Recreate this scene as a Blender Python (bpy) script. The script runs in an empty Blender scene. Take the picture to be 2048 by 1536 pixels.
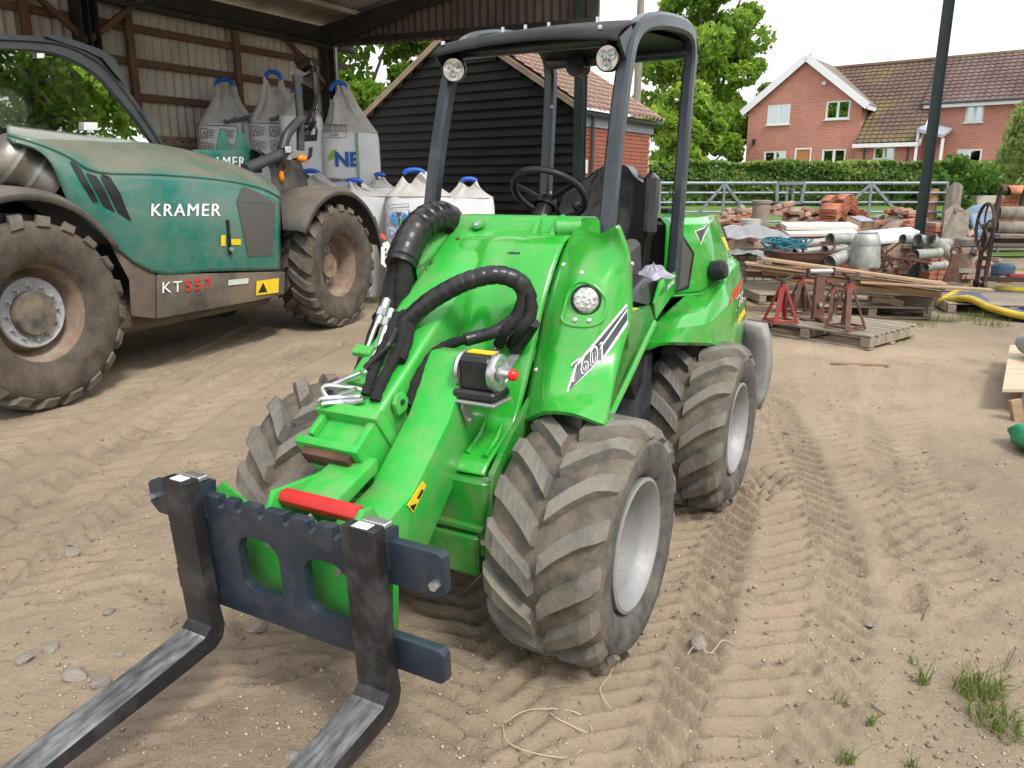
import bpy, bmesh, math, random
import numpy as np
from mathutils import Vector, Matrix
random.seed(7); RNG = np.random.default_rng(11)
SC = bpy.context.scene; COL = SC.collection
PI = math.pi
def rad(a): return math.radians(a)
# ------------------------------------------------------------------ camera
PITCH = rad(14.4); EYE = 1.48; FOC = 1540.0
cd = bpy.data.cameras.new('camera'); cam = bpy.data.objects.new('camera', cd); COL.objects.link(cam)
cd.sensor_width = 36.0; cd.lens = 36.0*FOC/2048.0; cd.clip_start = 0.05; cd.clip_end = 600
cam.location = (0, 0, EYE); cam.rotation_euler = (PI/2-PITCH, 0, 0); SC.camera = cam
# ------------------------------------------------------------------ sky and sun (bright, thin overcast)
SUN_EL, SUN_AZ = rad(52), rad(150)           # azimuth clockwise from +Y
wd = bpy.data.worlds.new('World'); SC.world = wd; wd.use_nodes = True
nt = wd.node_tree; nt.nodes.clear()
wo = nt.nodes.new('ShaderNodeOutputWorld'); bg = nt.nodes.new('ShaderNodeBackground')
sk = nt.nodes.new('ShaderNodeTexSky'); sk.sky_type = 'NISHITA'; sk.sun_disc = False
sk.sun_elevation = SUN_EL; sk.sun_rotation = SUN_AZ; sk.air_density = 1.0; sk.dust_density = 5.0; sk.ozone_density = 1.0
hs = nt.nodes.new('ShaderNodeHueSaturation'); hs.inputs['Saturation'].default_value = 0.22
nt.links.new(sk.outputs['Color'], hs.inputs['Color'])
wc = nt.nodes.new('ShaderNodeTexCoord'); wn = nt.nodes.new('ShaderNodeTexNoise')
wn.inputs['Scale'].default_value = 2.2; wn.inputs['Detail'].default_value = 7; wn.inputs['Roughness'].default_value = .55
nt.links.new(wc.outputs['Generated'], wn.inputs['Vector'])
wr = nt.nodes.new('ShaderNodeMapRange'); wr.inputs[1].default_value = .35; wr.inputs[2].default_value = .65
wr.inputs[3].default_value = .55; wr.inputs[4].default_value = .95
nt.links.new(wn.outputs['Fac'], wr.inputs[0])
wm = nt.nodes.new('ShaderNodeMixRGB'); wm.inputs[2].default_value = (8.2, 8.5, 8.9, 1)      # thin cloud sheet over the sky
nt.links.new(wr.outputs[0], wm.inputs[0]); nt.links.new(hs.outputs['Color'], wm.inputs[1])
nt.links.new(wm.outputs[0], bg.inputs['Color']); bg.inputs['Strength'].default_value = 0.11
nt.links.new(bg.outputs[0], wo.inputs['Surface'])
sd = bpy.data.lights.new('sun', 'SUN'); sd.energy = 1.5; sd.angle = rad(11); sd.color = (1.0, .95, .87)
sun = bpy.data.objects.new('sun', sd); COL.objects.link(sun)
_sv = Vector((math.sin(SUN_AZ)*math.cos(SUN_EL), math.cos(SUN_AZ)*math.cos(SUN_EL), math.sin(SUN_EL)))
sun.rotation_euler = _sv.to_track_quat('Z', 'Y').to_euler()
vs = SC.view_settings; vs.view_transform = 'Standard'; vs.look = 'None'; vs.gamma = 1.0; vs.use_curve_mapping = False; vs.exposure = 0.96

# ------------------------------------------------------------------ frames: photo point -> real point at a known plane
cF = np.array([0, math.cos(PITCH), -math.sin(PITCH)]); cU = np.array([0, math.sin(PITCH), math.cos(PITCH)]); cR = np.array([1., 0, 0])
cC = np.array([0, 0, EYE])
def ray(x, y): return cF+cR*(x-1024)/FOC+cU*(768-y)/FOC
def gz(x, y, z=0.0):
    r = ray(x, y); return cC+r*((z-EYE)/r[2])
def gy(x, y, Y):
    r = ray(x, y); return cC+r*(Y/r[1])
class Frame:
    def __init__(s, o, ang):
        a = rad(ang); s.o = np.array([o[0], o[1], o[2] if len(o) > 2 else 0.]); s.ang = ang
        s.u = np.array([-math.sin(a), -math.cos(a), 0]); s.v = np.array([math.cos(a), -math.sin(a), 0]); s.w = np.array([0, 0, 1.])
        s.rot = -(PI/2+a)
    def at(s, x, y, **k):
        (ax, val), = k.items(); n = {'u': s.u, 'v': s.v, 'z': s.w}[ax]
        r = ray(x, y); t = (val-n@(cC-s.o))/(n@r); p = cC+r*t-s.o
        return (float(p@s.u), float(p@s.v), float(p@s.w))
    def W(s, u, v, z): return s.o+u*s.u+v*s.v+z*s.w
    def empty(s, name): return empty(name, s.o, s.rot)

# ------------------------------------------------------------------ object helpers
def link(o, parent=None):
    COL.objects.link(o)
    if parent is not None: o.parent = parent
    return o
def empty(name, loc=(0, 0, 0), rz=0.0):
    o = bpy.data.objects.new(name, None); o.location = tuple(loc); o.rotation_euler = (0, 0, rz); o.empty_display_size = .1
    return link(o)
def tag(o, label=None, cat=None, group=None, kind=None):
    if label: o['label'] = label
    if cat: o['category'] = cat
    if group: o['group'] = group
    if kind: o['kind'] = kind
    return o
def thing(name, label, cat, loc=(0, 0, 0), rz=0.0, group=None): return tag(empty(name, loc, rz), label, cat, group)
def copy_tree(o, parent=None):
    c = o.copy(); COL.objects.link(c)
    if parent is not None: c.parent = parent
    for ch in list(o.children): copy_tree(ch, c)
    return c

class MB:
    """collects shapes for ONE mesh object"""
    def __init__(s): s.v = []; s.f = []; s.m = []; s.sm = []
    def add(s, vs, fs, mi=0, smooth=True):
        b = len(s.v); s.v.extend([tuple(map(float, p)) for p in vs]); s.f.extend([tuple(i+b for i in f) for f in fs])
        s.m.extend([mi]*len(fs)); s.sm.extend([smooth]*len(fs)); return s
    def box(s, c, d, rot=None, bev=0.0, mi=0, taper=None):
        """box centre c, full size d, chamfered edges"""
        hx, hy, hz = d[0]/2, d[1]/2, d[2]/2
        if bev <= 0:
            P = [(x, y, z) for x in (-hx, hx) for y in (-hy, hy) for z in (-hz, hz)]
            Fs = [(0, 1, 3, 2), (4, 6, 7, 5), (0, 4, 5, 1), (2, 3, 7, 6), (0, 2, 6, 4), (1, 5, 7, 3)]
        else:
            b = min(bev, hx*.9, hy*.9, hz*.9); P = []; idx = {}
            for sx in (-1, 1):
                for sy in (-1, 1):
                    for sz in (-1, 1):
                        for ax in range(3):
                            q = [sx*hx, sy*hy, sz*hz]
                            for k in range(3):
                                if k != ax: q[k] -= (sx, sy, sz)[k]*b
                            idx[(sx, sy, sz, ax)] = len(P); P.append(tuple(q))
            Fs = []
            for ax in range(3):
                o1, o2 = [(1, 2), (2, 0), (0, 1)][ax]
                for sg in (-1, 1):
                    ring = []
                    for a, c2 in ((-1, -1), (1, -1), (1, 1), (-1, 1)):
                        q = [0, 0, 0]; q[ax] = sg; q[o1] = a; q[o2] = c2; ring.append(idx[(q[0], q[1], q[2], ax)])
                    Fs.append(tuple(ring if sg > 0 else ring[::-1]))
            for ax in range(3):
                o1, o2 = [(1, 2), (2, 0), (0, 1)][ax]
                for a in (-1, 1):
                    for c2 in (-1, 1):
                        q0 = [0, 0, 0]; q0[o1] = a; q0[o2] = c2; q1 = list(q0); q0[ax] = -1; q1[ax] = 1
                        r4 = [idx[(*q0, o1)], idx[(*q1, o1)], idx[(*q1, o2)], idx[(*q0, o2)]]
                        Fs.append(tuple(r4 if a*c2 > 0 else r4[::-1]))
            for sx in (-1, 1):
                for sy in (-1, 1):
                    for sz in (-1, 1):
                        t = [idx[(sx, sy, sz, k)] for k in range(3)]
                        Fs.append(tuple(t if sx*sy*sz > 0 else t[::-1]))
        if taper: P = [(x*(1+taper*(z/hz)*.5), y*(1+taper*(z/hz)*.5), z) for x, y, z in P]
        P = np.array(P)
        if rot is not None: P = P@np.array(rot).T
        return s.add(P+np.array(c), Fs, mi, False)
    def bar(s, a, b, w, h, up=(0, 0, 1), bev=0.0, mi=0):
        a = np.array(a, float); b = np.array(b, float); d = b-a; L = np.linalg.norm(d)
        if L < 1e-6: return s
        x = d/L; up = np.array(up, float)
        if abs(x@up) > .99: up = np.array([1., 0, 0])
        y = np.cross(up, x); y /= np.linalg.norm(y); z = np.cross(x, y)
        return s.box((a+b)/2, (L, w, h), np.stack([x, y, z], 1), bev, mi)
    def tube(s, pts, r, n=10, mi=0, caps=True, smooth=True, twist=0):
        pts = np.array(pts, float); N = len(pts); rr = np.full(N, r) if np.isscalar(r) else np.array(r, float)
        T = np.gradient(pts, axis=0); T /= np.maximum(np.linalg.norm(T, axis=1), 1e-9)[:, None]
        up = np.array([0, 0, 1.]) if abs(T[0][2]) < .9 else np.array([1., 0, 0])
        nn = np.cross(T[0], up); nn /= np.linalg.norm(nn); V = []
        for i in range(N):
            nn = nn-T[i]*(nn@T[i]); nn /= max(np.linalg.norm(nn), 1e-9); bb = np.cross(T[i], nn)
            for k in range(n):
                a = 2*PI*k/n; V.append(pts[i]+rr[i]*(math.cos(a)*nn+math.sin(a)*bb))
        Fs = [(i*n+k, i*n+(k+1) % n, (i+1)*n+(k+1) % n, (i+1)*n+k) for i in range(N-1) for k in range(n)]
        s.add(V, Fs, mi, smooth)
        if caps:
            b = len(s.v)-len(V); s.f += [tuple(b+k for k in range(n))[::-1], tuple(b+(N-1)*n+k for k in range(n))]; s.m += [mi]*2; s.sm += [False]*2
        return s
    def cyl(s, a, b, r, n=16, mi=0, r2=None, caps=True): return s.tube([a, b], [r, r if r2 is None else r2], n, mi, caps)
    def lathe(s, prof, org=(0, 0, 0), axis='z', n=32, mi=0, closed=False, smooth=True):
        """prof list of (radius, height) turned about an axis"""
        prof = list(prof); V = []
        for r, h in prof:
            for k in range(n):
                a = 2*PI*k/n; c, q = r*math.cos(a), r*math.sin(a)
                V.append({'z': (c, q, h), 'y': (q, h, c), 'x': (h, c, q)}[axis])
        M = len(prof); Fs = []
        for i in range(M if closed else M-1):
            j = (i+1) % M
            for k in range(n): Fs.append((i*n+k, i*n+(k+1) % n, j*n+(k+1) % n, j*n+k))
        return s.add(np.array(V)+np.array(org), Fs, mi, smooth)
    def prism(s, poly, d, org=(0, 0, 0), X=(1, 0, 0), Y=(0, 1, 0), mi=0):
        """polygon in the X,Y plane pushed along X x Y by d (centred)"""
        X = np.array(X, float); Y = np.array(Y, float); Z = np.cross(X, Y); o = np.array(org, float); n = len(poly)
        V = [o+X*a+Y*b-Z*d/2 for a, b in poly]+[o+X*a+Y*b+Z*d/2 for a, b in poly]
        ar = sum(poly[i][0]*poly[(i+1) % n][1]-poly[(i+1) % n][0]*poly[i][1] for i in range(n))
        Fs = [tuple(range(n))[::-1], tuple(range(n, 2*n))]+[(i, (i+1) % n, n+(i+1) % n, n+i) for i in range(n)]
        if ar < 0: Fs = [f[::-1] for f in Fs]
        return s.add(V, Fs, mi, False)
    def hull(s, A, B, mi=0):
        """two matching rings of 3d points joined into a solid"""
        n = len(A); return s.add(list(A)+list(B), [tuple(range(n))[::-1], tuple(range(n, 2*n))]+[(i, (i+1) % n, n+(i+1) % n, n+i) for i in range(n)], mi, False)
    def grid(s, G, mi=0, smooth=True, flip=False):
        G = np.array(G, float); a, b = G.shape[:2]
        Fs = [(i*b+j, i*b+j+1, (i+1)*b+j+1, (i+1)*b+j) for i in range(a-1) for j in range(b-1)]
        if flip: Fs = [f[::-1] for f in Fs]
        return s.add(G.reshape(-1, 3), Fs, mi, smooth)
    def sphere(s, c, r, n=12, m=8, mi=0):
        r = (r, r, r) if np.isscalar(r) else r; V = []
        for i in range(m+1):
            t = PI*i/m
            for k in range(n):
                a = 2*PI*k/n; V.append((c[0]+r[0]*math.sin(t)*math.cos(a), c[1]+r[1]*math.sin(t)*math.sin(a), c[2]+r[2]*math.cos(t)))
        return s.add(V, [(i*n+k, (i+1)*n+k, (i+1)*n+(k+1) % n, i*n+(k+1) % n) for i in range(m) for k in range(n)], mi)
    def mesh(s, name, sharp=35):
        me = bpy.data.meshes.new(name); me.from_pydata(s.v, [], s.f)
        me.polygons.foreach_set('material_index', s.m); me.polygons.foreach_set('use_smooth', s.sm)
        me.update()
        return me
    def build(s, name, mats, parent=None, bevel=0.0, weld=False, solid=0.0, sub=0, sharp=38, off=-1):
        me = s.mesh(name); ms = mats if isinstance(mats, (list, tuple)) else [mats]
        for m in ms: me.materials.append(MATS[m] if isinstance(m, str) else m)
        if weld or bevel or solid or sub:
            bm = bmesh.new(); bm.from_mesh(me)
            if weld or sub: bmesh.ops.remove_doubles(bm, verts=bm.verts, dist=1e-4)
            if weld: bmesh.ops.recalc_face_normals(bm, faces=bm.faces)
            if bevel:
                ed = [e for e in bm.edges if len(e.link_faces) == 2 and e.calc_face_angle(0) > rad(28)]
                bmesh.ops.bevel(bm, geom=ed, offset=bevel, segments=2, affect='EDGES', profile=.6, clamp_overlap=True)
            bm.to_mesh(me); bm.free()
        o = bpy.data.objects.new(name, me); link(o, parent)
        if bevel or sub or solid:
            me.polygons.foreach_set('use_smooth', [True]*len(me.polygons))
            if not sub: me.set_sharp_from_angle(angle=rad(sharp))
        if not (bevel or sub or solid) and any(s.sm): me.set_sharp_from_angle(angle=rad(sharp))
        if solid:
            md = o.modifiers.new('solid', 'SOLIDIFY'); md.thickness = solid; md.offset = off
        if sub:
            md = o.modifiers.new('sub', 'SUBSURF'); md.levels = sub; md.render_levels = sub
        return o

def rotm(ax, a):
    return np.array(Matrix.Rotation(a, 3, ax))
def smooth_path(P, n=8, closed=False):
    """Catmull-Rom through points"""
    P = [np.array(p, float) for p in P]; out = []; N = len(P)
    rng = range(N if closed else N-1)
    for i in rng:
        if closed: p0, p1, p2, p3 = P[i-1], P[i], P[(i+1) % N], P[(i+2) % N]
        else: p0, p1, p2, p3 = P[max(i-1, 0)], P[i], P[i+1], P[min(i+2, N-1)]
        for k in range(n):
            t = k/n
            out.append(.5*((2*p1)+(-p0+p2)*t+(2*p0-5*p1+4*p2-p3)*t*t+(-p0+3*p1-3*p2+p3)*t**3))
    if not closed: out.append(P[-1])
    return out
def fine(G, n=4, m=4):
    """control grid -> smooth fine grid"""
    G = np.array(G, float); A = np.array([smooth_path(r, m) for r in G]); return np.array([smooth_path(A[:, j], n) for j in range(A.shape[1])]).transpose(1, 0, 2)
def taut(G, n=4, m=4, k=.35):
    """like fine() but pulled towards flat facets, so creases stay crisp"""
    G = np.array(G, float); F_ = fine(G, n, m); a, c = G.shape[:2]; I = np.linspace(0, a-1, F_.shape[0]); J = np.linspace(0, c-1, F_.shape[1]); Lr = np.empty_like(F_)
    for d in range(3):
        T = np.array([np.interp(J, np.arange(c), G[i, :, d]) for i in range(a)]); Lr[..., d] = np.array([np.interp(I, np.arange(a), T[:, j]) for j in range(len(J))]).T
    return F_*k+Lr*(1-k)
def lerp(a, b, t): return np.array(a, float)*(1-t)+np.array(b, float)*t
def hash2(i, j=0): return (math.sin(i*127.1+j*311.7)*43758.5453) % 1.0

# value noise for terrain and cloth
def vnoise(x, y, seed=0):
    r = np.random.default_rng(seed).random((64, 64)); xi = np.floor(x).astype(int); yi = np.floor(y).astype(int); fx = x-xi; fy = y-yi
    fx = fx*fx*(3-2*fx); fy = fy*fy*(3-2*fy)
    g = lambda a, b: r[a % 64, b % 64]
    return (g(xi, yi)*(1-fx)+g(xi+1, yi)*fx)*(1-fy)+(g(xi, yi+1)*(1-fx)+g(xi+1, yi+1)*fx)*fy
def fbm(x, y, seed=0, oct=4):
    t = 0; a = .5; x = np.asarray(x, float); y = np.asarray(y, float)
    for o in range(oct): t = t+a*(vnoise(x, y, seed+o)-.5)*2; x = x*2.03+5.1; y = y*2.03+1.7; a *= .5
    return t

def text(name, body, mat, parent, org, X, Y, size, bold=0.0, ext=.0015, shear=0.0, align='LEFT', lift=0.0, xs=1.0):
    """flat lettering as a thin mesh, X right and Y up, standing proud of its panel"""
    cu = bpy.data.curves.new(name, 'FONT'); cu.body = body; cu.size = size; cu.extrude = ext; cu.offset = bold; cu.shear = shear
    cu.align_x = align; cu.resolution_u = 3
    X = Vector(X).normalized(); Y = Vector(Y); Y = (Y-X*X.dot(Y)).normalized(); Z = X.cross(Y)
    tmp = bpy.data.objects.new(name, cu); COL.objects.link(tmp)
    dg = bpy.context.evaluated_depsgraph_get(); me = bpy.data.meshes.new_from_object(tmp.evaluated_get(dg))
    bpy.data.objects.remove(tmp); bpy.data.curves.remove(cu)
    o3 = Vector(org)+Z*(ext+lift)
    M = Matrix(((X.x*xs, Y.x, Z.x, o3.x), (X.y*xs, Y.y, Z.y, o3.y), (X.z*xs, Y.z, Z.z, o3.z), (0, 0, 0, 1)))
    me.transform(M); me.materials.clear(); me.materials.append(MATS[mat]); me.name = name
    o = bpy.data.objects.new(name, me); return link(o, parent)

# ------------------------------------------------------------------ materials
MATS = {}
def pm(name, col, rough=.5, metal=0.0, var=.12, vscale=6.0, bump=0.0, bscale=80.0, dirt=None, damt=.5, dscale=3.0, dthr=.5, drough=.9, coat=0.0, spec=.5, trans=0.0, up=0.0, col2=None, stretch=None, emit=0.0, bdist=.01, ior=1.45, speck=None, sscale=90, sthr=.66):
    m = bpy.data.materials.new(name); m.use_nodes = True; t = m.node_tree; N = t.nodes; L = t.links
    b = N['Principled BSDF']; tc = N.new('ShaderNodeTexCoord'); vec = tc.outputs['Object']
    if stretch:
        mp = N.new('ShaderNodeMapping'); mp.inputs['Scale'].default_value = stretch; L.new(vec, mp.inputs['Vector']); vec2 = mp.outputs[0]
    else: vec2 = vec
    def noise(sc, det=5, v=vec2, ro=.6):
        n = N.new('ShaderNodeTexNoise'); n.inputs['Scale'].default_value = sc; n.inputs['Detail'].default_value = det; n.inputs['Roughness'].default_value = ro
        L.new(v, n.inputs['Vector']); return n
    c1 = (*col, 1); c2 = (*(col2 if col2 else [max(0, c*(1-var*1.6)) for c in col]), 1)
    n1 = noise(vscale); mr = N.new('ShaderNodeMapRange'); mr.inputs[1].default_value = .3; mr.inputs[2].default_value = .7; L.new(n1.outputs['Fac'], mr.inputs[0])
    mx = N.new('ShaderNodeMixRGB'); mx.inputs[1].default_value = c2; mx.inputs[2].default_value = c1 if col2 else (*[min(1, c*(1+var*.5)) for c in col], 1)
    L.new(mr.outputs[0], mx.inputs[0]); out = mx.outputs[0]; rsock = None
    # every separate object a little different
    oi = N.new('ShaderNodeObjectInfo'); ov = N.new('ShaderNodeMapRange'); ov.inputs[3].default_value = 1-.12*min(1, var*4); ov.inputs[4].default_value = 1+.08*min(1, var*4)
    L.new(oi.outputs['Random'], ov.inputs[0]); om = N.new('ShaderNodeMixRGB'); om.blend_type = 'MULTIPLY'; om.inputs[0].default_value = 1
    L.new(out, om.inputs[1]); L.new(ov.outputs[0], om.inputs[2]); out = om.outputs[0]
    if dirt:
        n2 = noise(dscale, 8, vec, .68); r2 = N.new('ShaderNodeMapRange'); r2.inputs[1].default_value = dthr-.12; r2.inputs[2].default_value = dthr+.16; r2.inputs[4].default_value = damt
        L.new(n2.outputs['Fac'], r2.inputs[0]); fac = r2.outputs[0]
        if up:
            ge = N.new('ShaderNodeNewGeometry'); sx = N.new('ShaderNodeSeparateXYZ'); L.new(ge.outputs['Normal'], sx.inputs[0])
            ur = N.new('ShaderNodeMapRange'); ur.inputs[1].default_value = .45; ur.inputs[2].default_value = 1.0; ur.inputs[4].default_value = up; L.new(sx.outputs['Z'], ur.inputs[0])
            ad = N.new('ShaderNodeMath'); ad.operation = 'ADD'; ad.use_clamp = True; L.new(fac, ad.inputs[0]); L.new(ur.outputs[0], ad.inputs[1]); fac = ad.outputs[0]
        md = N.new('ShaderNodeMixRGB'); md.inputs[2].default_value = (*dirt, 1); L.new(out, md.inputs[1]); L.new(fac, md.inputs[0]); out = md.outputs[0]
        rr = N.new('ShaderNodeMapRange'); rr.inputs[3].default_value = rough; rr.inputs[4].default_value = drough; L.new(fac, rr.inputs[0]); rsock = rr.outputs[0]
    if speck:
        n9 = noise(sscale, 3, vec, .5); n8 = noise(4.5, 3, vec, .5); r9 = N.new('ShaderNodeMapRange'); r9.inputs[1].default_value = sthr; r9.inputs[2].default_value = sthr+.05; r9.inputs[4].default_value = .8; L.new(n9.outputs['Fac'], r9.inputs[0])
        r8 = N.new('ShaderNodeMapRange'); r8.inputs[1].default_value = .42; r8.inputs[2].default_value = .62; L.new(n8.outputs['Fac'], r8.inputs[0]); m9 = N.new('ShaderNodeMath'); m9.operation = 'MULTIPLY'; L.new(r9.outputs[0], m9.inputs[0]); L.new(r8.outputs[0], m9.inputs[1])
        md9 = N.new('ShaderNodeMixRGB'); md9.inputs[2].default_value = (*speck, 1); L.new(out, md9.inputs[1]); L.new(m9.outputs[0], md9.inputs[0]); out = md9.outputs[0]
    L.new(out, b.inputs['Base Color'])
    if rsock is not None: L.new(rsock, b.inputs['Roughness'])
    else:
        nr = noise(vscale*2.3, 4); r3 = N.new('ShaderNodeMapRange'); r3.inputs[3].default_value = max(.02, rough*.8); r3.inputs[4].default_value = min(1, rough*1.2); L.new(nr.outputs['Fac'], r3.inputs[0]); L.new(r3.outputs[0], b.inputs['Roughness'])
    b.inputs['Metallic'].default_value = metal; b.inputs['Specular IOR Level'].default_value = spec; b.inputs['IOR'].default_value = ior
    b.inputs['Coat Weight'].default_value = coat; b.inputs['Coat Roughness'].default_value = .06; b.inputs['Transmission Weight'].default_value = trans
    if emit: b.inputs['Emission Color'].default_value = (*col, 1); b.inputs['Emission Strength'].default_value = emit
    if bump:
        nb = noise(bscale, 6); bp = N.new('ShaderNodeBump'); bp.inputs['Strength'].default_value = bump; bp.inputs['Distance'].default_value = bdist
        L.new(nb.outputs['Fac'], bp.inputs['Height']); L.new(bp.outputs[0], b.inputs['Normal'])
    MATS[name] = m; return m
SOIL = (.30, .225, .16)
def leafmat(name, c1, c2, c3, tr=.45):
    m = bpy.data.materials.new(name); m.use_nodes = True; t = m.node_tree; N = t.nodes; L = t.links; N.clear()
    out = N.new('ShaderNodeOutputMaterial'); tc = N.new('ShaderNodeTexCoord')
    at = N.new('ShaderNodeAttribute'); at.attribute_name = 'tint'
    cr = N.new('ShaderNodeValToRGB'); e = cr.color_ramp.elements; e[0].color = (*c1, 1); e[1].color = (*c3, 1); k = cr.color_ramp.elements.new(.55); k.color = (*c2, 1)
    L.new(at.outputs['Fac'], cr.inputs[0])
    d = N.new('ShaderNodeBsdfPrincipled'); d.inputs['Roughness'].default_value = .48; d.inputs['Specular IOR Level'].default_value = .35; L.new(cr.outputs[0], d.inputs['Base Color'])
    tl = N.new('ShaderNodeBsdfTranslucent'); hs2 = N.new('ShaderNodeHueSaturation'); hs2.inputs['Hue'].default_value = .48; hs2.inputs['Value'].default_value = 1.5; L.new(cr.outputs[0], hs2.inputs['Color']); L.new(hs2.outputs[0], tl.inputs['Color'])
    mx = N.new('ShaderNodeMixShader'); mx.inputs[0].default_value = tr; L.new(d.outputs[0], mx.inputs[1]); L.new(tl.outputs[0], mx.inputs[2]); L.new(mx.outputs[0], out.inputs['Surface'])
    MATS[name] = m
DUST = (.30, .24, .175)
pm('green_paint', (.022, .35, .028), .2, var=.06, vscale=2, coat=.5, dirt=(.20, .25, .12), damt=.45, dscale=8, dthr=.56, drough=.65, speck=(.26, .22, .14))
pm('green_dark', (.01, .22, .02), .33, var=.08, vscale=3, coat=.2, dirt=(.17, .17, .09), damt=.6, dscale=8, dthr=.53, drough=.75, speck=(.26, .2, .14), sthr=.62)
pm('green_boom', (.032, .39, .05), .34, var=.05, vscale=3, coat=.15, dirt=(.22, .28, .14), damt=.5, dscale=9, dthr=.56, drough=.7, speck=(.28, .22, .14), sthr=.64)
pm('teal_paint', (.006, .165, .128), .22, var=.08, vscale=2, coat=.5, dirt=(.20, .19, .145), damt=.66, dscale=1.9, dthr=.54, drough=.8, up=.75, speck=(.25, .22, .17), sscale=45, sthr=.63)
pm('teal_dark', (.005, .15, .115), .4, var=.08, dirt=(.18, .17, .13), damt=.5, dscale=3, dthr=.5)
pm('blueblack', (.028, .036, .047), .30, var=.2, vscale=5, coat=.1, dirt=(.14, .13, .12), damt=.25, dscale=9, dthr=.6, drough=.7)
pm('canopy_black', (.017, .017, .017), .58, var=.15, vscale=3, spec=.18, dirt=(.07, .065, .06), damt=.4, dscale=4, dthr=.55, drough=.7)
pm('plate_blue', (.022, .032, .047), .34, var=.15, vscale=6, dirt=(.16, .15, .14), damt=.3, dscale=14, dthr=.64, drough=.7)
pm('fork_black', (.018, .018, .021), .36, var=.2, vscale=5, dirt=(.13, .125, .12), damt=.4, dscale=10, dthr=.6, drough=.6)
pm('worn_steel', (.30, .305, .31), .45, metal=.5, var=.5, vscale=9, stretch=(1, 6, 6), dirt=(.07, .07, .075), damt=.7, dscale=6, dthr=.5, drough=.5, bump=.15, bscale=40)
pm('black_plastic', (.016, .016, .018), .4, var=.15, vscale=10, dirt=(.1, .09, .08), damt=.25, dscale=8, dthr=.6, drough=.7, bump=.05, bscale=300)
pm('gloss_black', (.010, .010, .011), .22, var=.1, dirt=(.09, .08, .07), damt=.2, dscale=9, dthr=.62, drough=.6)
pm('hose_black', (.014, .014, .015), .3, var=.12, vscale=20, dirt=(.11, .10, .09), damt=.22, dscale=16, dthr=.58, drough=.7)
pm('sleeve_black', (.012, .012, .012), .85, var=.2, vscale=40, bump=.6, bscale=160)
pm('vinyl_black', (.013, .013, .015), .3, coat=.22, var=.1, bump=.12, bscale=350, dirt=(.09, .085, .08), damt=.15, dscale=10, dthr=.6)
pm('zinc', (.62, .63, .64), .32, metal=.9, var=.15, vscale=20, dirt=(.3, .28, .25), damt=.25, dscale=18, dthr=.58)
pm('dusty_weight', (.24, .245, .245), .75, var=.2, vscale=5, dirt=(.34, .31, .27), damt=.6, dscale=6, dthr=.5)
pm('zinc_dull', (.45, .46, .46), .5, metal=.7, var=.2, vscale=12, dirt=(.27, .24, .2), damt=.5, dscale=6, dthr=.52)
pm('rim_silver', (.31, .315, .325), .5, metal=.35, var=.08, vscale=4, dirt=(.27, .23, .185), damt=.6, dscale=7, dthr=.53, speck=(.2, .16, .12), sscale=70)
pm('rim_grey', (.46, .48, .52), .42, metal=.3, var=.1, dirt=(.16, .11, .07), damt=.8, dscale=5, dthr=.56)
pm('rim_mud', (.20, .14, .10), .9, var=.3, vscale=7, dirt=(.33, .25, .19), damt=.7, dscale=5, dthr=.52, bump=.5, bscale=40)
pm('tyre', (.060, .055, .048), .82, var=.2, vscale=14, dirt=(.24, .195, .145), damt=.72, dscale=6, dthr=.48, drough=.95, bump=.35, bscale=60)
pm('lug', (.158, .147, .130), .85, var=.25, vscale=12, dirt=(.23, .195, .155), damt=.6, dscale=14, dthr=.5, bump=.25, bscale=90)
pm('sidewall', (.065, .063, .062), .75, var=.3, vscale=30, dirt=(.19, .165, .135), damt=.6, dscale=11, dthr=.52, bump=.4, bscale=70)
pm('mud_tyre', (.062, .052, .043), .9, var=.3, vscale=9, dirt=(.135, .105, .08), damt=.75, dscale=6, dthr=.5, drough=.95, bump=.6, bscale=45)
pm('mud_lug', (.085, .075, .064), .85, var=.3, vscale=9, dirt=(.20, .165, .13), damt=.6, dscale=8, dthr=.5, bump=.4, bscale=50)
pm('mud_chassis', (.065, .062, .058), .7, var=.3, vscale=5, dirt=(.165, .125, .09), damt=.92, dscale=2.6, dthr=.46, drough=.95, bump=.3, bscale=30)
pm('mud_hub', (.10, .10, .10), .6, var=.3, vscale=8, dirt=(.24, .175, .11), damt=.8, dscale=7, dthr=.5, bump=.3, bscale=30)
pm('grey_plastic', (.048, .050, .052), .6, var=.12, dirt=(.19, .155, .12), damt=.55, dscale=2.4, dthr=.5, up=.3)
pm('mesh_grille', (.105, .10, .094), .6, var=.2, vscale=200, dirt=(.06, .055, .05), damt=.6, dscale=240, dthr=.5)
pm('cab_grey', (.038, .043, .048), .42, var=.1, dirt=(.12, .11, .10), damt=.3, dscale=4, dthr=.55)
pm('steel_muffler', (.42, .40, .37), .3, metal=.85, var=.3, vscale=4, dirt=(.17, .13, .10), damt=.7, dscale=4, dthr=.52)
pm('red_paint', (.55, .022, .02), .42, var=.1, dirt=(.25, .15, .12), damt=.3, dscale=9, dthr=.56)
pm('red_cap', (.75, .02, .015), .35, var=.05)
pm('white_print', (.80, .80, .79), .45, var=.05, vscale=20, dirt=(.45, .5, .45), damt=.3, dscale=9, dthr=.6)
pm('red_print', (.62, .03, .02), .45, var=.05)
pm('black_print', (.015, .015, .016), .45, var=.05)
pm('grey_print', (.055, .058, .064), .35, var=.08, coat=.2)
pm('blue_print', (.012, .08, .34), .5, var=.05)
pm('cyan_print', (.03, .22, .55), .5, var=.05)
pm('leaf_print', (.18, .42, .04), .5, var=.05)
pm('yellow_label', (.78, .55, .02), .45, var=.1, vscale=30, dirt=(.45, .33, .1), damt=.3, dscale=20, dthr=.6)
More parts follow.
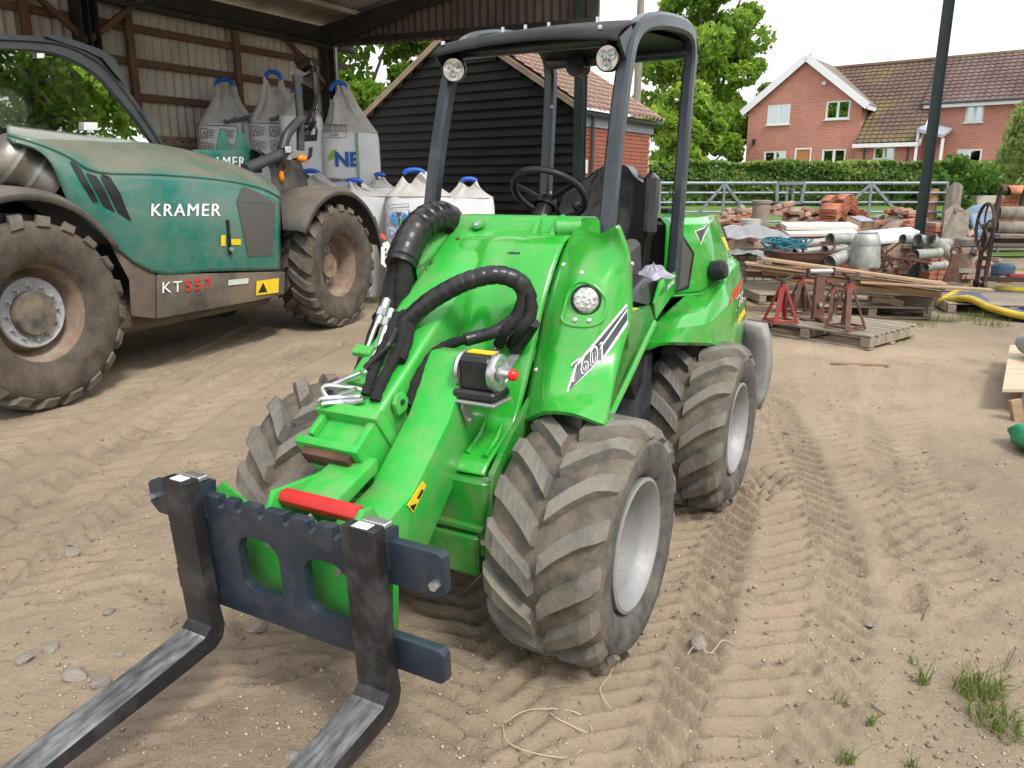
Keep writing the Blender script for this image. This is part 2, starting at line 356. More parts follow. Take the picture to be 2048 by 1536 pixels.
pm('pale_label', (.55, .62, .52), .5, var=.15, vscale=60)
pm('orange_lens', (.8, .22, .01), .2, var=.05, coat=.4)
pm('red_lens', (.75, .06, .04), .2, var=.05, coat=.4)
pm('lamp_lens', (.62, .64, .63), .12, metal=.35, var=.5, vscale=60, coat=.6)
pm('reflector', (.75, .75, .72), .15, metal=.7, var=.1)
pm('mirror', (.70, .72, .74), .03, metal=1, var=.02)
pm('soft_rag', (.42, .39, .50), .95, var=.25, vscale=30, bump=.3)
pm('bag_white', (.68, .69, .72), .55, var=.07, vscale=3, dirt=(.50, .46, .42), damt=.3, dscale=2.5, dthr=.56, bump=.12, bscale=9, bdist=.05)
pm('bag_top', (.52, .505, .485), .5, var=.14, vscale=5, dirt=(.40, .37, .33), damt=.45, dscale=4, dthr=.52, bump=.35, bscale=10, bdist=.04)
pm('bag_strap', (.20, .36, .22), .7, var=.1)
pm('blue_loop', (.01, .10, .48), .5, var=.12, vscale=20)
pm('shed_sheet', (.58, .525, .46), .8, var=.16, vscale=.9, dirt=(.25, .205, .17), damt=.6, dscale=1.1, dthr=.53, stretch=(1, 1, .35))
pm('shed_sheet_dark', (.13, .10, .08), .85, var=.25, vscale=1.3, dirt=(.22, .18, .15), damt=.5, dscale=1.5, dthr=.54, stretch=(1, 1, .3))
pm('roof_sheet', (.58, .54, .49), .85, var=.25, vscale=1.1, dirt=(.14, .11, .09), damt=.5, dscale=.8, dthr=.52)
pm('timber_brown', (.155, .085, .050), .8, var=.25, vscale=3, stretch=(1, 1, 1), dirt=(.07, .05, .04), damt=.5, dscale=2, dthr=.55)
pm('steel_dark', (.028, .026, .023), .65, var=.2, dirt=(.085, .06, .04), damt=.5, dscale=2.5, dthr=.52)
pm('steel_green', (.013, .026, .022), .42, var=.2, dirt=(.05, .06, .055), damt=.3, dscale=3, dthr=.56)
pm('old_brick', (.30, .235, .195), .9, var=.25, vscale=3, col2=(.20, .145, .115), bump=.3, bscale=30)
pm('weatherboard', (.0075, .007, .007), .7, var=.35, vscale=3, spec=.25, stretch=(.5, .5, 9), dirt=(.026, .022, .019), damt=.5, dscale=2.6, dthr=.55, bump=.3, bscale=30)
pm('pantile', (.37, .225, .175), .8, var=.22, vscale=4, dirt=(.36, .30, .25), damt=.7, dscale=3, dthr=.52, bump=.2, bscale=40)
pm('verge_wood', (.27, .22, .15), .8, var=.2, vscale=4)
pm('red_brick', (.37, .125, .075), .85, var=.25, vscale=5, col2=(.27, .085, .055), bump=.25, bscale=40)
pm('mortar', (.50, .45, .38), .95, var=.1, bump=.2)
pm('gutter', (.05, .055, .06), .5, var=.1)
pm('white_upvc', (.68, .70, .72), .35, var=.04)
pm('sage_frame', (.58, .66, .60), .4, var=.04)
pm('oak_door', (.42, .20, .06), .5, var=.15, vscale=8, stretch=(1, 1, .3))
pm('moss_tile', (.12, .075, .062), .85, var=.2, vscale=3, dirt=(.19, .155, .045), damt=.75, dscale=.5, dthr=.57)
pm('brown_tile', (.125, .074, .066), .8, var=.2, vscale=3, dirt=(.25, .21, .19), damt=.35, dscale=.5, dthr=.57)
pm('concrete_tile', (.185, .14, .125), .85, var=.2, vscale=3, dirt=(.24, .20, .15), damt=.5, dscale=.8, dthr=.54)
pm('lead', (.30, .33, .37), .5, var=.1)
pm('gate_metal', (.21, .25, .285), .45, metal=.3, var=.15, vscale=5, dirt=(.3, .29, .27), damt=.3, dscale=6, dthr=.56)
pm('weathered_wood', (.28, .245, .205), .9, var=.35, vscale=6, stretch=(1, 1, .25), bump=.5, bscale=25)
pm('orange_wood', (.46, .25, .13), .85, var=.25, vscale=5, bump=.3)
pm('pallet_wood', (.33, .27, .205), .85, var=.3, vscale=6, stretch=(.4, 3, 3), dirt=(.17, .14, .11), damt=.5, dscale=4, dthr=.53, bump=.25, bscale=30)
pm('plank_wood', (.40, .265, .16), .8, var=.25, vscale=5, stretch=(.35, 4, 4), dirt=(.22, .17, .12), damt=.5, dscale=3, dthr=.54, bump=.2, bscale=30)
pm('beam_wood', (.15, .125, .10), .9, var=.3, vscale=5, stretch=(.35, 4, 4), bump=.4, bscale=25)
pm('jack_red', (.30, .035, .028), .5, var=.2, vscale=9, dirt=(.14, .06, .04), damt=.6, dscale=8, dthr=.55)
pm('jack_rust', (.17, .075, .05), .75, var=.35, vscale=9, dirt=(.10, .065, .05), damt=.6, dscale=8, dthr=.5)
pm('rust', (.13, .06, .035), .85, var=.4, vscale=10, dirt=(.07, .045, .035), damt=.6, dscale=7, dthr=.5, bump=.3)
pm('cast_iron', (.055, .035, .028), .65, var=.3, vscale=8, dirt=(.12, .07, .045), damt=.5, dscale=7, dthr=.55)
pm('galv_pipe', (.42, .43, .41), .5, metal=.5, var=.25, vscale=9, dirt=(.28, .26, .21), damt=.5, dscale=6, dthr=.52)
pm('rope_teal', (.03, .16, .20), .85, var=.3, vscale=40)
pm('terracotta', (.46, .165, .095), .8, var=.2, vscale=6, dirt=(.40, .26, .19), damt=.4, dscale=6, dthr=.56)
pm('loose_brick', (.42, .24, .17), .9, var=.3, vscale=6, dirt=(.45, .37, .30), damt=.7, dscale=7, dthr=.54, bump=.3)
pm('slate', (.30, .33, .38), .6, var=.15)
pm('pot_mix', (.33, .20, .17), .8, var=.2, vscale=7, dirt=(.16, .25, .18), damt=.85, dscale=5, dthr=.5)
pm('white_plastic', (.60, .585, .54), .45, var=.08, dirt=(.5, .46, .4), damt=.35, dscale=4, dthr=.55)
pm('film', (.26, .26, .27), .3, var=.15, vscale=10, bump=.5, bscale=14, bdist=.03)
pm('blue_plastic', (.10, .19, .30), .4, var=.1, dirt=(.3, .33, .36), damt=.3, dscale=4, dthr=.55)
pm('blue_sheet', (.075, .11, .19), .5, var=.25, vscale=5, bump=.4, bscale=10, dirt=(.2, .2, .2), damt=.4, dscale=5, dthr=.55)
pm('yellow_tube', (.55, .40, .03), .5, var=.2, vscale=6, dirt=(.22, .17, .06), damt=.5, dscale=7, dthr=.54)
pm('grey_bag', (.36, .385, .42), .45, var=.12, vscale=5, bump=.4, bscale=12, bdist=.03, dirt=(.33, .31, .29), damt=.35, dscale=6, dthr=.55)
pm('green_bag', (.02, .28, .13), .5, var=.12, vscale=5, bump=.4, bscale=12, bdist=.03)
pm('ply', (.52, .40, .27), .7, var=.15, vscale=4, stretch=(.4, 3, 3))
pm('bark', (.13, .105, .08), .95, var=.35, vscale=5, stretch=(1, 1, .3), bump=.7, bscale=14, dirt=(.10, .13, .06), damt=.4, dscale=2, dthr=.54)
pm('stone', (.27, .235, .195), .85, var=.25, vscale=10, bump=.3, bscale=25)
pm('flint', (.20, .185, .175), .6, var=.4, vscale=9, dirt=(.30, .25, .20), damt=.7, dscale=9, dthr=.5)
pm('root', (.52, .42, .32), .85, var=.2)
pm('white_sign', (.7, .7, .68), .5)
pm('lawn', (.115, .20, .035), .9, var=.3, vscale=2, bump=.6, bscale=60, bdist=.05)
pm('pale_block', (.33, .30, .25), .9, var=.2, vscale=5, bump=.3)
leafmat('leaf_tree', (.085, .17, .02), (.19, .34, .04), (.40, .52, .09), .58)
leafmat('leaf_lime', (.06, .13, .012), (.14, .26, .022), (.24, .36, .05), .55)
leafmat('leaf_hedge', (.06, .125, .032), (.155, .26, .06), (.46, .48, .12), .4)
leafmat('leaf_ivy', (.025, .075, .010), (.07, .17, .022), (.16, .26, .045), .4)
leafmat('leaf_willow', (.11, .17, .045), (.23, .31, .09), (.34, .41, .16), .5)
leafmat('grass_blade', (.05, .085, .018), (.11, .17, .03), (.24, .25, .10), .4)
def glass(name, tint=(.75, .9, .85), rough=0.0, mixv=.75):
    m = bpy.data.materials.new(name); m.use_nodes = True; t = m.node_tree; N = t.nodes; L = t.links; N.clear()
    o = N.new('ShaderNodeOutputMaterial'); tr = N.new('ShaderNodeBsdfTransparent'); tr.inputs[0].default_value = (*tint, 1)
    gl = N.new('ShaderNodeBsdfGlossy'); gl.inputs['Roughness'].default_value = rough; gl.inputs['Color'].default_value = (.9, .95, .93, 1)
    fr = N.new('ShaderNodeFresnel'); fr.inputs[0].default_value = 1.55; mr = N.new('ShaderNodeMapRange'); mr.inputs[3].default_value = mixv; mr.inputs[4].default_value = 1; L.new(fr.outputs[0], mr.inputs[0])
    mx = N.new('ShaderNodeMixShader'); L.new(mr.outputs[0], mx.inputs[0]); L.new(tr.outputs[0], mx.inputs[1]); L.new(gl.outputs[0], mx.inputs[2]); L.new(mx.outputs[0], o.inputs[0]); MATS[name] = m
glass('cab_glass', (.42, .54, .49), 0, .27)
glass('window_glass', (.25, .3, .32), 0, .45)
# ================================================================== ground
def smoothstep(a, b, x):
    t = np.clip((x-a)/(b-a), 0, 1); return t*t*(3-2*t)
def terrain(x, y):
    return .78*smoothstep(12.0, 29, y+0*x)+.2*smoothstep(29, 37, y+0*x)
TRACKS = []   # (points, half width, pitch, depth, sense, seed)
def trk(px, hw, pitch, depth, sense=1, seed=1): TRACKS.append(([gz(*p)[:2] for p in px], hw, pitch, depth, sense, seed))
trk([(1515, 800), (1560, 900), (1600, 1010), (1625, 1120), (1620, 1250), (1570, 1400), (1480, 1560)], .20, .105, .026, -1, 1)
trk([(1500, 960), (1445, 1010), (1400, 1080), (1370, 1170), (1330, 1290), (1270, 1450), (1230, 1560)], .19, .10, .030, -1, 2)
trk([(640, 690), (420, 800), (210, 930), (0, 1080), (-200, 1240)], .24, .19, .020, 1, 3)
trk([(560, 640), (320, 760), (120, 850), (-100, 960)], .22, .19, .016, -1, 4)
trk([(760, 1130), (520, 1250), (250, 1430), (60, 1600)], .2, .10, .012, 1, 5)
trk([(900, 1150), (960, 1300), (980, 1450), (960, 1600)], .2, .10, .016, 1, 6)
trk([(420, 930), (250, 1040), (60, 1160), (-200, 1300)], .2, .11, .015, 1, 7)
trk([(1840, 660), (1800, 760), (1790, 880), (1830, 1030), (1900, 1200)], .2, .11, .012, 1, 8)
trk([(1640, 700), (1660, 790), (1720, 900), (1800, 1010), (1900, 1120)], .2, .11, .013, -1, 9)
FOOT = [(1770, 1082, 80), (1740, 1240, 150), (1500, 1190, 170), (1900, 980, 20), (1690, 1120, 95), (1820, 1190, 60), (560, 1340, 20), (300, 1180, -40), (1560, 1330, 10), (180, 1180, 30)]
def bumps(X, Y):
    Z = .018*fbm(X*.55, Y*.55, 3, 3)+.016*fbm(X*2.3, Y*2.3, 9, 4)
    near = smoothstep(13, 5, Y)
    Z = Z+near*(.011*fbm(X*7, Y*7, 21, 3)+.006*fbm(X*21, Y*21, 31, 3))
    for P, hw, pitch, dep, sense, seed in TRACKS:
        P = np.array(smooth_path([np.array([*p, 0]) for p in P], 6))[:, :2]
        lo = P.min(0)-.5; hi = P.max(0)+.5
        idx = np.where((X > lo[0]) & (X < hi[0]) & (Y > lo[1]) & (Y < hi[1]))
        if not len(idx[0]): continue
        x = X[idx]; y = Y[idx]; best = np.full(x.shape, 9.); S = np.zeros(x.shape); D = np.zeros(x.shape); s0 = 0
        for a, b in zip(P[:-1], P[1:]):
            d = b-a; L = np.linalg.norm(d); d = d/L; t = np.clip((x-a[0])*d[0]+(y-a[1])*d[1], 0, L)
            dx = x-a[0]-d[0]*t; dy = y-a[1]-d[1]*t; dist = np.hypot(dx, dy); side = np.sign(d[0]*dy-d[1]*dx)*dist
            k = dist < best; best[k] = dist[k]; S[k] = s0+t[k]; D[k] = side[k]; s0 += L
        wob = .02*fbm(x*5, y*5, seed+50, 2); ad = np.abs(D)+wob
        ph = ((S+wob+sense*ad*.85)/pitch+np.where(D > 0, .5, 0)) % 1.0
        bar = smoothstep(.06, .2, ph)*smoothstep(.66, .5, ph)
        win = smoothstep(hw, hw-.035, ad)*smoothstep(.0, .03, ad)
        mod = .5+.7*np.clip(.55+.8*fbm(x*1.3, y*1.3, seed+80, 2), 0, 1)
        rim = np.exp(-((ad-hw-.03)/.035)**2)*.35+.3*np.exp(-((ph-.82)/.12)**2)*win
        Z[idx] += dep*mod*(rim-bar*win-.10*smoothstep(hw+.02, hw-.05, ad))
    for fx, fy, a in FOOT:
        c = gz(fx, fy); ca, sa = math.cos(rad(a)), math.sin(rad(a)); x = X-c[0]; y = Y-c[1]; lx = x*ca+y*sa; ly = -x*sa+y*ca
        sole = smoothstep(1.05, .8, np.hypot(lx/.15, ly/(.052-.08*np.clip(-lx, 0, .07)+.0)))
        Z -= sole*(.013+.005*np.sign(np.sin(lx*150))*np.sign(np.sin(ly*190+1)))
        Z += .006*np.exp(-((np.hypot(lx/.17, ly/.075)-1)/.15)**2)
    return Z*smoothstep(30, 11, Y)
def ground_h(x, y): return terrain(x, y)+bumps(np.array([[x]], float), np.array([[y]], float))[0, 0]
def axis_coords(lo, hi, c0, c1, step, g):
    L = [c0]
    while L[-1] < c1: L.append(L[-1]+step)
    s = step; R = []
    q = L[-1]
    while q < hi: s *= g; q += s; R.append(min(q, hi))
    s = step; Q = []; q = c0
    while q > lo: s *= g; q -= s; Q.append(max(q, lo))
    return np.array(Q[::-1]+L+R)
gx = axis_coords(-90, 110, -2.9, 2.9, .0165, 1.035); gyv = axis_coords(-60, 160, .95, 4.2, .0135, 1.022)
GX, GY = np.meshgrid(gx, gyv); GZ = bumps(GX, GY)+terrain(GX, GY)
me = bpy.data.meshes.new('ground'); ny, nx = GX.shape
ii = np.arange(ny*nx).reshape(ny, nx); quads = np.stack([ii[:-1, :-1], ii[:-1, 1:], ii[1:, 1:], ii[1:, :-1]], -1).reshape(-1, 4)
me.vertices.add(nx*ny); me.vertices.foreach_set('co', np.stack([GX, GY, GZ], -1).ravel())
me.loops.add(quads.size); me.loops.foreach_set('vertex_index', quads.ravel().astype(np.int32))
me.polygons.add(len(quads)); me.polygons.foreach_set('loop_start', np.arange(0, quads.size, 4, dtype=np.int32))
me.update(calc_edges=True); me.polygons.foreach_set('use_smooth', [True]*len(quads)); me.validate()
gm = bpy.data.materials.new('soil'); gm.use_nodes = True; MATS['soil'] = gm
N = gm.node_tree.nodes; L = gm.node_tree.links; B = N['Principled BSDF']; tc = N.new('ShaderNodeTexCoord')
def nz(sc, det=6, ro=.6):
    n = N.new('ShaderNodeTexNoise'); n.inputs['Scale'].default_value = sc; n.inputs['Detail'].default_value = det; n.inputs['Roughness'].default_value = ro; L.new(tc.outputs['Object'], n.inputs['Vector']); return n.outputs['Fac']
def ramp(fac, stops):
    r = N.new('ShaderNodeValToRGB'); e = r.color_ramp.elements
    e[0].position, e[0].color = stops[0][0], (*stops[0][1], 1); e[1].position, e[1].color = stops[-1][0], (*stops[-1][1], 1)
    for p, c in stops[1:-1]: k = e.new(p); k.color = (*c, 1)
    L.new(fac, r.inputs[0]); return r.outputs[0]
def mixc(a, b, f, mode='MIX'):
    m = N.new('ShaderNodeMixRGB'); m.blend_type = mode
    for i, s in ((1, a), (2, b)):
        if isinstance(s, tuple): m.inputs[i].default_value = (*s, 1)
        else: L.new(s, m.inputs[i])
    if isinstance(f, float): m.inputs[0].default_value = f
    else: L.new(f, m.inputs[0])
    return m.outputs[0]
def rng_(f, a, b, c=0., d=1.):
    m = N.new('ShaderNodeMapRange'); m.inputs[1].default_value = a; m.inputs[2].default_value = b; m.inputs[3].default_value = c; m.inputs[4].default_value = d; L.new(f, m.inputs[0]); return m.outputs[0]
base = ramp(nz(.45, 6), [(.30, (.25, .19, .138)), (.5, (.335, .26, .188)), (.68, (.415, .325, .23))])
c = mixc(base, (.17, .125, .092), rng_(nz(1.9, 7, .72), .53, .70, 0, .5))
c = mixc(c, (.43, .335, .235), rng_(nz(9, 8, .7), .55, .75, 0, .55))
c = mixc(c, (.19, .145, .105), rng_(nz(60, 4, .7), .56, .74, 0, .55))
vo = N.new('ShaderNodeTexVoronoi'); vo.inputs['Scale'].default_value = 55; L.new(tc.outputs['Object'], vo.inputs['Vector'])
sp = N.new('ShaderNodeMath'); sp.operation = 'LESS_THAN'; sp.inputs[1].default_value = .17; L.new(vo.outputs['Distance'], sp.inputs[0])
sx = N.new('ShaderNodeSeparateColor'); L.new(vo.outputs['Color'], sx.inputs[0]); sg = N.new('ShaderNodeMath'); sg.operation = 'GREATER_THAN'; sg.inputs[1].default_value = .72; L.new(sx.outputs[0], sg.inputs[0])
sm = N.new('ShaderNodeMath'); sm.operation = 'MULTIPLY'; L.new(sp.outputs[0], sm.inputs[0]); L.new(sg.outputs[0], sm.inputs[1])
grit = ramp(sx.outputs[1], [(0, (.52, .44, .34)), (.5, (.30, .25, .21)), (1, (.62, .54, .42))])
c = mixc(c, grit, sm.outputs[0])
# thin weedy green in patches away from the trodden yard
sy = N.new('ShaderNodeSeparateXYZ'); L.new(tc.outputs['Object'], sy.inputs[0])
gfac = N.new('ShaderNodeMath'); gfac.operation = 'MULTIPLY'; L.new(rng_(sy.outputs['Y'], 7.5, 10.5, 0, 1), gfac.inputs[0]); L.new(rng_(nz(.8, 6), .46, .6, 0, .75), gfac.inputs[1])
c = mixc(c, (.105, .115, .045), gfac.outputs[0])
L.new(c, B.inputs['Base Color']); B.inputs['Roughness'].default_value = .95; B.inputs['Specular IOR Level'].default_value = .2
h1 = nz(28, 8, .7); h2 = nz(140, 4, .7); ma = N.new('ShaderNodeMath'); ma.operation = 'MULTIPLY_ADD'; ma.inputs[1].default_value = .35; L.new(h2, ma.inputs[0]); L.new(h1, ma.inputs[2])
mb_ = N.new('ShaderNodeMath'); mb_.operation = 'MULTIPLY_ADD'; mb_.inputs[1].default_value = .35; L.new(sm.outputs[0], mb_.inputs[0]); L.new(ma.outputs[0], mb_.inputs[2])
bp = N.new('ShaderNodeBump'); bp.inputs['Strength'].default_value = 1.0; bp.inputs['Distance'].default_value = .02; L.new(mb_.outputs[0], bp.inputs['Height']); L.new(bp.outputs[0], B.inputs['Normal'])
me.materials.append(gm); go = bpy.data.objects.new('ground', me); link(go); tag(go, kind='structure')
# lawn sheet behind the gate, up to the hedge
lw = MB(); lx = np.linspace(2.0, 26, 30); ly = np.linspace(15.6, 30, 24); LX, LY = np.meshgrid(lx, ly)
lw.grid(np.stack([LX, LY, terrain(LX, LY)+.03+.02*fbm(LX, LY, 5, 2)], -1)); tag(lw.build('lawn', 'lawn'), kind='structure')

# ================================================================== leafy helpers
def leaf_mesh(name, C, size, mat, tint, tilt=None, elong=1.6, droop=0.0, seed=0):
    """C (n,3) leaf centres -> one mesh of small folded leaf faces with a tint value each"""
    r = np.random.default_rng(seed); n = len(C); size = np.broadcast_to(np.asarray(size, float), (n,))
    a = r.normal(size=(n, 3)); a[:, 2] -= droop; a /= np.linalg.norm(a, axis=1)[:, None]
    b = r.normal(size=(n, 3)); b -= a*np.sum(a*b, 1)[:, None]; b /= np.linalg.norm(b, axis=1)[:, None]; nn = np.cross(a, b)
    s = (size*r.uniform(.7, 1.3, n))[:, None]
    p0 = C-a*s*.5*elong; p2 = C+a*s*.5*elong; p1 = C+b*s*.5+nn*s*.12; p3 = C-b*s*.5+nn*s*.12
    V = np.stack([p0, p1, p2, p3], 1).reshape(-1, 3); m = bpy.data.meshes.new(name)
    m.vertices.add(4*n); m.vertices.foreach_set('co', V.ravel()); f = np.arange(4*n, dtype=np.int32)
    m.loops.add(4*n); m.loops.foreach_set('vertex_index', f); m.polygons.add(n); m.polygons.foreach_set('loop_start', np.arange(0, 4*n, 4, dtype=np.int32)); m.update(calc_edges=True)
    at = m.attributes.new('tint', 'FLOAT', 'FACE'); at.data.foreach_set('value', np.clip(tint+r.normal(0, .16, n), 0, 1).astype(np.float32))
    m.materials.append(MATS[mat]); return m
def leaf_obj(name, C, size, mat, tint, parent=None, **k):
    o = bpy.data.objects.new(name, leaf_mesh(name, C, size, mat, tint, **k)); return link(o, parent)
def crown_points(c, R, n_cl, n_leaf, seed, shell=.55, cl=.28, flat=.8, low=-.75):
    """clustered leaf points in an uneven ellipsoid crown; returns points and a per leaf tint"""
    r = np.random.default_rng(seed); d = r.normal(size=(n_cl*3, 3)); d /= np.linalg.norm(d, axis=1)[:, None]; d = d[d[:, 2] > low][:n_cl]
    rad_ = r.uniform(shell, 1.0, len(d))**.8; lump = 1+.22*np.sin(d[:, 0]*4+seed)*np.sin(d[:, 2]*5+seed*2)
    cc = np.array(c)+d*np.array(R)*(rad_*lump)[:, None]; k = r.integers(0, len(cc), n_leaf); q = r.normal(size=(n_leaf, 3)); q /= np.linalg.norm(q, axis=1)[:, None]
    rr = r.uniform(.35, 1.0, n_leaf)**.6; size = (cl*np.mean(R)*r.uniform(.55, 1.25, len(cc)))[k]
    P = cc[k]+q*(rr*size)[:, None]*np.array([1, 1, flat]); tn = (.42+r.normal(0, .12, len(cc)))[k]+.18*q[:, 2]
    return P, tn, cc
def tree(name, label, base, H, c, R, n_cl, n_leaf, leaf, mat, seed, trunk_r=.3, group='trees around the yard', cl=.28, limbs=9, **k):
    t = thing(name, label, 'tree', base, 0, group); r = random.Random(seed); P, tn, cc = crown_points(c, R, n_cl, n_leaf, seed, cl=cl, **k)
    m = MB(); top = (c[0]*.6, c[1]*.6, c[2]+R[2]*.35)
    m.tube(smooth_path([(0, 0, -.1), (.05*H*.2, 0, H*.2), (c[0]*.3, c[1]*.3, c[2]-R[2]*.5), top], 4), np.interp(np.linspace(0, 1, 13), [0, .06, .5, 1], [trunk_r*1.35, trunk_r, trunk_r*.7, trunk_r*.18]), 9)
    tr = m.build('trunk', 'bark', t)
    lb = MB()
    for i in range(limbs):
        e = cc[r.randrange(len(cc))]; s = lerp((c[0]*.3, c[1]*.3, c[2]-R[2]*.75), top, r.uniform(0, .8)); mid = lerp(s, e, .5)+np.array([0, 0, -.1*R[2]*r.random()])
        lb.tube(smooth_path([s, mid, e], 3), np.linspace(trunk_r*.4, trunk_r*.06, 7), 5)
    lb.build('limb', 'bark', t)
    leaf_obj('crown', P, leaf, mat, tn, t, seed=seed); return t

# ================================================================== steel barn on the left
BA = Frame(gy(664, 372, 15.0)*np.array([1, 1, 0]), 31.0)       # local u towards the camera along the back wall, v along the end wall towards the right
EAVE = BA.at(664, 72, u=0)[2]
barn = BA.empty('steel_barn'); tag(barn, 'open steel framed barn clad in corrugated sheets behind the teal telehandler', 'barn')
def corr(m, p0, ex, ez, W, Hh, pitch=.146, amp=.022, mi=0):
    """corrugated sheet: origin p0, width along ex, height along ez"""
    ex = np.array(ex, float); ez = np.array(ez, float); nn = np.cross(ex, ez); nn /= np.linalg.norm(nn); n = int(W/pitch*6)+1
    t = np.linspace(0, W, n); off = amp*np.sin(t/pitch*2*PI); A = np.array(p0)+np.outer(t, ex)+np.outer(off, nn); m.grid(np.stack([A, A+ez*Hh]), mi); return m
WALLB = 2.25; u = -.3; k = 0
while u < 13.5:
    w = 1.02; m = MB(); corr(m, (u, -.10-.012*(k % 2), WALLB-.12), (1, 0, 0), (0, 0, 1), w+.05, EAVE-WALLB+.2); m.build('wall_sheet', 'shed_sheet', barn); u += w; k += 1
for zz in (BA.at(578, 113, v=0)[2], BA.at(537, 162, v=0)[2], BA.at(410, 207, v=0)[2]):
    MB().box((6.5, -.03, zz), (14.2, .06, .10), None, .008).build('girt', 'timber_brown', barn)
for px in (473, 263, 60):
    q = BA.at(px, 120, v=.03); MB().box((q[0], .045, (EAVE+WALLB)/2), (.11, .08, EAVE-WALLB), None, .008).build('stud', 'timber_brown', barn)
m = MB(); m.box((6.5, .05, EAVE+.02), (14.3, .10, .26), None, .01); m.box((6.5, .12, EAVE-.17), (14.3, .12, .08), None, .01); m.build('eave_beam', 'steel_dark', barn)
# low brick wall under the sheets: real bricks where they show, plain wall below
MB().box((6.4, -.19, WALLB/2-.02), (14.0, .16, WALLB-.08)).build('brick_backing', 'old_brick', barn)
q0 = 1.5; q1 = 11.0; bm_ = MB().box((0, 0, 0), (.215, .05, .066), None, .006).mesh('brick'); bm_.materials.append(MATS['old_brick'])
row = 0; z = WALLB-.07
while z > WALLB-.53:
    uu = q0+(.1125 if row % 2 else 0)
    while uu < q1:
        o = bpy.data.objects.new('brick', bm_); link(o, barn); o.location = (uu, -.105+random.uniform(-.006, .006), z); o.rotation_euler = (0, random.uniform(-.01, .01), random.uniform(-.02, .02)); uu += .226
    z -= .077; row += 1
# posts
VC1 = BA.at(1183, 40, u=0)[1]; RSL = (BA.at(860, 5, u=0)[2]-EAVE)/BA.at(860, 5, u=0)[1]     # roof slope measured on the end rafter
def ipost(name, u, v, z0, z1, w=.2, mat='steel_dark', par=barn):
    m = MB(); m.box((u, v, (z0+z1)/2), (.012, w*.9, z1-z0)); m.box((u-w*.45, v, (z0+z1)/2), (.016, w, z1-z0)); m.box((u+w*.45, v, (z0+z1)/2), (.016, w, z1-z0)); return m.build(name, mat, par)
ipost('corner_post', 0, .06, 0, EAVE+.1); ipost('post', 9.2, .1, 0, EAVE+.1, .26)
up_ = BA.at(172, 60, v=.15)[0]; ipost('post', up_, .15, 0, EAVE+.1, .26)
for s in (-1, 1): MB().bar((up_, .15, EAVE-.75), (up_+s*.95, .12, EAVE-.02), .07, .07).build('knee_brace', 'timber_brown', barn)
VG = BA.at(1160, 250, u=0)[1]; ipost('end_post', 0, VG, 0, EAVE+RSL*VG-.1, .15, 'steel_green')
MB().bar((.02, .05, EAVE-.85), (1.15, .06, EAVE-.05), .07, .07).build('knee_brace', 'timber_brown', barn)
# end wall: tie, rafter, sheets above the tie
ZT0 = BA.at(664, 89, u=0)[2]; ZT1 = BA.at(887, 73, u=0)[2]; VT1 = BA.at(887, 73, u=0)[1]; TS = (ZT1-ZT0)/VT1
VE = VC1+.05
m = MB(); m.bar((.06, -.1, ZT0+.04), (.06, VE, ZT0+.04+TS*VE), .05, .09); m.build('tie_rail', 'steel_dark', barn)
v = -.1; k = 0
while v < VE-.05:
    w = min(1.0, VE-v); m = MB(); z0 = ZT0+TS*v; corr(m, (-.05-.01*(k % 2), v, z0), (0, 1, 0), (0, 0, 1), w+.04, .01); 
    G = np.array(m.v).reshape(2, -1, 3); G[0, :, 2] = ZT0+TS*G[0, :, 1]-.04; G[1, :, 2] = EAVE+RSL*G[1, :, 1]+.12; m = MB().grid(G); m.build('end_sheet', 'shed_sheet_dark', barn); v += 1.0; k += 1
for uu in (.1, 4.6, 9.2, 13.2): m = MB().bar((uu, -.1, EAVE+.02), (uu, VE+.1, EAVE+.02+RSL*(VE+.2)), .10, .22); m.build('rafter', 'steel_dark', barn)
MB().bar((.16, .1, EAVE-.12), (.16, 2.1, EAVE+RSL*2.1-.08), .06, .12).build('haunch', 'steel_dark', barn)
for i in range(4):
    vv_ = .9+i*(VE-1.1)/3; MB().box((6.5, vv_, EAVE+RSL*vv_+.17), (14, .05, .07)).build('purlin', 'roof_sheet', barn)
u = -.4; k = 0
sl = np.array([0, 1, RSL])/math.hypot(1, RSL)
while u < 13.6:
    m = MB(); corr(m, (u, -.35, EAVE+.24-RSL*.35+.012*(k % 2)), (1, 0, 0), sl, 1.05, (VE+.7)*math.hypot(1, RSL), .146, .024); m.build('roof_sheet', 'roof_sheet', barn, solid=.006); u += 1.0; k += 1
m = MB().bar((.03, VE+.02, ZT0+TS*VE), (.03, VE+.02, EAVE+RSL*VE+.1), .12, .06); m.build('edge_trim', 'steel_dark', barn)
m = MB().bar((-.06, .20, .0), (-.06, .20, ZT0-.02), .05, .05); m.build('door_channel', 'zinc_dull', barn)
m = MB().cyl(BA.at(648, 205, u=-.35), BA.at(671, 85, u=-.35), .035, 8); m.build('leaning_pole', 'white_plastic', barn)

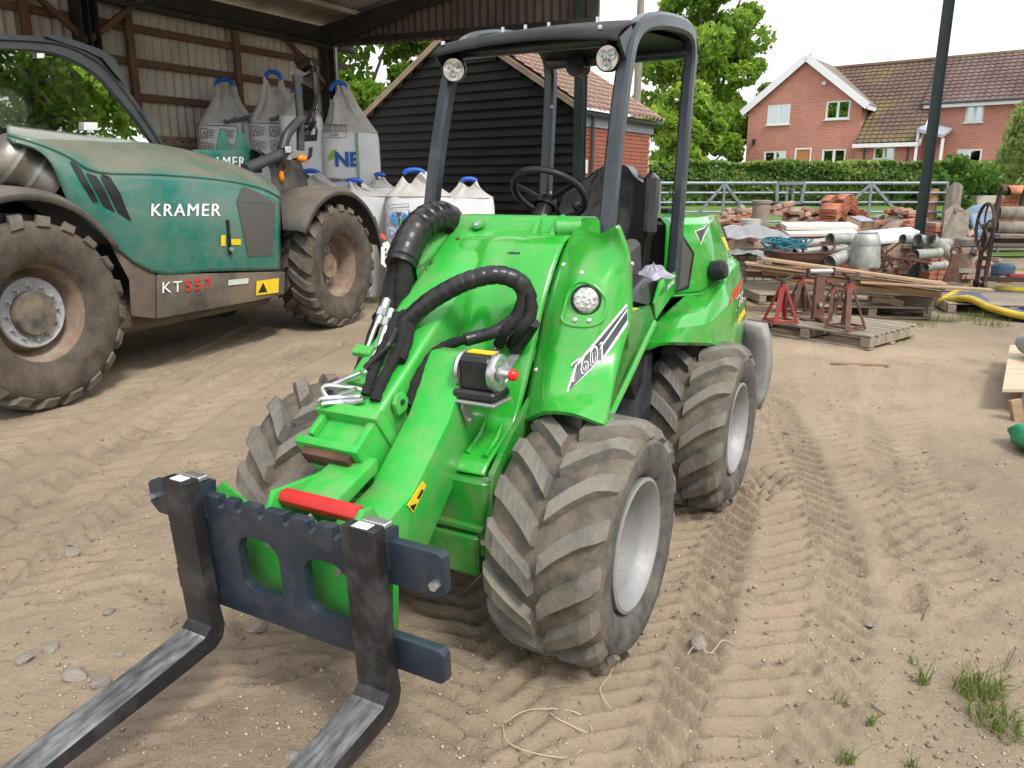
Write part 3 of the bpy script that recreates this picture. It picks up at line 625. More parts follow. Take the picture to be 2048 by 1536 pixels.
def brickwall_mat():
    m = bpy.data.materials.new('house_brick'); m.use_nodes = True; N = m.node_tree.nodes; L = m.node_tree.links; b = N['Principled BSDF']; tc = N.new('ShaderNodeTexCoord')
    mp = N.new('ShaderNodeMapping'); mp.inputs['Rotation'].default_value = (PI/2, 0, PI/2); L.new(tc.outputs['Object'], mp.inputs[0])
    sp = N.new('ShaderNodeSeparateXYZ'); L.new(tc.outputs['Object'], sp.inputs[0]); ad = N.new('ShaderNodeMath'); L.new(sp.outputs['X'], ad.inputs[0]); L.new(sp.outputs['Y'], ad.inputs[1])
    cb = N.new('ShaderNodeCombineXYZ'); L.new(ad.outputs[0], cb.inputs[0]); L.new(sp.outputs['Z'], cb.inputs[1])
    br = N.new('ShaderNodeTexBrick'); br.inputs['Scale'].default_value = 1; br.inputs['Brick Width'].default_value = .235; br.inputs['Row Height'].default_value = .0765; br.inputs['Mortar Size'].default_value = .009
    br.inputs['Color1'].default_value = (.42, .155, .110, 1); br.inputs['Color2'].default_value = (.34, .125, .090, 1); br.inputs['Mortar'].default_value = (.48, .33, .27, 1); L.new(cb.outputs[0], br.inputs['Vector'])
    n = N.new('ShaderNodeTexNoise'); n.inputs['Scale'].default_value = .9; n.inputs['Detail'].default_value = 6; L.new(tc.outputs['Object'], n.inputs['Vector']); mr = N.new('ShaderNodeMapRange'); mr.inputs[3].default_value = .8; mr.inputs[4].default_value = 1.2; L.new(n.outputs['Fac'], mr.inputs[0])
    mx = N.new('ShaderNodeMixRGB'); mx.blend_type = 'MULTIPLY'; mx.inputs[0].default_value = 1; L.new(br.outputs['Color'], mx.inputs[1]); L.new(mr.outputs[0], mx.inputs[2]); L.new(mx.outputs[0], b.inputs['Base Color']); b.inputs['Roughness'].default_value = .9
    bp = N.new('ShaderNodeBump'); bp.inputs['Strength'].default_value = .5; bp.inputs['Distance'].default_value = .01; L.new(br.outputs['Fac'], bp.inputs['Height']); bp.invert = True; L.new(bp.outputs[0], b.inputs['Normal']); MATS['house_brick'] = m
brickwall_mat()
# ================================================================== black weatherboarded outbuilding
OC = gy(1156, 372, 14.6)*np.array([1, 1, 0])
OB = Frame(OC, 35.0)            # local -u runs back along the brick side wall, -v runs left along the boarded gable
ob = OB.empty('black_outbuilding'); tag(ob, 'black weatherboarded outbuilding with pantile roof and brick side wall behind the green loader', 'building')
OE = OB.at(1152, 214, u=0)[2]
vl = OB.at(722, 186, u=0); WID = -vl[1]; OEL = vl[2]
ap_v = -WID/2; sr = OB.at(985, 95, u=0); OSL = (sr[2]-OE)/(-sr[1]); RID = OE+OSL*WID/2
DEP = -OB.at(1304, 250, v=0)[0]
MB().prism([(-WID+.03, 0), (-.03, 0), (-.03, OE-.05), (-WID/2, RID-.08), (-WID+.03, OE-.05)], .08, (-.06, 0, 0), (0, 1, 0), (0, 0, 1)).build('gable_core', 'weatherboard', ob)
z = .0; step = .172; i = 0
while z < RID-.12:
    zt = z+step; hw = WID/2 if zt < OE else max(.06, (RID-zt)/OSL)
    a, b = -WID/2-hw, -WID/2+hw; wob = random.uniform(-.004, .004)
    m = MB(); m.hull([(0.0+wob, a, zt+.02), (.012+wob, a, zt+.02), (.052+wob, a, z), (.03+wob, a, z)], [(0.0+wob, b, zt+.02), (.012+wob, b, zt+.02), (.052+wob, b, z+random.uniform(-.006, .006)), (.03+wob, b, z)]); m.build('weatherboard', 'weatherboard', ob, weld=True); z += step; i += 1
# brick side wall with single bricks
MB().box((-DEP/2-.05, -.09, OE/2-.1), (DEP-.1, .12, OE-.2)).build('mortar_core', 'mortar', ob)
MB().box((-DEP+.02, -WID/2, OE/2-.05), (.1, WID-.2, OE-.1)).build('back_wall', 'red_brick', ob)
bm2 = MB().box((0, 0, 0), (.215, .05, .065), None, .005).mesh('brick'); bm2.materials.append(MATS['red_brick'])
bm3 = MB().box((0, 0, 0), (.1025, .05, .065), None, .005).mesh('brick'); bm3.materials.append(MATS['red_brick'])
z = OE-.36; row = 0; nb = 0
while z > .2:
    uu = -.06-(.056 if row % 2 else 0); kk = 0
    while uu > -DEP+.1:
        L_ = .215 if row % 2 == 0 else .1025; 
        if nb < 290:
            o = bpy.data.objects.new('brick', bm2 if L_ > .2 else bm3); link(o, ob); o.location = (uu-L_/2, -.028+random.uniform(-.003, .003), z); nb += 1; z_last = z
        uu -= L_+.0105; kk += 1
    z -= .0755; row += 1
MB().box((-DEP/2-.03, -.028, (z_last-.04)/2), (DEP-.12, .05, z_last-.04)).build('lower_brickwork', 'house_brick', ob)
MB().box((-DEP/2, .0, OE-.22), (DEP+.1, .05, .2), None, .005).build('fascia', 'slate', ob)
m = MB(); m.tube([(-DEP-.2, .10, OE-.12), (.1, .10, OE-.10)], .055, 10); m.build('gutter', 'gutter', ob)
ud = OB.at(1184, 290, v=.06)[0]; m = MB(); m.tube([(ud, .08, OE-.15), (ud, .06, .05)], .035, 10); m.build('downpipe', 'gutter', ob)
m = MB().box((OB.at(1171, 333, v=.02)[0], .02, OB.at(1171, 333, v=.02)[2]), (.16, .01, .24)); m.build('wall_sign', 'white_sign', ob)
# pantile roof, both slopes; single tiles on the slope in view
sl_len = WID/2*math.hypot(1, OSL)+.2; nrow = 15; ncol = 18; tl = sl_len/nrow; tw = (DEP+.25)/ncol
tm = MB(); nn_ = 7; A = []
for e in (0, 1):
    A.append([(-tw*.54+tw*1.08*j/(nn_-1), e*(tl*1.13), .028*math.sin(j/(nn_-1)*2*PI+.6)+(.030 if e == 0 else .008)) for j in range(nn_)])
A0 = [(p[0], p[1], p[2]-.018) for p in A[0]]
tm.grid([A0, A[0], A[1]]); tmesh = tm.mesh('roof_tile'); tmesh.materials.append(MATS['pantile'])
ang = math.atan(OSL)
for r_ in range(nrow):
    for c_ in range(ncol):
        o = bpy.data.objects.new('roof_tile', tmesh); link(o, ob); d = -.14+r_*tl+random.uniform(-.006, .006)
        M = Matrix.Translation((.12-tw/2-c_*tw, .06-d*math.cos(ang), OE-.02+d*math.sin(ang)+random.uniform(-.004, .004)))@Matrix.Rotation(-(-PI/2-0)+PI/2, 4, 'Z')@Matrix.Rotation(ang, 4, 'X')@Matrix.Rotation(random.uniform(-.02, .02), 4, 'Z')
        # tile local y runs up the slope: rotate so that +y -> -v
        R3 = Matrix(((-1, 0, 0), (0, -math.cos(ang), -math.sin(ang)*-1), (0, math.sin(ang), math.cos(ang)))).to_4x4()
        o.matrix_local = Matrix.Translation((.12-tw/2-c_*tw, .10-d*math.cos(ang), OE+.03+d*math.sin(ang)+random.uniform(-.004, .004)))@R3
m = MB(); x0, x1 = .13, -DEP-.12
m.hull([(x0, .05, OE+.01), (x0, .05, OE+.04), (x0, -WID/2, RID+.05), (x0, -WID-.05, OE+.04), (x0, -WID-.05, OE+.01), (x0, -WID/2, RID+.01)], [(x1, .05, OE+.01), (x1, .05, OE+.04), (x1, -WID/2, RID+.05), (x1, -WID-.05, OE+.04), (x1, -WID-.05, OE+.01), (x1, -WID/2, RID+.01)]); m.build('roof_deck', 'pantile', ob, weld=True)
for sgn in (0, 1):
    a = (.10, .06 if sgn == 0 else -WID-.06, OE-.03); b = (.10, -WID/2, RID-.0); m = MB().bar(a, b, .11, .05, (1, 0, 0)); m.build('bargeboard', 'verge_wood', ob)
    a2 = (-DEP-.1, a[1], a[2]+.06); b2 = (-DEP-.1, b[1], b[2]+.06); m = MB().bar(a2, b2, .10, .10, (1, 0, 0)); m.build('verge', 'verge_wood', ob)
m = MB(); m.tube([(.02, -WID/2, RID+.07), (-DEP-.12, -WID/2, RID+.07)], .11, 10); m.build('ridge_tile', 'pantile', ob)

# ================================================================== red brick house
HY = 36.0; hg = 1.0
HA = Frame((*gy(1487, 372, HY)[:2], hg), 0)
h0 = gy(1487, 325, HY)
# front plane direction: gable front recedes to the left a little
HOUSE = Frame((*gy(1487, 372, 47.0)[:2], hg), 38.0)      # u towards camera, v to the right along the front
hs_ = HOUSE.empty('brick_house'); tag(hs_, 'red brick house with white bargeboards and brown tiled roofs beyond the hedge', 'house')
def hp(x, y, u=0): return HOUSE.at(x, y, u=u)
def wall_holes(m, v0, v1, z0, z1, u, holes, th=.18):
    """front wall in the plane u as a slab with rectangular openings"""
    vs_ = sorted(set([v0, v1]+[a for h in holes for a in (h[0], h[1])])); zs = sorted(set([z0, z1]+[a for h in holes for a in (h[2], h[3])]))
    for a, b in zip(vs_[:-1], vs_[1:]):
        for c, d in zip(zs[:-1], zs[1:]):
            mv, mz = (a+b)/2, (c+d)/2
            if any(h[0] < mv < h[1] and h[2] < mz < h[3] for h in holes): continue
            m.box((u-th/2, mv, mz), (th, b-a, d-c))
def window(par, v0, v1, z0, z1, u, name='window', panes=2):
    w = v1-v0; h = z1-z0; t = .085; m = MB()
    m.box((u-.05, (v0+v1)/2, z1-t/2), (.08, w, t)); m.box((u-.05, (v0+v1)/2, z0+t/2), (.08, w, t))
    for i in range(panes+1):
        vv = v0+t/2+(w-t)*i/panes; m.box((u-.048, vv, (z0+z1)/2), (.082, t*(1 if i in (0, panes) else 1.5), h-2*t))
    o = m.build(name, 'sage_frame', par)
    for i in range(panes):
        a = v0+w*i/panes; b = v0+w*(i+1)/panes; MB().box((u-.065, (a+b)/2, (z0+z1)/2), (.012, b-a-t, h-2*t)).build('pane', 'window_glass', o)
    MB().box((u+.03, (v0+v1)/2, z0-.035), (.16, w+.12, .06)).build('sill', 'sage_frame', o)
    MB().box((u-.5, (v0+v1)/2, (z0+z1)/2), (.02, w*1.0, h*1.0)).build('dark_room_sheet', 'black_print', o)  # black sheet added inside, standing in for the unlit room
    return o
def rect(x0, x1, y0, y1, u=0):
    a = hp((x0+x1)/2, y0, u); b = hp((x0+x1)/2, y1, u); c = hp(x0, (y0+y1)/2, u); d = hp(x1, (y0+y1)/2, u); return (c[1], d[1], b[2], a[2])
# --- gable wing
gl = hp(1487, 216); gr = hp(1726, 196); V0, V1 = 0.0, gr[1]; ZE = (gl[2]+gr[2])/2; pk = hp(1612, 112); ZP = pk[2]; VM = (V0+V1)/2
W1 = rect(1535, 1580, 209, 249); W2 = rect(1652, 1700, 201, 238); W3 = rect(1527, 1571, 302, 345); W4 = rect(1643, 1690, 298, 345); D1 = rect(1588, 1621, 296, 352)
D1 = (D1[0], D1[1], .02, D1[3])
m = MB(); wall_holes(m, V0, V1, -.3, ZE, 0, [W1, W2, W3, W4, D1]); m.prism([(V0, ZE), (V1, ZE), (VM, ZP-.12)], .18, (-.09, 0, 0), (0, 1, 0), (0, 0, 1))
m.box((-4.0, V1-.09, (ZE-.3)/2), (7.6, .18, ZE+.3)); m.box((-4.0, V0+.09, (ZE-.3)/2), (7.6, .18, ZE+.3)); m.build('wall', 'house_brick', hs_)
for w in (W1, W2, W3, W4): window(hs_, *w, 0)
dd = MB().box((-.08, (D1[0]+D1[1])/2, D1[3]/2), (.06, D1[1]-D1[0]-.14, D1[3]-.1)).build('door', 'oak_door', hs_)
m = MB(); m.box((-.05, D1[0]+.04, D1[3]/2), (.1, .08, D1[3])); m.box((-.05, D1[1]-.04, D1[3]/2), (.1, .08, D1[3])); m.box((-.05, (D1[0]+D1[1])/2, D1[3]-.04), (.1, D1[1]-D1[0]-.16, .08)); m.build('frame', 'white_upvc', dd)
MB().box((-.045, (D1[0]+D1[1])/2, D1[3]*.68), (.02, .16, .3)).build('pane', 'window_glass', dd)
def tiled(m, p0, ex, es, W, S, pw=.30, pr=.32, amp=.035):
    """tiled slope: waves across, stepped courses up the slope"""
    ex = np.array(ex, float); es = np.array(es, float); nn = np.cross(ex, es); nn /= np.linalg.norm(nn); n = int(W/pw*5)+1; t = np.linspace(0, W, n); w = amp*np.abs(np.sin(t/pw*PI)); rows = []; k = int(S/pr)+1
    for i in range(k):
        for e, h in ((i*pr, .045), (min((i+1)*pr, S), .0)):
            rows.append(np.array(p0)+np.outer(t, ex)+es*e+np.outer(w+h, nn))
    m.grid(np.array(rows), 0, False); return m
OV = .35
sg = (ZP-ZE)/(VM-V0); sL = math.hypot(VM-V0+OV, sg*(VM-V0+OV)); nS = np.array([0, 1, sg])/math.hypot(1, sg)
rf = MB(); rf.hull([(OV*.6, V0-OV, ZE-sg*OV), (OV*.6, VM, ZP), (OV*.6, V1+OV, ZE-sg*OV), (OV*.6, V1+OV, ZE-sg*OV-.1), (OV*.6, VM, ZP-.1), (OV*.6, V0-OV, ZE-sg*OV-.1)], [(-8, V0-OV, ZE-sg*OV), (-8, VM, ZP), (-8, V1+OV, ZE-sg*OV), (-8, V1+OV, ZE-sg*OV-.1), (-8, VM, ZP-.1), (-8, V0-OV, ZE-sg*OV-.1)])
roof1 = rf.build('roof', 'concrete_tile', hs_, weld=True)
m = MB(); tiled(m, (-8, V1+OV, ZE-sg*OV+.02), (1, 0, 0), (0, -1/math.hypot(1, sg), sg/math.hypot(1, sg)), 8+OV*.6, sL, .3, .33, .03)
tiled(m, (OV*.6, V0-OV, ZE-sg*OV+.02), (-1, 0, 0), (0, 1/math.hypot(1, sg), sg/math.hypot(1, sg)), 8+OV*.6, sL, .3, .33, .03); m.build('roof_tiles', 'concrete_tile', roof1)
for s in (0, 1):
    e = V0-OV if s == 0 else V1+OV
    MB().bar((OV*.6+.04, e, ZE-sg*OV-.10), (OV*.6+.04, VM, ZP-.08), .36, .05, (1, 0, 0)).build('bargeboard', 'white_upvc', hs_)
MB().box((-1.0, V1+OV-.02, ZE-sg*OV-.16), (2.4, .05, .2)).build('fascia', 'white_upvc', hs_)
m = MB(); m.box((-3.0, VM-.9, ZP-.15), (.6, .5, .7), None, .01); m.box((-3.0, VM-.9, ZP+.22), (.68, .58, .1)); m.lathe([(.13, ZP+.26), (.11, ZP+.5), (.14, ZP+.52)], (-3.0, VM-.9, 0), 'z', 12); m.build('chimney', 'red_brick', roof1)
m = MB().box((.06, hp(1649, 167)[1], hp(1649, 167)[2]), (.12, .22, .2), None, .02); m.build('alarm_box', 'white_plastic', hs_)
q = hp(1509, 285); m = MB(); m.box((.1, q[1], q[2]), (.14, .14, .26), None, .02); m.box((.05, q[1], q[2]+.16), (.2, .2, .04)); m.build('wall_lamp', 'black_print', hs_)
# --- middle catslide range and right wing (set a little back)
UB = -1.6
c0 = hp(1728, 288, .4); c1 = hp(1828, 288, .4); r0 = hp(1710, 135, UB-3.2); r1 = hp(1895, 120, UB-3.2)
VMa, VMb = V1+.02, c1[1]; ZL = c0[2]; ZR = (r0[2]+r1[2])/2
roof2 = MB(); sl3 = np.array([-(.4+.35-(UB-3.2)), 0, ZR-ZL]); SL3 = np.linalg.norm(sl3)
tiled(roof2, (.75, VMa, ZL), (0, 1, 0), sl3/SL3, VMb-VMa+.35, SL3, .30, .34, .05); roof2.build('roof', 'moss_tile', hs_)
MB().hull([(.7, VMa, ZL-.06), (.7, VMb+.3, ZL-.06), (.7, VMb+.3, ZL-.16), (.7, VMa, ZL-.16)], [(UB-3.2, VMa, ZR-.06), (UB-3.2, VMb+.3, ZR-.06), (UB-3.2, VMb+.3, ZR-.16), (UB-3.2, VMa, ZR-.16)]).build('roof_deck', 'moss_tile', hs_, weld=True)
MB().bar((.8, VMb+.34, ZL-.08), (UB-3.2, VMb+.34, ZR-.08), .06, .26).build('bargeboard', 'white_upvc', hs_)
MB().box((.78, (VMa+VMb)/2+.1, ZL-.1), (.04, VMb-VMa+.4, .2)).build('fascia', 'white_upvc', hs_)
W5 = rect(1747, 1789, 294, 319, .4)
m = MB(); wall_holes(m, VMa, VMb, -.3, ZL-.05, .4, [W5]); m.prism([(-.3, .35), (ZL-.1, .35), (ZR-.3, UB-3.1), (-.3, UB-3.1)], .16, (0, VMb-.08, 0), (0, 0, 1), (1, 0, 0)); m.build('wall', 'house_brick', hs_); window(hs_, *W5, .4)
for px in (1729, 1816): q = hp(px, 300, .45); MB().cyl((.47, q[1], ZL-.1), (.47, q[1], -.2), .045, 8).build('downpipe', 'gutter', hs_)
e0 = hp(1890, 212, UB); e1 = hp(2030, 201, UB); ZE3 = (e0[2]+e1[2])/2; VR = VMb; VR1 = VMb+11.0
W6 = rect(1931, 1967, 211, 244, UB); W7 = rect(1913, 1963, 298, 330, UB); 
m = MB(); wall_holes(m, VR, VR1, -.3, ZE3, UB, [W6, W7]); m.build('wall', 'house_brick', hs_); window(hs_, *W6, UB); window(hs_, *W7, UB)
sl4 = np.array([-(UB+.4-(UB-3.2)), 0, ZR-ZE3]); SL4 = np.linalg.norm(sl4); roof3 = MB(); tiled(roof3, (UB+.4, VR-.2, ZE3+.06), (0, 1, 0), sl4/SL4, VR1-VR, SL4, .30, .34, .05); roof3.build('roof', 'brown_tile', hs_)
MB().box((UB+.4, (VR+VR1)/2-.1, ZE3-.02), (.05, VR1-VR, .24)).build('fascia', 'white_upvc', hs_); MB().cyl((UB+.5, VR-.2, ZE3+.08), (UB+.5, VR1, ZE3+.08), .06, 8).build('gutter', 'gutter', hs_)
MB().tube([(UB-3.2, V1-3.4, ZR+.06), (UB-3.2, VR1, ZR+.06)], .14, 8).build('ridge', 'moss_tile', hs_)
zr_ = lambda u_: ZR-(ZR-ZL)*(u_-(UB-3.2))/(.75-(UB-3.2))
m = MB(); tiled(m, (-.35, VMa-3.3, zr_(-.35)), (0, 1, 0), np.array([UB-3.2+.35, 0, ZR-zr_(-.35)])/np.linalg.norm([UB-3.2+.35, ZR-zr_(-.35)]), 3.35, np.linalg.norm([UB-3.2+.35, ZR-zr_(-.35)]), .30, .34, .05); m.build('roof_behind', 'moss_tile', hs_)
q = hp(2040, 160, UB-1.5); MB().box((q[0], q[1], q[2]), (.7, .9, .12), rotm('Y', .6), .03).build('roof_vent', 'lead', hs_)
# porch
pa = hp(1842, 258, .2); pb = hp(1890, 277, .2); m = MB(); m.hull([(.9, pa[1], pa[2]), (.9, pb[1], pb[2]+.15), (.9, pb[1], pb[2]), (.9, pa[1], pa[2]-.18)], [(UB, pa[1], pa[2]+.45), (UB, pb[1], pb[2]+.6), (UB, pb[1], pb[2]+.5), (UB, pa[1], pa[2]+.2)]); m.build('porch_roof', 'lead', hs_, weld=True)
for q in (pa, pb): MB().box((.7, q[1], q[2]/2), (.12, .12, q[2])).build('porch_post', 'white_upvc', hs_)

# ================================================================== hedge, gate, trees
hd = thing('hedge', 'long clipped laurel hedge in front of the red brick house', 'hedge', (0, 0, 0))
def hedge_pts(n, seed):
    r = np.random.default_rng(seed); x = r.uniform(4.0, 24.5, n); top = 2.32+.05*np.sin(x*2.1)+.04*np.sin(x*5.3); face = r.random(n)
    y = np.where(face < .72, 28.2+.18*r.random(n)+.12*np.sin(x*3.1), 28.2+1.1*r.random(n)); z = np.where(face < .72, r.uniform(.75, 2.34, n), top-.10*r.random(n)); z = np.minimum(z, top)
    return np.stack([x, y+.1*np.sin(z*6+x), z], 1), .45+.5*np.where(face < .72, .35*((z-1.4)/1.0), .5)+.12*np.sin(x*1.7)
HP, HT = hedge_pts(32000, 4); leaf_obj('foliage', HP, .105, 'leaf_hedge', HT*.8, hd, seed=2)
MB().box((14.2, 28.95, 1.35), (20.4, 1.1, 1.5), None, .1).build('inner_growth', 'leaf_hedge', hd)
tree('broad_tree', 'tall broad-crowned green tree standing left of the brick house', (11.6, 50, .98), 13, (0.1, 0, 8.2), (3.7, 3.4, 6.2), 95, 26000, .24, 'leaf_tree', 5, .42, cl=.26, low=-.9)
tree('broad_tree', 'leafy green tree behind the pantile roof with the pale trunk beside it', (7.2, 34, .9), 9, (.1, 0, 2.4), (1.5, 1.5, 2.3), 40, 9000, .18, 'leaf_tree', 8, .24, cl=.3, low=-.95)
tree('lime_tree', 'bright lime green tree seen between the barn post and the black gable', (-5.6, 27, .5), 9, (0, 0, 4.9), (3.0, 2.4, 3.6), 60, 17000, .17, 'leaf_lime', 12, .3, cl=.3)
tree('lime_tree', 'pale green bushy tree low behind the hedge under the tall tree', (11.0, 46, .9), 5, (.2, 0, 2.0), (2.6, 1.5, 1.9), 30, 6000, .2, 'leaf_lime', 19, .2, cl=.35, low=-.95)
# weeping willow at the right edge
wl = thing('weeping_willow', 'pale weeping tree drooping in from the right edge before the house', 'tree', (14.9, 20.5, .4), 0, 'trees around the yard')
r = np.random.default_rng(33); PT = []; TN = []
for i in range(230):
    a = r.uniform(0, 2*PI); rr = 1.9*math.sqrt(r.random()); x0_, y0_ = rr*math.cos(a), rr*math.sin(a)*.8; zt = 3.35-.26*rr*rr*.6+r.normal(0, .15); Ln = r.uniform(.5, 1.5)+.3*rr
    n = int(46*Ln); t = np.sort(r.random(n)); o = r.normal(0, .05, (n, 3)); PT.append(np.stack([x0_+.5*t*math.cos(a), y0_+.4*t*math.sin(a), zt-Ln*t*t], 1)+o); TN.append(np.full(n, .5+r.normal(0, .15)))
leaf_obj('crown', np.concatenate(PT), .075, 'leaf_willow', np.concatenate(TN), wl, seed=3, elong=2.6, droop=1.5)
MB().tube(smooth_path([(0, 0, 0), (.1, 0, 1.4), (0, .1, 2.9)], 4), np.linspace(.17, .05, 9), 8).build('trunk', 'bark', wl)
# ivy clad bush by the gate post
iv = thing('ivy_bush', 'rounded bright ivy bush climbing over the brick wall behind the gate post', 'bush', (*gy(1905, 372, 16.6)[:2], .25))
P, tn, _ = crown_points((0, 0, .75), (.95, .7, 1.12), 42, 9000, 41, shell=.7, cl=.33, low=-.9); P = P[P[:, 2] > 0]; leaf_obj('foliage', P, .075, 'leaf_ivy', tn[:len(P)], iv, seed=6)
m = MB(); m.tube(smooth_path([(0, 0, 0), (.1, 0, .6), (-.1, .1, 1.2)], 4), .06, 6); m.build('stem', 'bark', iv)
# trees standing off to the right: they show in the cab glass and the paint
for i, (x, y, s, sc) in enumerate(((20, 5.5, 51, 1.0), (23, -3, 52, 1.15), (19, 12.5, 53, .85), (12, -14, 55, 1.0))):
    tree('yard_tree', ['tall green tree mirrored in the cab glass beside the yard', 'large spreading tree further along the right side of the yard', 'smaller tree near the willow at the right of the yard', 'green tree behind the photographer on the right'][i], (x, y, 0), 11, (0, 0, 6.0*sc), (3.6*sc, 3.6*sc, 4.6*sc), 70, 16000, .17, 'leaf_tree', s, .35, cl=.3)
# utility pole and yard post
MB().tube([(gy(1281, 20, 30)[0], 30, 0), (gy(1281, 20, 30)[0], 30, 9.5)], [.15, .12], 10).build('utility_pole', 'weathered_wood'); tag(bpy.data.objects['utility_pole'], 'grey wooden utility pole rising behind the loader canopy', 'pole')
yp = gy(1838, 520, 12.0); yt = gy(1890, 40, 12.0)
m = MB(); zz = 6.2; m.box((0, 0, zz/2), (.14, .010, zz)); m.box((-.07, 0, zz/2), (.014, .13, zz)); m.box((.07, 0, zz/2), (.014, .13, zz)); m.box((0, 0, .01), (.34, .34, .03))
o = m.build('steel_post', 'steel_green'); o.location = (gy(1868, 235, 12.0)[0], 12.0, 0); o.rotation_euler = (0, 0, -.45); tag(o, 'tall dark green steel column standing alone among the building materials', 'post')

# field gates
GA = Frame((*gy(1350, 372, 15.0)[:2], .2), -2.0)
def gate(name, label, v0, v1, tops):
    t = thing(name, label, 'gate', GA.o, GA.rot, 'blue grey field gates')
    z1 = EYE-.2+(372-365)*15/FOC-.0; zs = [z1-.01-i*.178 for i in range(6)]
    for i, z in enumerate(zs): MB().tube([(0, v0, z), (0, v1, z)], .03 if i == 0 else .022, 8).build('rail', 'gate_metal', t)
    for v in (v0, v1): MB().tube([(0, v, zs[0]+.03), (0, v, zs[-1]-.03)], .026, 8).build('stile', 'gate_metal', t)
    mid = (v0+v1)/2
    MB().box((.03, mid, (zs[0]+zs[-1])/2), (.012, .05, zs[0]-zs[-1])).build('upright', 'gate_metal', t)
    for s in (v0, v1): MB().bar((.035, mid, zs[0]), (.035, lerp([mid], [s], .62)[0], zs[-1]), .05, .012, (1, 0, 0)).build('brace', 'gate_metal', t)
    return t
gv = lambda px: GA.at(px, 385, u=0)[1]
g1 = gate('field_gate', 'left blue grey tubular field gate behind the brick rubble', gv(1320), gv(1574), 0)
g2 = gate('field_gate', 'right blue grey tubular field gate running to the split wooden post', gv(1586), gv(1893), 0)
zt = EYE-.2+.06; a, b = gv(1551), gv(1606); m = MB()
for p, q in (((.06, a, zt), (.06, b, zt)), ((.06, a+.02, zt-.36), (.06, b-.04, zt-.36)), ((.06, a, zt), (.06, a+.02, zt-.36)), ((.06, b, zt), (.06, b-.04, zt-.36))): m.bar(p, q, .055, .02, (1, 0, 0))
m.build('latch_frame', 'gate_metal', g1)
def rough_post(name, label, px, Y, w, h, mat):
    o3 = gy(px, 372, Y); m = MB(); n = 8
    prof = [[(w*(.5+.12*random.random())*math.cos(2*PI*k/n)+.04*z, w*(.5+.12*random.random())*math.sin(2*PI*k/n), z*h+(random.uniform(-.1, .06) if z == 1 else 0)) for k in range(n+1)] for z in (0, .3, .65, .9, 1)]
    for r_ in prof: r_[-1] = r_[0]
    m.grid(prof, 0, False); m.add([p for p in prof[-1][:-1]], [tuple(range(n))], 0, False); o = m.build(name, mat); o.location = (o3[0], Y, .15); tag(o, label, 'post'); return o
rough_post('gate_post', 'split weathered grey timber gate post beside the ivy bush', 1907, 14.9, .24, 1.38, 'weathered_wood')
rough_post('gate_post', 'stripped orange-brown timber post just left of the split grey post', 1864, 15.3, .19, 1.25, 'orange_wood')
# brick garden wall with terracotta coping at the right edge
gwF = Frame((*gy(1965, 372, 16.2)[:2], .2), -6.0)
gw = gwF.empty('garden_wall'); tag(gw, 'old brick garden wall with rounded terracotta coping at the right edge', 'wall')
MB().box((-.08, 1.7, .55), (.2, 3.6, 1.1)).build('core', 'mortar', gw); bmw = MB().box((0, 0, 0), (.05, .215, .065), None, .005).mesh('brick'); bmw.materials.append(MATS['red_brick'])
for r_ in range(14):
    for c_ in range(13):
        vv = -.05+c_*.226+(.113 if r_ % 2 else 0)
        if vv < .55-(1.1-r_*.0755-.1)*0 and (1.13-r_*.0755) > .55+vv*1.1: continue
        o = bpy.data.objects.new('brick', bmw); link(o, gw); o.location = (.035+random.uniform(-.004, .004), vv, 1.13-r_*.0755-.06)
for c_ in range(7):
    m = MB(); n = 8; A = [[(.19*math.cos(PI*k/n), .5+c_*.46, .19*math.sin(PI*k/n)*.8+1.13) for k in range(n+1)], [(.19*math.cos(PI*k/n), .5+c_*.46+.44, .19*math.sin(PI*k/n)*.8+1.13) for k in range(n+1)]]; m.grid(A); m.build('coping', 'terracotta', gw, solid=.02)
# ================================================================== compact loader
_a = rad(28.5); AVF = Frame(np.array([.385, 2.23])-.67*np.array([math.cos(_a), -math.sin(_a)]), 28.5)
ld = AVF.empty('compact_loader'); tag(ld, 'bright green compact articulated loader with black canopy and muddy chevron tyres', 'loader')
def A(x, y, v): return AVF.at(x, y, v=v)
def mir(p): return (p[0], -p[1], p[2])
def to_local(fr):
    return np.stack([fr.u, fr.v, fr.w])
def hit(fr, G, x, y):
    """point of a surface grid that the photo point falls on (frame coordinates)"""
    M = to_local(fr); o = M@(cC-fr.o); d = M@ray(x, y); a = G[:-1, :-1].reshape(-1, 3); b = G[:-1, 1:].reshape(-1, 3); c = G[1:, 1:].reshape(-1, 3); e = G[1:, :-1].reshape(-1, 3)
    best = None
    for T in ((a, b, c), (a, c, e)):
        e1 = T[1]-T[0]; e2 = T[2]-T[0]; p = np.cross(d, e2); det = np.sum(e1*p, 1); det = np.where(abs(det) < 1e-12, 1e-12, det); t = o-T[0]; u = np.sum(t*p, 1)/det; q = np.cross(t, e1); v = (q@d)/det; s = np.sum(e2*q, 1)/det
        ok = (u >= -.002) & (v >= -.002) & (u+v <= 1.004) & (s > .1)
        if ok.any():
            i = np.where(ok)[0][np.argmin(s[ok])]
            if best is None or s[i] < best[0]: best = (s[i], o+d*s[i])
    return None if best is None else best[1]-d/np.linalg.norm(d)*0
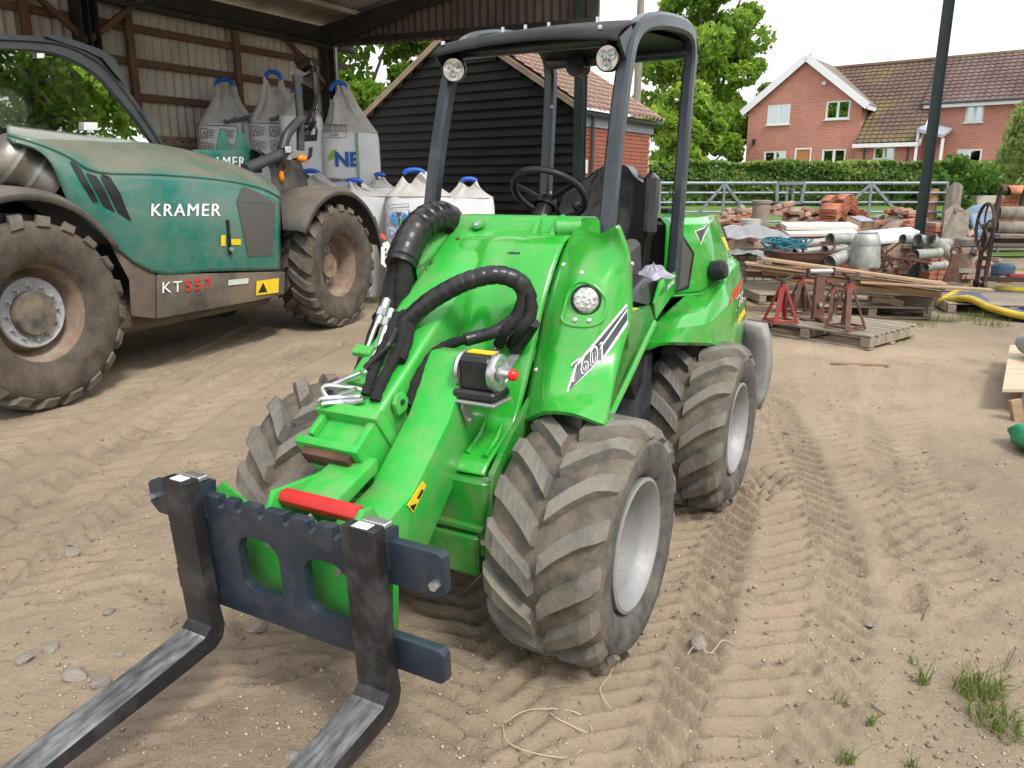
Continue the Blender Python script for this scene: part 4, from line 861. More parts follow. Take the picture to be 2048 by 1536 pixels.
def drape_poly(fr, G, edge_a, edge_b, n, name, mat, par, lift=.003):
    """ribbon between two photo polylines laid on a surface"""
    ea = np.array(edge_a, float); eb = np.array(edge_b, float); M = to_local(fr); rows = []
    ok = []
    for i in range(n+1):
        t = i/n
        pa = np.array([np.interp(t, np.linspace(0, 1, len(ea)), ea[:, k]) for k in (0, 1)]); pb = np.array([np.interp(t, np.linspace(0, 1, len(eb)), eb[:, k]) for k in (0, 1)]); r_ = []
        for j in range(5):
            q = lerp(pa, pb, j/4); h = hit(fr, G, *q)
            if h is not None: d = M@ray(*q); h = h-d/np.linalg.norm(d)*lift; ok.append((q, h))
            r_.append((q, h))
        rows.append(r_)
    if not ok: return None
    rows = [[h if h is not None else min(ok, key=lambda o_: np.hypot(*(o_[0]-q)))[1] for q, h in r_] for r_ in rows]
    m = MB().grid(rows); return m.build(name, mat, par)
def drape_text(fr, G, body, p0, p1, up, size, mat, par, bold=.02, shear=.25, name='lettering', lift=.004):
    """lettering laid on a surface: baseline p0->p1 and up vector in photo points"""
    cu = bpy.data.curves.new(name, 'FONT'); cu.body = body; cu.size = 1; cu.shear = shear; cu.resolution_u = 2; cu.space_character = 1.18
    tmp = bpy.data.objects.new(name, cu); COL.objects.link(tmp); src = bpy.data.meshes.new_from_object(tmp.evaluated_get(bpy.context.evaluated_depsgraph_get())); bpy.data.objects.remove(tmp); bpy.data.curves.remove(cu)
    co = np.array([v.co[:] for v in src.vertices]); fs = [tuple(p.vertices) for p in src.polygons]; x0 = co[:, 0].min(); w = co[:, 0].max()-x0; p0 = np.array(p0, float); p1 = np.array(p1, float); up = np.array(up, float); M = to_local(fr); last = None; V = []; Fs = []
    # heavier strokes: the outline laid down again a little to either side, each layer a hair higher
    for k, dx in enumerate((0, -bold, bold) if bold else (0,)):
        b0 = len(V)
        for c in co:
            q = p0+(p1-p0)*((c[0]+dx-x0)/w)+up*(c[1]/.7); h = None
            for jx, jy in ((0, 0), (.6, .4), (-.6, .4), (.4, -.6), (-.5, -.5), (1.3, .9), (-1.3, -.9)):
                h = hit(fr, G, q[0]+jx, q[1]+jy)
                if h is not None: break
            if h is None: h = last if last is not None else np.zeros(3)
            else: d = M@ray(*q); h = h-d/np.linalg.norm(d)*(lift+k*.0006)
            V.append(tuple(h)); last = h
        Fs += [tuple(i+b0 for i in f) for f in fs]
    me = bpy.data.meshes.new(name); me.from_pydata(V, [], Fs); bpy.data.meshes.remove(src)
    me.materials.clear(); me.materials.append(MATS[mat]); o = bpy.data.objects.new(name, me); return link(o, par)

# ---- wheels
def tyre_parts(R, W, rb, n_lug, lw, lh, ang, skew=1, mats=('tyre', 'lug', 'sidewall'), end=1.06, wig=.004, twist=.0):
    hw = W/2; r0 = R-lh
    prof = [(rb-.01, -hw*.72), (rb+.02, -hw*.90), (rb+(r0-rb)*.45, -hw*1.0), (rb+(r0-rb)*.75, -hw*.985), (r0-.022, -hw*.90), (r0-.006, -hw*.72), (r0-.001, -hw*.35), (r0, 0)]
    prof = prof+[(r, -y) for r, y in prof[:-1][::-1]]
    tm = MB(); tm.lathe(prof, axis='y', n=72, mi=0); nseg = 72
    k = len(prof)-1
    for i in range(k):
        if i < 3 or i >= k-3: tm.m[i*nseg:(i+1)*nseg] = [2]*nseg
    # half profile by arc length from the crown outwards
    hp_ = np.array([(r, y) for r, y in prof if y >= -1e-9][0:]); seg = np.r_[0, np.cumsum(np.hypot(*np.diff(hp_, axis=0).T))]; i_sh = 3; qmax = np.interp(end*hw*.9, hp_[:4, 1], seg[:4]) if end < 1 else seg[3]+(seg[4]-seg[3])*(end-1)*4
    def surf(q, side): r = np.interp(q, seg, hp_[:, 0]); y = np.interp(q, seg, hp_[:, 1]); e = 1e-3; dr = np.interp(q+e, seg, hp_[:, 0])-r; dy = np.interp(q+e, seg, hp_[:, 1])-y; l = math.hypot(dr, dy)+1e-9; return r, y*side, dy/l, -dr/l*side   # normal (r,y)
    ts = np.linspace(0, 1, 8)
    for side in (-1, 1):
        for i in range(n_lug):
            th0 = 2*PI*(i+(.5 if side > 0 else 0))/n_lug; rings = []
            for t in ts:
                q = .012+t*(qmax-.012); circ = skew*(q*math.tan(ang)*(1-.12*t))+wig*math.sin(t*5+i); r, y, nr, ny = surf(q, side); hgt = lh*(1.0 if t < .82 else 1-.55*(t-.82)/.18); w2 = lw/2*(1+.10*t)/math.cos(ang)
                for off, hh in ((-w2-.010, -.004), (-w2, hgt), (w2, hgt), (w2+.010, -.004)):
                    rr = r+nr*hh; yy = y+ny*hh; th = th0+(circ+off)/r0; rings.append((rr*math.sin(th), yy, rr*math.cos(th)))
            Fs = [(j*4+a_, j*4+a_+1, (j+1)*4+a_+1, (j+1)*4+a_) for j in range(len(ts)-1) for a_ in range(3)]+[(0, 1, 2, 3), tuple(len(ts)*4-4+a_ for a_ in (3, 2, 1, 0))]
            if side < 0: Fs = [f[::-1] for f in Fs]
            tm.add(rings, Fs, 1, False)
    me = tm.mesh('tyre')
    for m_ in mats: me.materials.append(MATS[m_])
    return me
def small_rim(side):
    m = MB(); y = .175*side
    m.lathe([(.196, -.15*side), (.196, -.02*side), (.186, .06*side), (.192, y-.03*side), (.213, y-.018*side), (.216, y), (.205, y+.004*side), (.190, y-.012*side), (.180, y-.045*side), (.176, y-.06*side), (.174, -.055*side), (.168, -.066*side), (.12, -.052*side), (.05, -.050*side), (.001, -.050*side)], axis='y', n=56)
    m.lathe([(.06, -.07*side), (.058, -.045*side), (.001, -.043*side)], axis='y', n=24)
    for i in range(6): a = 2*PI*i/6; m.cyl((.095*math.sin(a), -.068*side, .095*math.cos(a)), (.095*math.sin(a), -.052*side, .095*math.cos(a)), .009, 6)
    return m
tyA = tyre_parts(.40, .385, .215, 16, .037, .036, rad(42), -1)
for u0 in (0.0, -1.375):
    for s in (1, -1):
        w = thing('w', '', '') if False else bpy.data.objects.new('tyre', tyA); link(w, ld); w.location = (u0, s*.51, .385); w.rotation_euler = (0, .13*(u0 != 0)+.05, 0)
        rm = small_rim(s).build('rim', 'rim_silver', ld, weld=True); rm.location = (u0, s*.51, .385)
MB().box((0, 0, .36), (.18, .66, .16), None, .03).build('front_axle', 'green_dark', ld); MB().box((-1.375, 0, .36), (.2, .66, .18), None, .03).build('rear_axle', 'black_plastic', ld)

# ---- front cowls with headlights
CW = [[(1147, 460, .25), (1175, 462, .33), (1203, 466, .42), (1232, 452, .49)], [(1125, 505, .25), (1165, 505, .36), (1215, 502, .46), (1252, 507, .52)], [(1108, 555, .25), (1150, 560, .38), (1215, 560, .48), (1257, 570, .53)], [(1090, 620, .25), (1130, 630, .37), (1200, 640, .48), (1256, 640, .54)], [(1073, 700, .25), (1110, 715, .36), (1180, 725, .47), (1238, 705, .54)], [(1058, 775, .255), (1095, 780, .37), (1160, 785, .47), (1222, 770, .55)], [(1043, 842, .26), (1090, 822, .40), (1145, 826, .50), (1207, 848, .58)]]
CG = np.array([[A(*q) for q in r] for r in CW])
bk = CG[:, -1:].copy(); bk[:, 0, 0] -= .05; bk[:, 0, 1] -= .004; bk2 = CG[:, -1:].copy(); bk2[:, 0, 0] -= .10; bk2[:, 0, 1] -= .03
inn = CG[:, :1].copy(); inn[:, 0, 0] -= .025
lip = CG[-1:].copy(); lip[..., 0] -= .03; lip[..., 2] -= .022
CG = np.concatenate([inn, CG, bk, bk2], 1); CGF = taut(CG, 6, 6, .7)
lipr = CGF[-1:].copy(); lipr[..., 0] -= .012; lipr[..., 2] -= .014; lipr2 = lipr.copy(); lipr2[..., 0] -= .04; CGX = np.concatenate([CGF, lipr, lipr2], 0)
cow = MB().grid(CGX).build('front_cowl', 'green_paint', ld, solid=.01, off=1)
GM = CGX.copy(); wz = np.clip((GM[..., 2]-.85)/.4, 0, 1); GM[..., 1] = -(.245+(GM[..., 1]-.25)*(.06+.42*wz)); MB().grid(GM, flip=True).build('front_cowl', 'green_paint', ld, solid=.01, off=1)
hl = hit(AVF, CGF, 1172, 600)
nrm = np.array([.86, .38, .18]); nrm /= np.linalg.norm(nrm)
def disc_stack(m, c, n, prof, seg=28, mi=0):
    n = np.array(n, float); n /= np.linalg.norm(n); a = np.cross(n, [0, 0, 1.]); a /= np.linalg.norm(a); b = np.cross(n, a); V = []
    for r_, h in prof:
        for k in range(seg): t = 2*PI*k/seg; V.append(np.array(c)+n*h+r_*(math.cos(t)*a+math.sin(t)*b))
    Fs = [(i*seg+k, (i+1)*seg+k, (i+1)*seg+(k+1) % seg, i*seg+(k+1) % seg) for i in range(len(prof)-1) for k in range(seg)]
    m.add(V, Fs, mi); return m
for s in (1,):
    c = np.array(hl)*np.array([1, s, 1]); n2 = nrm*np.array([1, s, 1])
    # teardrop pod round the lamp
    pod = MB(); out = [(1128, 620), (1140, 580), (1160, 564), (1185, 570), (1205, 588), (1213, 610), (1205, 640), (1180, 652), (1140, 650), (1124, 638)]
    ring = [hit(AVF, CGF, *q) for q in smooth_path([np.array([x, y, 0.]) for x, y in out], 4, True) for q in [q[:2]]]
    ring = [np.array(p)*np.array([1, s, 1]) for p in ring if p is not None]; ring.append(ring[0]); pod.tube(ring, .006, 8); pod.build('lamp_pod', 'green_paint', cow if s > 0 else ld)
    m = MB(); disc_stack(m, c, n2, [(.050, -.03), (.050, .004), (.0455, .012), (.043, .008), (.043, -.02)]); m.build('headlight_bezel', 'gloss_black', ld)
    m = MB(); disc_stack(m, c, n2, [(.0435, .002), (.038, .011), (.022, .017), (.001, .019)]); hlo = m.build('headlight', 'lamp_lens', ld)
    m = MB(); a = np.cross(n2, [0, 0, 1.]); a /= np.linalg.norm(a); b = np.cross(n2, a)
    for rr, cnt in ((.026, 8), (.011, 4)):
        for k in range(cnt): t = 2*PI*k/cnt+.3; p = c+n2*(.018 if rr < .02 else .0145)+a*rr*math.cos(t)+b*rr*math.sin(t); m.sphere(p, .0055, 8, 5)
    m.build('led_lens', 'reflector', hlo)
for x, y in ((1127, 530), (1163, 546), (1072, 740), (1150, 640), (1178, 641)):
    h = hit(AVF, CGF, x, y)
    if h is not None: m = MB(); disc_stack(m, h, (.9, .25, .3), [(.008, -.002), (.008, .004), (.005, .006), (.001, .006)], 8); m.build('bolt', 'zinc', ld)
# 760i flash decal
drape_poly(AVF, CGF, [(1133, 783), (1150, 730), (1254, 606)], [(1135, 784), (1212, 712), (1256, 648)], 22, 'decal_border', 'white_print', ld, .0035)
drape_poly(AVF, CGF, [(1138, 778), (1153, 734), (1254, 613)], [(1140, 779), (1209, 709), (1255, 640)], 22, 'decal', 'grey_print', ld, .005)
drape_poly(AVF, CGF, [(1200, 694), (1254, 617)], [(1203, 695), (1254, 622)], 8, 'decal_line', 'white_print', ld, .0065)
drape_text(AVF, CGF, '760i', (1146, 764), (1208, 716), (-5, -36), 1, 'white_print', ld, .045, .2, lift=.0065)
drape_text(AVF, CGF, '760i', (1147, 762.5), (1207, 716), (-4.4, -32.5), 1, 'grey_print', ld, .0, .2, lift=.0085)

# ---- hood panel between the cowls
sm_ = [CGF[i*6, 6] for i in range(7)]; prof = [(-.44, 1.30), (-.385, 1.29)]+[(p[0]+.0, p[2]) for p in sm_[1:]]+[(.06, .68), (.16, .635), (.20, .60)]
HG = []
for i, (u_, z_) in enumerate(prof):
    b = .05 if 1 < i < 7 else .02; HG.append([(u_+b*(1-(v/.245)**2)*(.8+.2*math.cos(v*40)) if i > 0 else u_, v, z_+.4*b*(1-(v/.245)**2)) for v in np.linspace(-.245, .245, 9)])
HGF = fine(HG, 4, 3); hood = MB().grid(HGF).build('hood', 'green_paint', ld, solid=.012, off=-1)
q = hit(AVF, HGF, 1024, 508); m = MB().box((q[0]+.006, q[1], q[2]), (.022, .085, .016), rotm('Y', .75), .006); m.build('hood_handle', 'plate_blue', hood)
drape_text(AVF, HGF, 'AVANT', (965, 556), (1068, 556), (2, -18), 1, 'red_print', hood, .06, .0, lift=.006)
for v0 in (.15, .215): m = MB(); m.tube([hit(AVF, HGF, *AVF_px) if False else p for p in [np.array((.03, v0, .735)), np.array((.09, v0+.01, .69)), np.array((.17, v0+.012, .655))]], [.004, .012, .010], 8); m.build('hood_rib', 'green_paint', hood)
# ---- front chassis box
m = MB(); m.box((.02, 0, .47), (.44, .54, .26), None, .012); m.build('front_chassis', 'green_dark', ld)
m = MB(); m.box((.13, 0, .35), (.26, .50, .14), None, .01); m.box((.245, 0, .445), (.03, .535, .02), None, .004); m.build('chassis_flange', 'green_dark', ld)
for s in (1, -1):
    m = MB(); m.prism([(-.30, .50), (.20, .30), (.245, .34), (.215, .62), (.12, .70), (-.04, .80), (-.30, .85)], .022, (0, s*.275, 0), (1, 0, 0), (0, 0, 1)); m.build('side_plate', 'green_dark', ld, bevel=.004)
    for u_, z_ in ((.212, .60), (.225, .40)): m = MB().cyl((u_+.005, s*.26, z_), (u_+.02, s*.26, z_), .011, 6); m.build('bolt', 'zinc', ld)
MB().box((-.30, 0, .62), (.36, .48, .62), None, .03).build('front_frame', 'green_dark', ld)
MB().box((-.72, 0, .42), (.5, .22, .3), None, .03).build('articulation_joint', 'black_plastic', ld)
# side of the foot well and step
for s in (1, -1):
    P = [A(1256, 640, .5), A(1258, 700, .5), A(1212, 842, .47), A(1222, 815, .45), A(1310, 640, .42), A(1300, 610, .40)]
    m = MB(); pts = [np.array(p)*np.array([1, s, 1]) for p in P]; inner = [p-np.array([0, s*.06, 0]) for p in pts]
    m.hull(inner if s > 0 else pts, pts if s > 0 else inner); m.build('footwell_side', 'green_dark', ld, bevel=.006, weld=True)
    m = MB(); rail = smooth_path([np.array(A(1218, 835, .47))*[1, s, 1], np.array(A(1262, 745, .455))*[1, s, 1], np.array(A(1308, 645, .42))*[1, s, 1]], 4); m.tube(rail, .013, 8); m.build('step_rail', 'green_paint', ld)
MB().box((-.62, 0, .72), (.55, .70, .04), None, .01).build('foot_plate', 'black_plastic', ld)
m = MB(); m.hull([A(1252, 600, .40), A(1298, 612, .40), A(1336, 566, .36), A(1290, 552, .36)], [tuple(np.array(A(1252, 600, .40))+[-.05, -.2, .03]), tuple(np.array(A(1298, 612, .40))+[-.02, -.2, .03]), tuple(np.array(A(1336, 566, .36))+[0, -.2, .03]), tuple(np.array(A(1290, 552, .36))+[0, -.2, .03])]); m.build('console_cover', 'vinyl_black', ld, bevel=.012, weld=True)
m = MB(); pts = [A(1249, 613, .405), A(1286, 617, .405), A(1282, 635, .405), A(1249, 630, .405)]; m.hull(pts, [tuple(np.array(p)+[.004, .004, 0]) for p in pts]); yl = m.build('warning_label', 'yellow_label', ld, weld=True)
m = MB(); pts = [A(1252, 628, .411), A(1259, 616, .411), A(1264, 630, .411)]; m.hull(pts, [tuple(np.array(p)+[.002, .002, 0]) for p in pts]); pts = [A(1269, 622, .411), A(1279, 622, .411), A(1276, 629, .411), A(1271, 629, .411)]; m.hull(pts, [tuple(np.array(p)+[.002, .002, 0]) for p in pts]); m.build('pictogram', 'black_print', yl, weld=True)
OPL = [A(1312, 640, .41), A(1310, 606, .41), A(1323, 560, .40), A(1352, 543, .39), A(1350, 585, .39), A(1330, 612, .40)]
m = MB(); m.hull([tuple(np.array(p)+[0, -.012, 0]) for p in OPL], OPL); m.build('drive_plate', 'green_paint', ld, bevel=.003, weld=True)
OG = np.array([[A(1300, 650, .405), A(1360, 620, .40)], [A(1300, 560, .405), A(1360, 530, .40)]])
drape_text(AVF, OG, 'OPTI', (1321, 592), (1334, 580), (0, -8), 1, 'black_print', ld, .02, 0, lift=.016); drape_text(AVF, OG, 'DRIVE', (1333.5, 580.5), (1349, 566), (0, -8.5), 1, 'white_print', ld, .04, 0, lift=.016)
# rag on the console
m = MB(); c = np.array(A(1306, 545, .34)); r_ = np.random.default_rng(5)
G = [[c+np.array([.055*math.cos(a)*k/5*(1+.3*math.sin(3*a+1)), .085*math.sin(a)*k/5*(1+.25*math.sin(5*a)), .05*(1-(k/5)**2)+.014*math.sin(a*7+k*1.7)+r_.normal(0, .012)-.02]) for a in np.linspace(0, 2*PI, 25)] for k in range(6)]
for g in G: g[-1] = g[0]
o = m.grid(G).build('cloth_rag', 'soft_rag', None, sub=1); o.location = AVF.o; o.rotation_euler = (0, 0, AVF.rot); tag(o, 'crumpled pale lilac rag lying on the black console beside the seat', 'rag')

# ---- rear body
RH = [[None, (1400, 433, .37), (1415, 431, .36), (1428, 430, .34), (1436, 437, .30)], [None, (1406, 448, .42), (1420, 445, .42), (1436, 452, .40), (1446, 463, .36)], [None, (1402, 480, .425), (1425, 482, .445), (1446, 486, .43), (1457, 493, .39)], [None, (1402, 530, .43), (1428, 528, .46), (1454, 520, .455), (1463, 512, .42)], [None, (1402, 588, .43), (1432, 566, .47), (1452, 535, .48), (1464, 514, .44)]]
RG = np.array([[A(*q) if q else (0, 0, 0) for q in r] for r in RH]); RG[:, 0] = [(-1.40, .26, RG[0, 1, 2])]+[(-1.36, .30, RG[i, 1, 2]) for i in range(1, 5)]
top = RG[:1].copy(); top[..., 1] = [[0, 0, 0, 0, 0]]; top[..., 2] += .012; top[0, :, 0] = RG[0, :, 0]
back = RG[:, -1:].copy(); back[:, 0, 1] = 0; back[:, 0, 0] -= .07
RGF = taut(RG, 6, 6, .12)
rh = MB().grid(RGF).build('engine_hood', 'green_paint', ld, solid=.01, off=1, sharp=22)
RGm = RGF*[1, -1, 1]; MB().grid(RGm, flip=True).build('engine_hood', 'green_paint', ld, solid=.01)
tg = [[RGF[0, j]*[1, s, 1]+np.array([0, 0, .014*(1-abs(s)**2)]) for j in range(0, RGF.shape[1])] for s in np.linspace(-1, 1, 9)]; MB().grid(tg, flip=True).build('hood_top', 'green_paint', ld, weld=True)
bg_ = [[RGF[i, -1]*[1, s, 1]+np.array([-.06*(1-s*s), 0, 0]) for i in range(RGF.shape[0])] for s in np.linspace(-1, 1, 9)]; MB().grid(bg_).build('hood_rear', 'green_paint', ld)
fr_ = [[RGF[i, 0]*[1, s, 1]-np.array([.02, 0, 0]) for i in range(RGF.shape[0])] for s in np.linspace(-1, 1, 5)]; MB().grid(fr_, flip=True).build('front_bulkhead', 'gloss_black', ld)
m = MB(); c = A(1385, 433, .2); disc_stack(m, (-1.75, .18, 1.36), (0, .02, 1), [(.035, -.02), (.035, .008), (.028, .014), (.001, .014)]); m.build('oil_cap', 'gloss_black', ld)
# mesh screen behind the rear post
drape_poly(AVF, RGF, [(1352, 470), (1346, 530), (1350, 586)], [(1366, 470), (1389, 506), (1378, 577)], 10, 'screen_frame', 'gloss_black', rh, .004); drape_poly(AVF, RGF, [(1353, 475), (1348, 530), (1352, 581)], [(1364, 475), (1384.5, 508), (1374.5, 572)], 10, 'screen_grille', 'mesh_grille', rh, .008)
FE = [[(1372, 590, .38), (1402, 588, .43), (1432, 566, .47), (1452, 535, .48), (1464, 514, .44)], [(1308, 645, .36), (1365, 632, .47), (1408, 619, .52), (1448, 568, .53), (1478, 524, .47)], [(1296, 668, .36), (1352, 657, .48), (1412, 648, .55), (1466, 604, .565), (1493, 604, .49)], [(1284, 692, .36), (1340, 684, .48), (1420, 686, .56), (1468, 705, .59), (1484, 690, .545)]]
FG = np.array([[A(*q) for q in r] for r in FE]); FGF = taut(FG, 6, 6, .2); lp = FGF[-1:].copy(); lp[..., 2] -= .015; lp[..., 1] -= .02; lp2 = lp.copy(); lp2[..., 1] -= .16; lp2[..., 2] += .02; FGX = np.concatenate([FGF, lp, lp2], 0)
fen = MB().grid(FGX).build('rear_fender', 'green_paint', ld, solid=.01, off=1, sharp=22); MB().grid(FGX*[1, -1, 1], flip=True).build('rear_fender', 'green_paint', ld, solid=.01)
MB().tube([RGF[-1, j] for j in range(0, RGF.shape[1], 2)], .006, 6).build('fender_seam', 'green_paint', fen)
# rear quarter down to the counterweight
m = MB(); pq = [FGF[-1, -1], FGF[-3, -1], FGF[0, -1]]; m.grid([[p*[1, s, 1]+np.array([-.05*(1-s*s), 0, 0]) for p in FGF[:, -1]] for s in np.linspace(-1, 1, 9)]); m.build('rear_panel', 'green_paint', ld)
m = MB(); n = 9; RR = []
for s in np.linspace(-1, 1, 13): RR.append([(-2.22-.10*(1-s**4)+.10*t*t*.3, s*.66*(1-.06*t*t), .50+.24*t) for t in np.linspace(-1, 1, 7)])
m.grid(RR); m.build('counterweight', 'dusty_weight', ld, solid=.06, off=0)
m = MB(); q = np.array(A(1437, 540, .49)); disc_stack(m, q, (.1, .95, .25), [(.05, -.03), (.05, .02), (.044, .034), (.03, .04), (.001, .04)], 10); m.build('fuel_cap', 'black_plastic', ld)
drape_text(AVF, FGF, 'AVANT', (1457, 612), (1484, 583), (3, -26), 1, 'red_print', ld, .08, .1); drape_text(AVF, FGF, '760', (1472, 622), (1491, 600), (3, -28), 1, 'white_print', ld, .10, 0); drape_text(AVF, FGF, '760', (1473, 621), (1490.5, 600.5), (2, -25), 1, 'black_print', ld, .03, 0, lift=.006)
drape_poly(AVF, FGF, [(1478, 632), (1494, 608)], [(1475, 650), (1490, 628)], 4, 'warning_label', 'yellow_label', ld, .004)
drape_poly(AVF, RGF, [(1442, 474), (1455, 500)], [(1449, 474), (1460, 500)], 4, 'warning_label', 'yellow_label', ld, .004)
drape_poly(AVF, RGF, [(1389, 462), (1408, 455), (1427, 436)], [(1402, 490), (1408, 474), (1424, 440)], 10, 'decal_border', 'white_print', ld, .003); drape_poly(AVF, RGF, [(1392, 463), (1408, 457), (1425, 439)], [(1402, 486), (1407, 472), (1422, 442)], 10, 'decal', 'grey_print', ld, .005)
MB().box((-1.35, 0, .62), (.75, .60, .6), None, .04).build('rear_frame', 'black_plastic', ld); MB().box((-1.95, 0, .62), (.7, .8, .45), None, .05).build('engine_frame', 'black_plastic', ld)
m = MB(); m.hull([A(1283, 690, .36), A(1303, 680, .36), A(1300, 730, .36), A(1270, 800, .36), A(1262, 770, .36)], [tuple(np.array(A(*q))-[.02, .25, 0]) for q in ((1283, 690, .36), (1303, 680, .36), (1300, 730, .36), (1270, 800, .36), (1262, 770, .36))]); m.build('mud_flap', 'black_plastic', ld, weld=True)
m = MB(); c = np.array(A(1250, 830, .30)); m.lathe([(.15, .25), (.16, .5), (.15, .78)], (c[0]-.1, .22, 0), 'z', 20); m.build('hydraulic_tank', 'blueblack', ld)
# ---- canopy
def sq_tube(m, pts, w, d, mi=0):
    """rectangular section tube, w across v, d along the path normal in the u,z plane"""
    pts = np.array(pts, float); T = np.gradient(pts, axis=0); T /= np.linalg.norm(T, axis=1)[:, None]; rows = []; b = w*.22
    for p, t in zip(pts, T):
        n = np.array([-t[2], 0, t[0]]); n /= np.linalg.norm(n)+1e-9; vv = np.array([0, 1., 0]); ring = []
        for a, c_ in ((-1, -.6), (-.6, -1), (.6, -1), (1, -.6), (1, .6), (.6, 1), (-.6, 1), (-1, .6), (-1, -.6)): ring.append(p+vv*a*w/2+n*c_*d/2)
        rows.append(ring)
    return m.grid(rows)
for s in (1, -1):
    fp = [(-.405, s*.375, 1.10), (-.425, s*.375, 1.28), (-.47, s*.37, 1.6), (-.53, s*.365, 1.86)]
    a0 = A(1293, 95, .36); a1 = A(1318, 45, .36)
    hoop = [(-.41, s*.375, 1.15), (-.43, s*.375, 1.30), (-.50, s*.37, 1.62), (-.59, s*.365, 1.90), (-.66, s*.36, 2.00), (-.78, s*.36, 2.06), (-.98, s*.36, 2.10), (-1.25, s*.355, 2.125), (-1.39, s*.35, 2.11), (-1.45, s*.345, 2.03), (-1.44, s*.34, 1.85), (-1.37, s*.34, 1.02)]
    m = MB(); sq_tube(m, smooth_path(hoop, 5), .052, .062); m.build('canopy_hoop', 'blueblack', ld, sharp=30)
    m = MB(); m.prism([(-.49, 1.965), (-.60, 2.02), (-.64, 1.99), (-.575, 1.80), (-.548, 1.77), (-.565, 1.90)], .012, (0, s*.372, 0), (1, 0, 0), (0, 0, 1)); m.build('gusset', 'blueblack', ld)
    for u_, z_ in ((-.572, 1.90), (-.585, 1.935)): MB().cyl((u_, s*.374, z_), (u_, s*.382, z_), .006, 8).build('bolt', 'black_print', ld)
    for z_ in (1.45, 1.85): MB().cyl((-1.395, s*.31, z_), (-1.38, s*.30, z_), .008, 6).build('bolt', 'zinc', ld)
m = MB(); RWS = [(-.475, 1.952, 0), (-.478, 1.968, 0), (-.52, 1.998, 0), (-.60, 2.026, 0), (-.75, 2.062, 0), (-.95, 2.098, 0), (-1.25, 2.125, 0), (-1.42, 2.105, 0), (-1.47, 2.05, 0)]
cg = [[(u_, v, z_+(.026 if i < 3 else .016)*(1-(v/.38)**2)) for v in np.linspace(-.375, .375, 11)] for i, (u_, z_, c_) in enumerate(RWS)]
can = m.grid(fine(cg, 4, 2)).build('canopy_roof', 'canopy_black', ld, solid=.006, off=-1)
MB().grid([[(u_-.02, v, z_-.05) for v in np.linspace(-.34, .34, 5)] for u_, z_ in ((-.62, 2.05), (-.9, 2.10), (-1.3, 2.13), (-1.42, 2.10))]).build('roof_lining', 'canopy_black', ld)
for v in (-.34, .30): MB().box((-.505, v, 2.005), (.014, .016, .016), None, .003).build('bolt', 'zinc', ld)
for v in (-.2, 0, .2, -.1): MB().cyl((-.72, v, 2.06), (-.72, v, 2.085), .007, 6).build('bolt', 'zinc', ld)
MB().tube([(-1.42, -.34, 2.05), (-1.42, .34, 2.05)], .028, 10).build('cross_tube', 'blueblack', ld); MB().tube([(-.62, -.34, 1.985), (-.62, .34, 1.985)], .022, 10).build('cross_tube', 'blueblack', ld)
def work_lamp(c, n, name='work_lamp'):
    n = np.array(n, float); n /= np.linalg.norm(n); c = np.array(c, float); m = MB(); disc_stack(m, c, n, [(.001, -.05), (.032, -.05), (.040, -.03), (.046, -.02), (.046, .012), (.043, .016), (.041, .012)]); o = m.build(name, 'gloss_black', ld)
    m = MB(); disc_stack(m, c, n, [(.042, .012), (.001, .012)]); m.build('reflector', 'reflector', o)
    a = np.cross(n, [0, 0, 1.]); a /= np.linalg.norm(a); b = -np.cross(n, a)
    for k in range(3):
        t = 2*PI*k/3-PI/2; p = c+n*.013+.021*(math.cos(t)*a+math.sin(t)*b); m = MB(); disc_stack(m, p, n, [(.019, 0), (.018, .004), (.012, .001), (.006, .002), (.004, .006), (.001, .007)], 18); m.build('led_lens', 'lamp_lens', o)
    m = MB(); m.bar(c+np.array([-.02, 0, .03]), c+np.array([-.03, 0, .075]), .03, .01); m.build('lamp_bracket', 'gloss_black', o); return o
work_lamp((-.545, -.318, 1.915), (.85, .3, -.12)); work_lamp((-.545, .318, 1.912), (.85, -.05, -.1))
m = MB(); c = A(1157, 133, -.2); c = (-1.42, A(1157, 133, -.2)[1], 1.98); q = AVF.at(1157, 133, u=-1.40)
for i in range(5): disc_stack(m, (q[0]-.03+i*.017, q[1], q[2]), (1, 0, 0), [(.03, -.004), (.048, -.004), (.048, .004), (.03, .004)], 20)
disc_stack(m, (q[0]+.04, q[1], q[2]), (1, 0, 0), [(.034, -.06), (.034, .0), (.001, .0)], 16); m.bar((q[0], q[1], q[2]+.04), (q[0], q[1], q[2]+.09), .03, .02); m.build('rear_work_lamp', 'gloss_black', ld)
# ---- seat, wheel, levers
def pad(name, prof, mat, par, sub=1): return MB().grid(prof).build(name, mat, par, sub=sub)
SU, SV = -1.22, .03; rows = []
for i, t in enumerate(np.linspace(0, 1, 15)):
    z = .98+.60*t; hw = .222*(1-.50*max(0, (t-.66)/.34)**3); lean = -.16*t; row = []
    for s in np.linspace(-1, 1, 17):
        bol = .05*abs(s)**3; rib = -.012*max(0, math.sin((t*6+abs(s)*1.6)*PI*1.2)) if abs(s) < .62 and t < .85 else 0
        chan = -.014*math.exp(-((abs(s)-.55)/.07)**2)
        row.append((SU+lean+bol+rib+chan+.03*math.sin(t*PI), SV+hw*s, z-.06*abs(s)**3*max(0, (t-.6)/.4)**2))
    rows.append(row)
seat = pad('seat_back', rows, 'vinyl_black', ld)
MB().grid([[ (p[0]-.09, p[1], p[2]) for p in r] for r in rows], flip=True).build('seat_shell', 'black_plastic', seat)
edge = [rows[i][0] for i in range(15)]+rows[-1]+[rows[i][-1] for i in range(14, -1, -1)]; MB().grid([edge, [(p[0]-.09, p[1], p[2]) for p in edge]]).build('seat_edge', 'vinyl_black', seat)
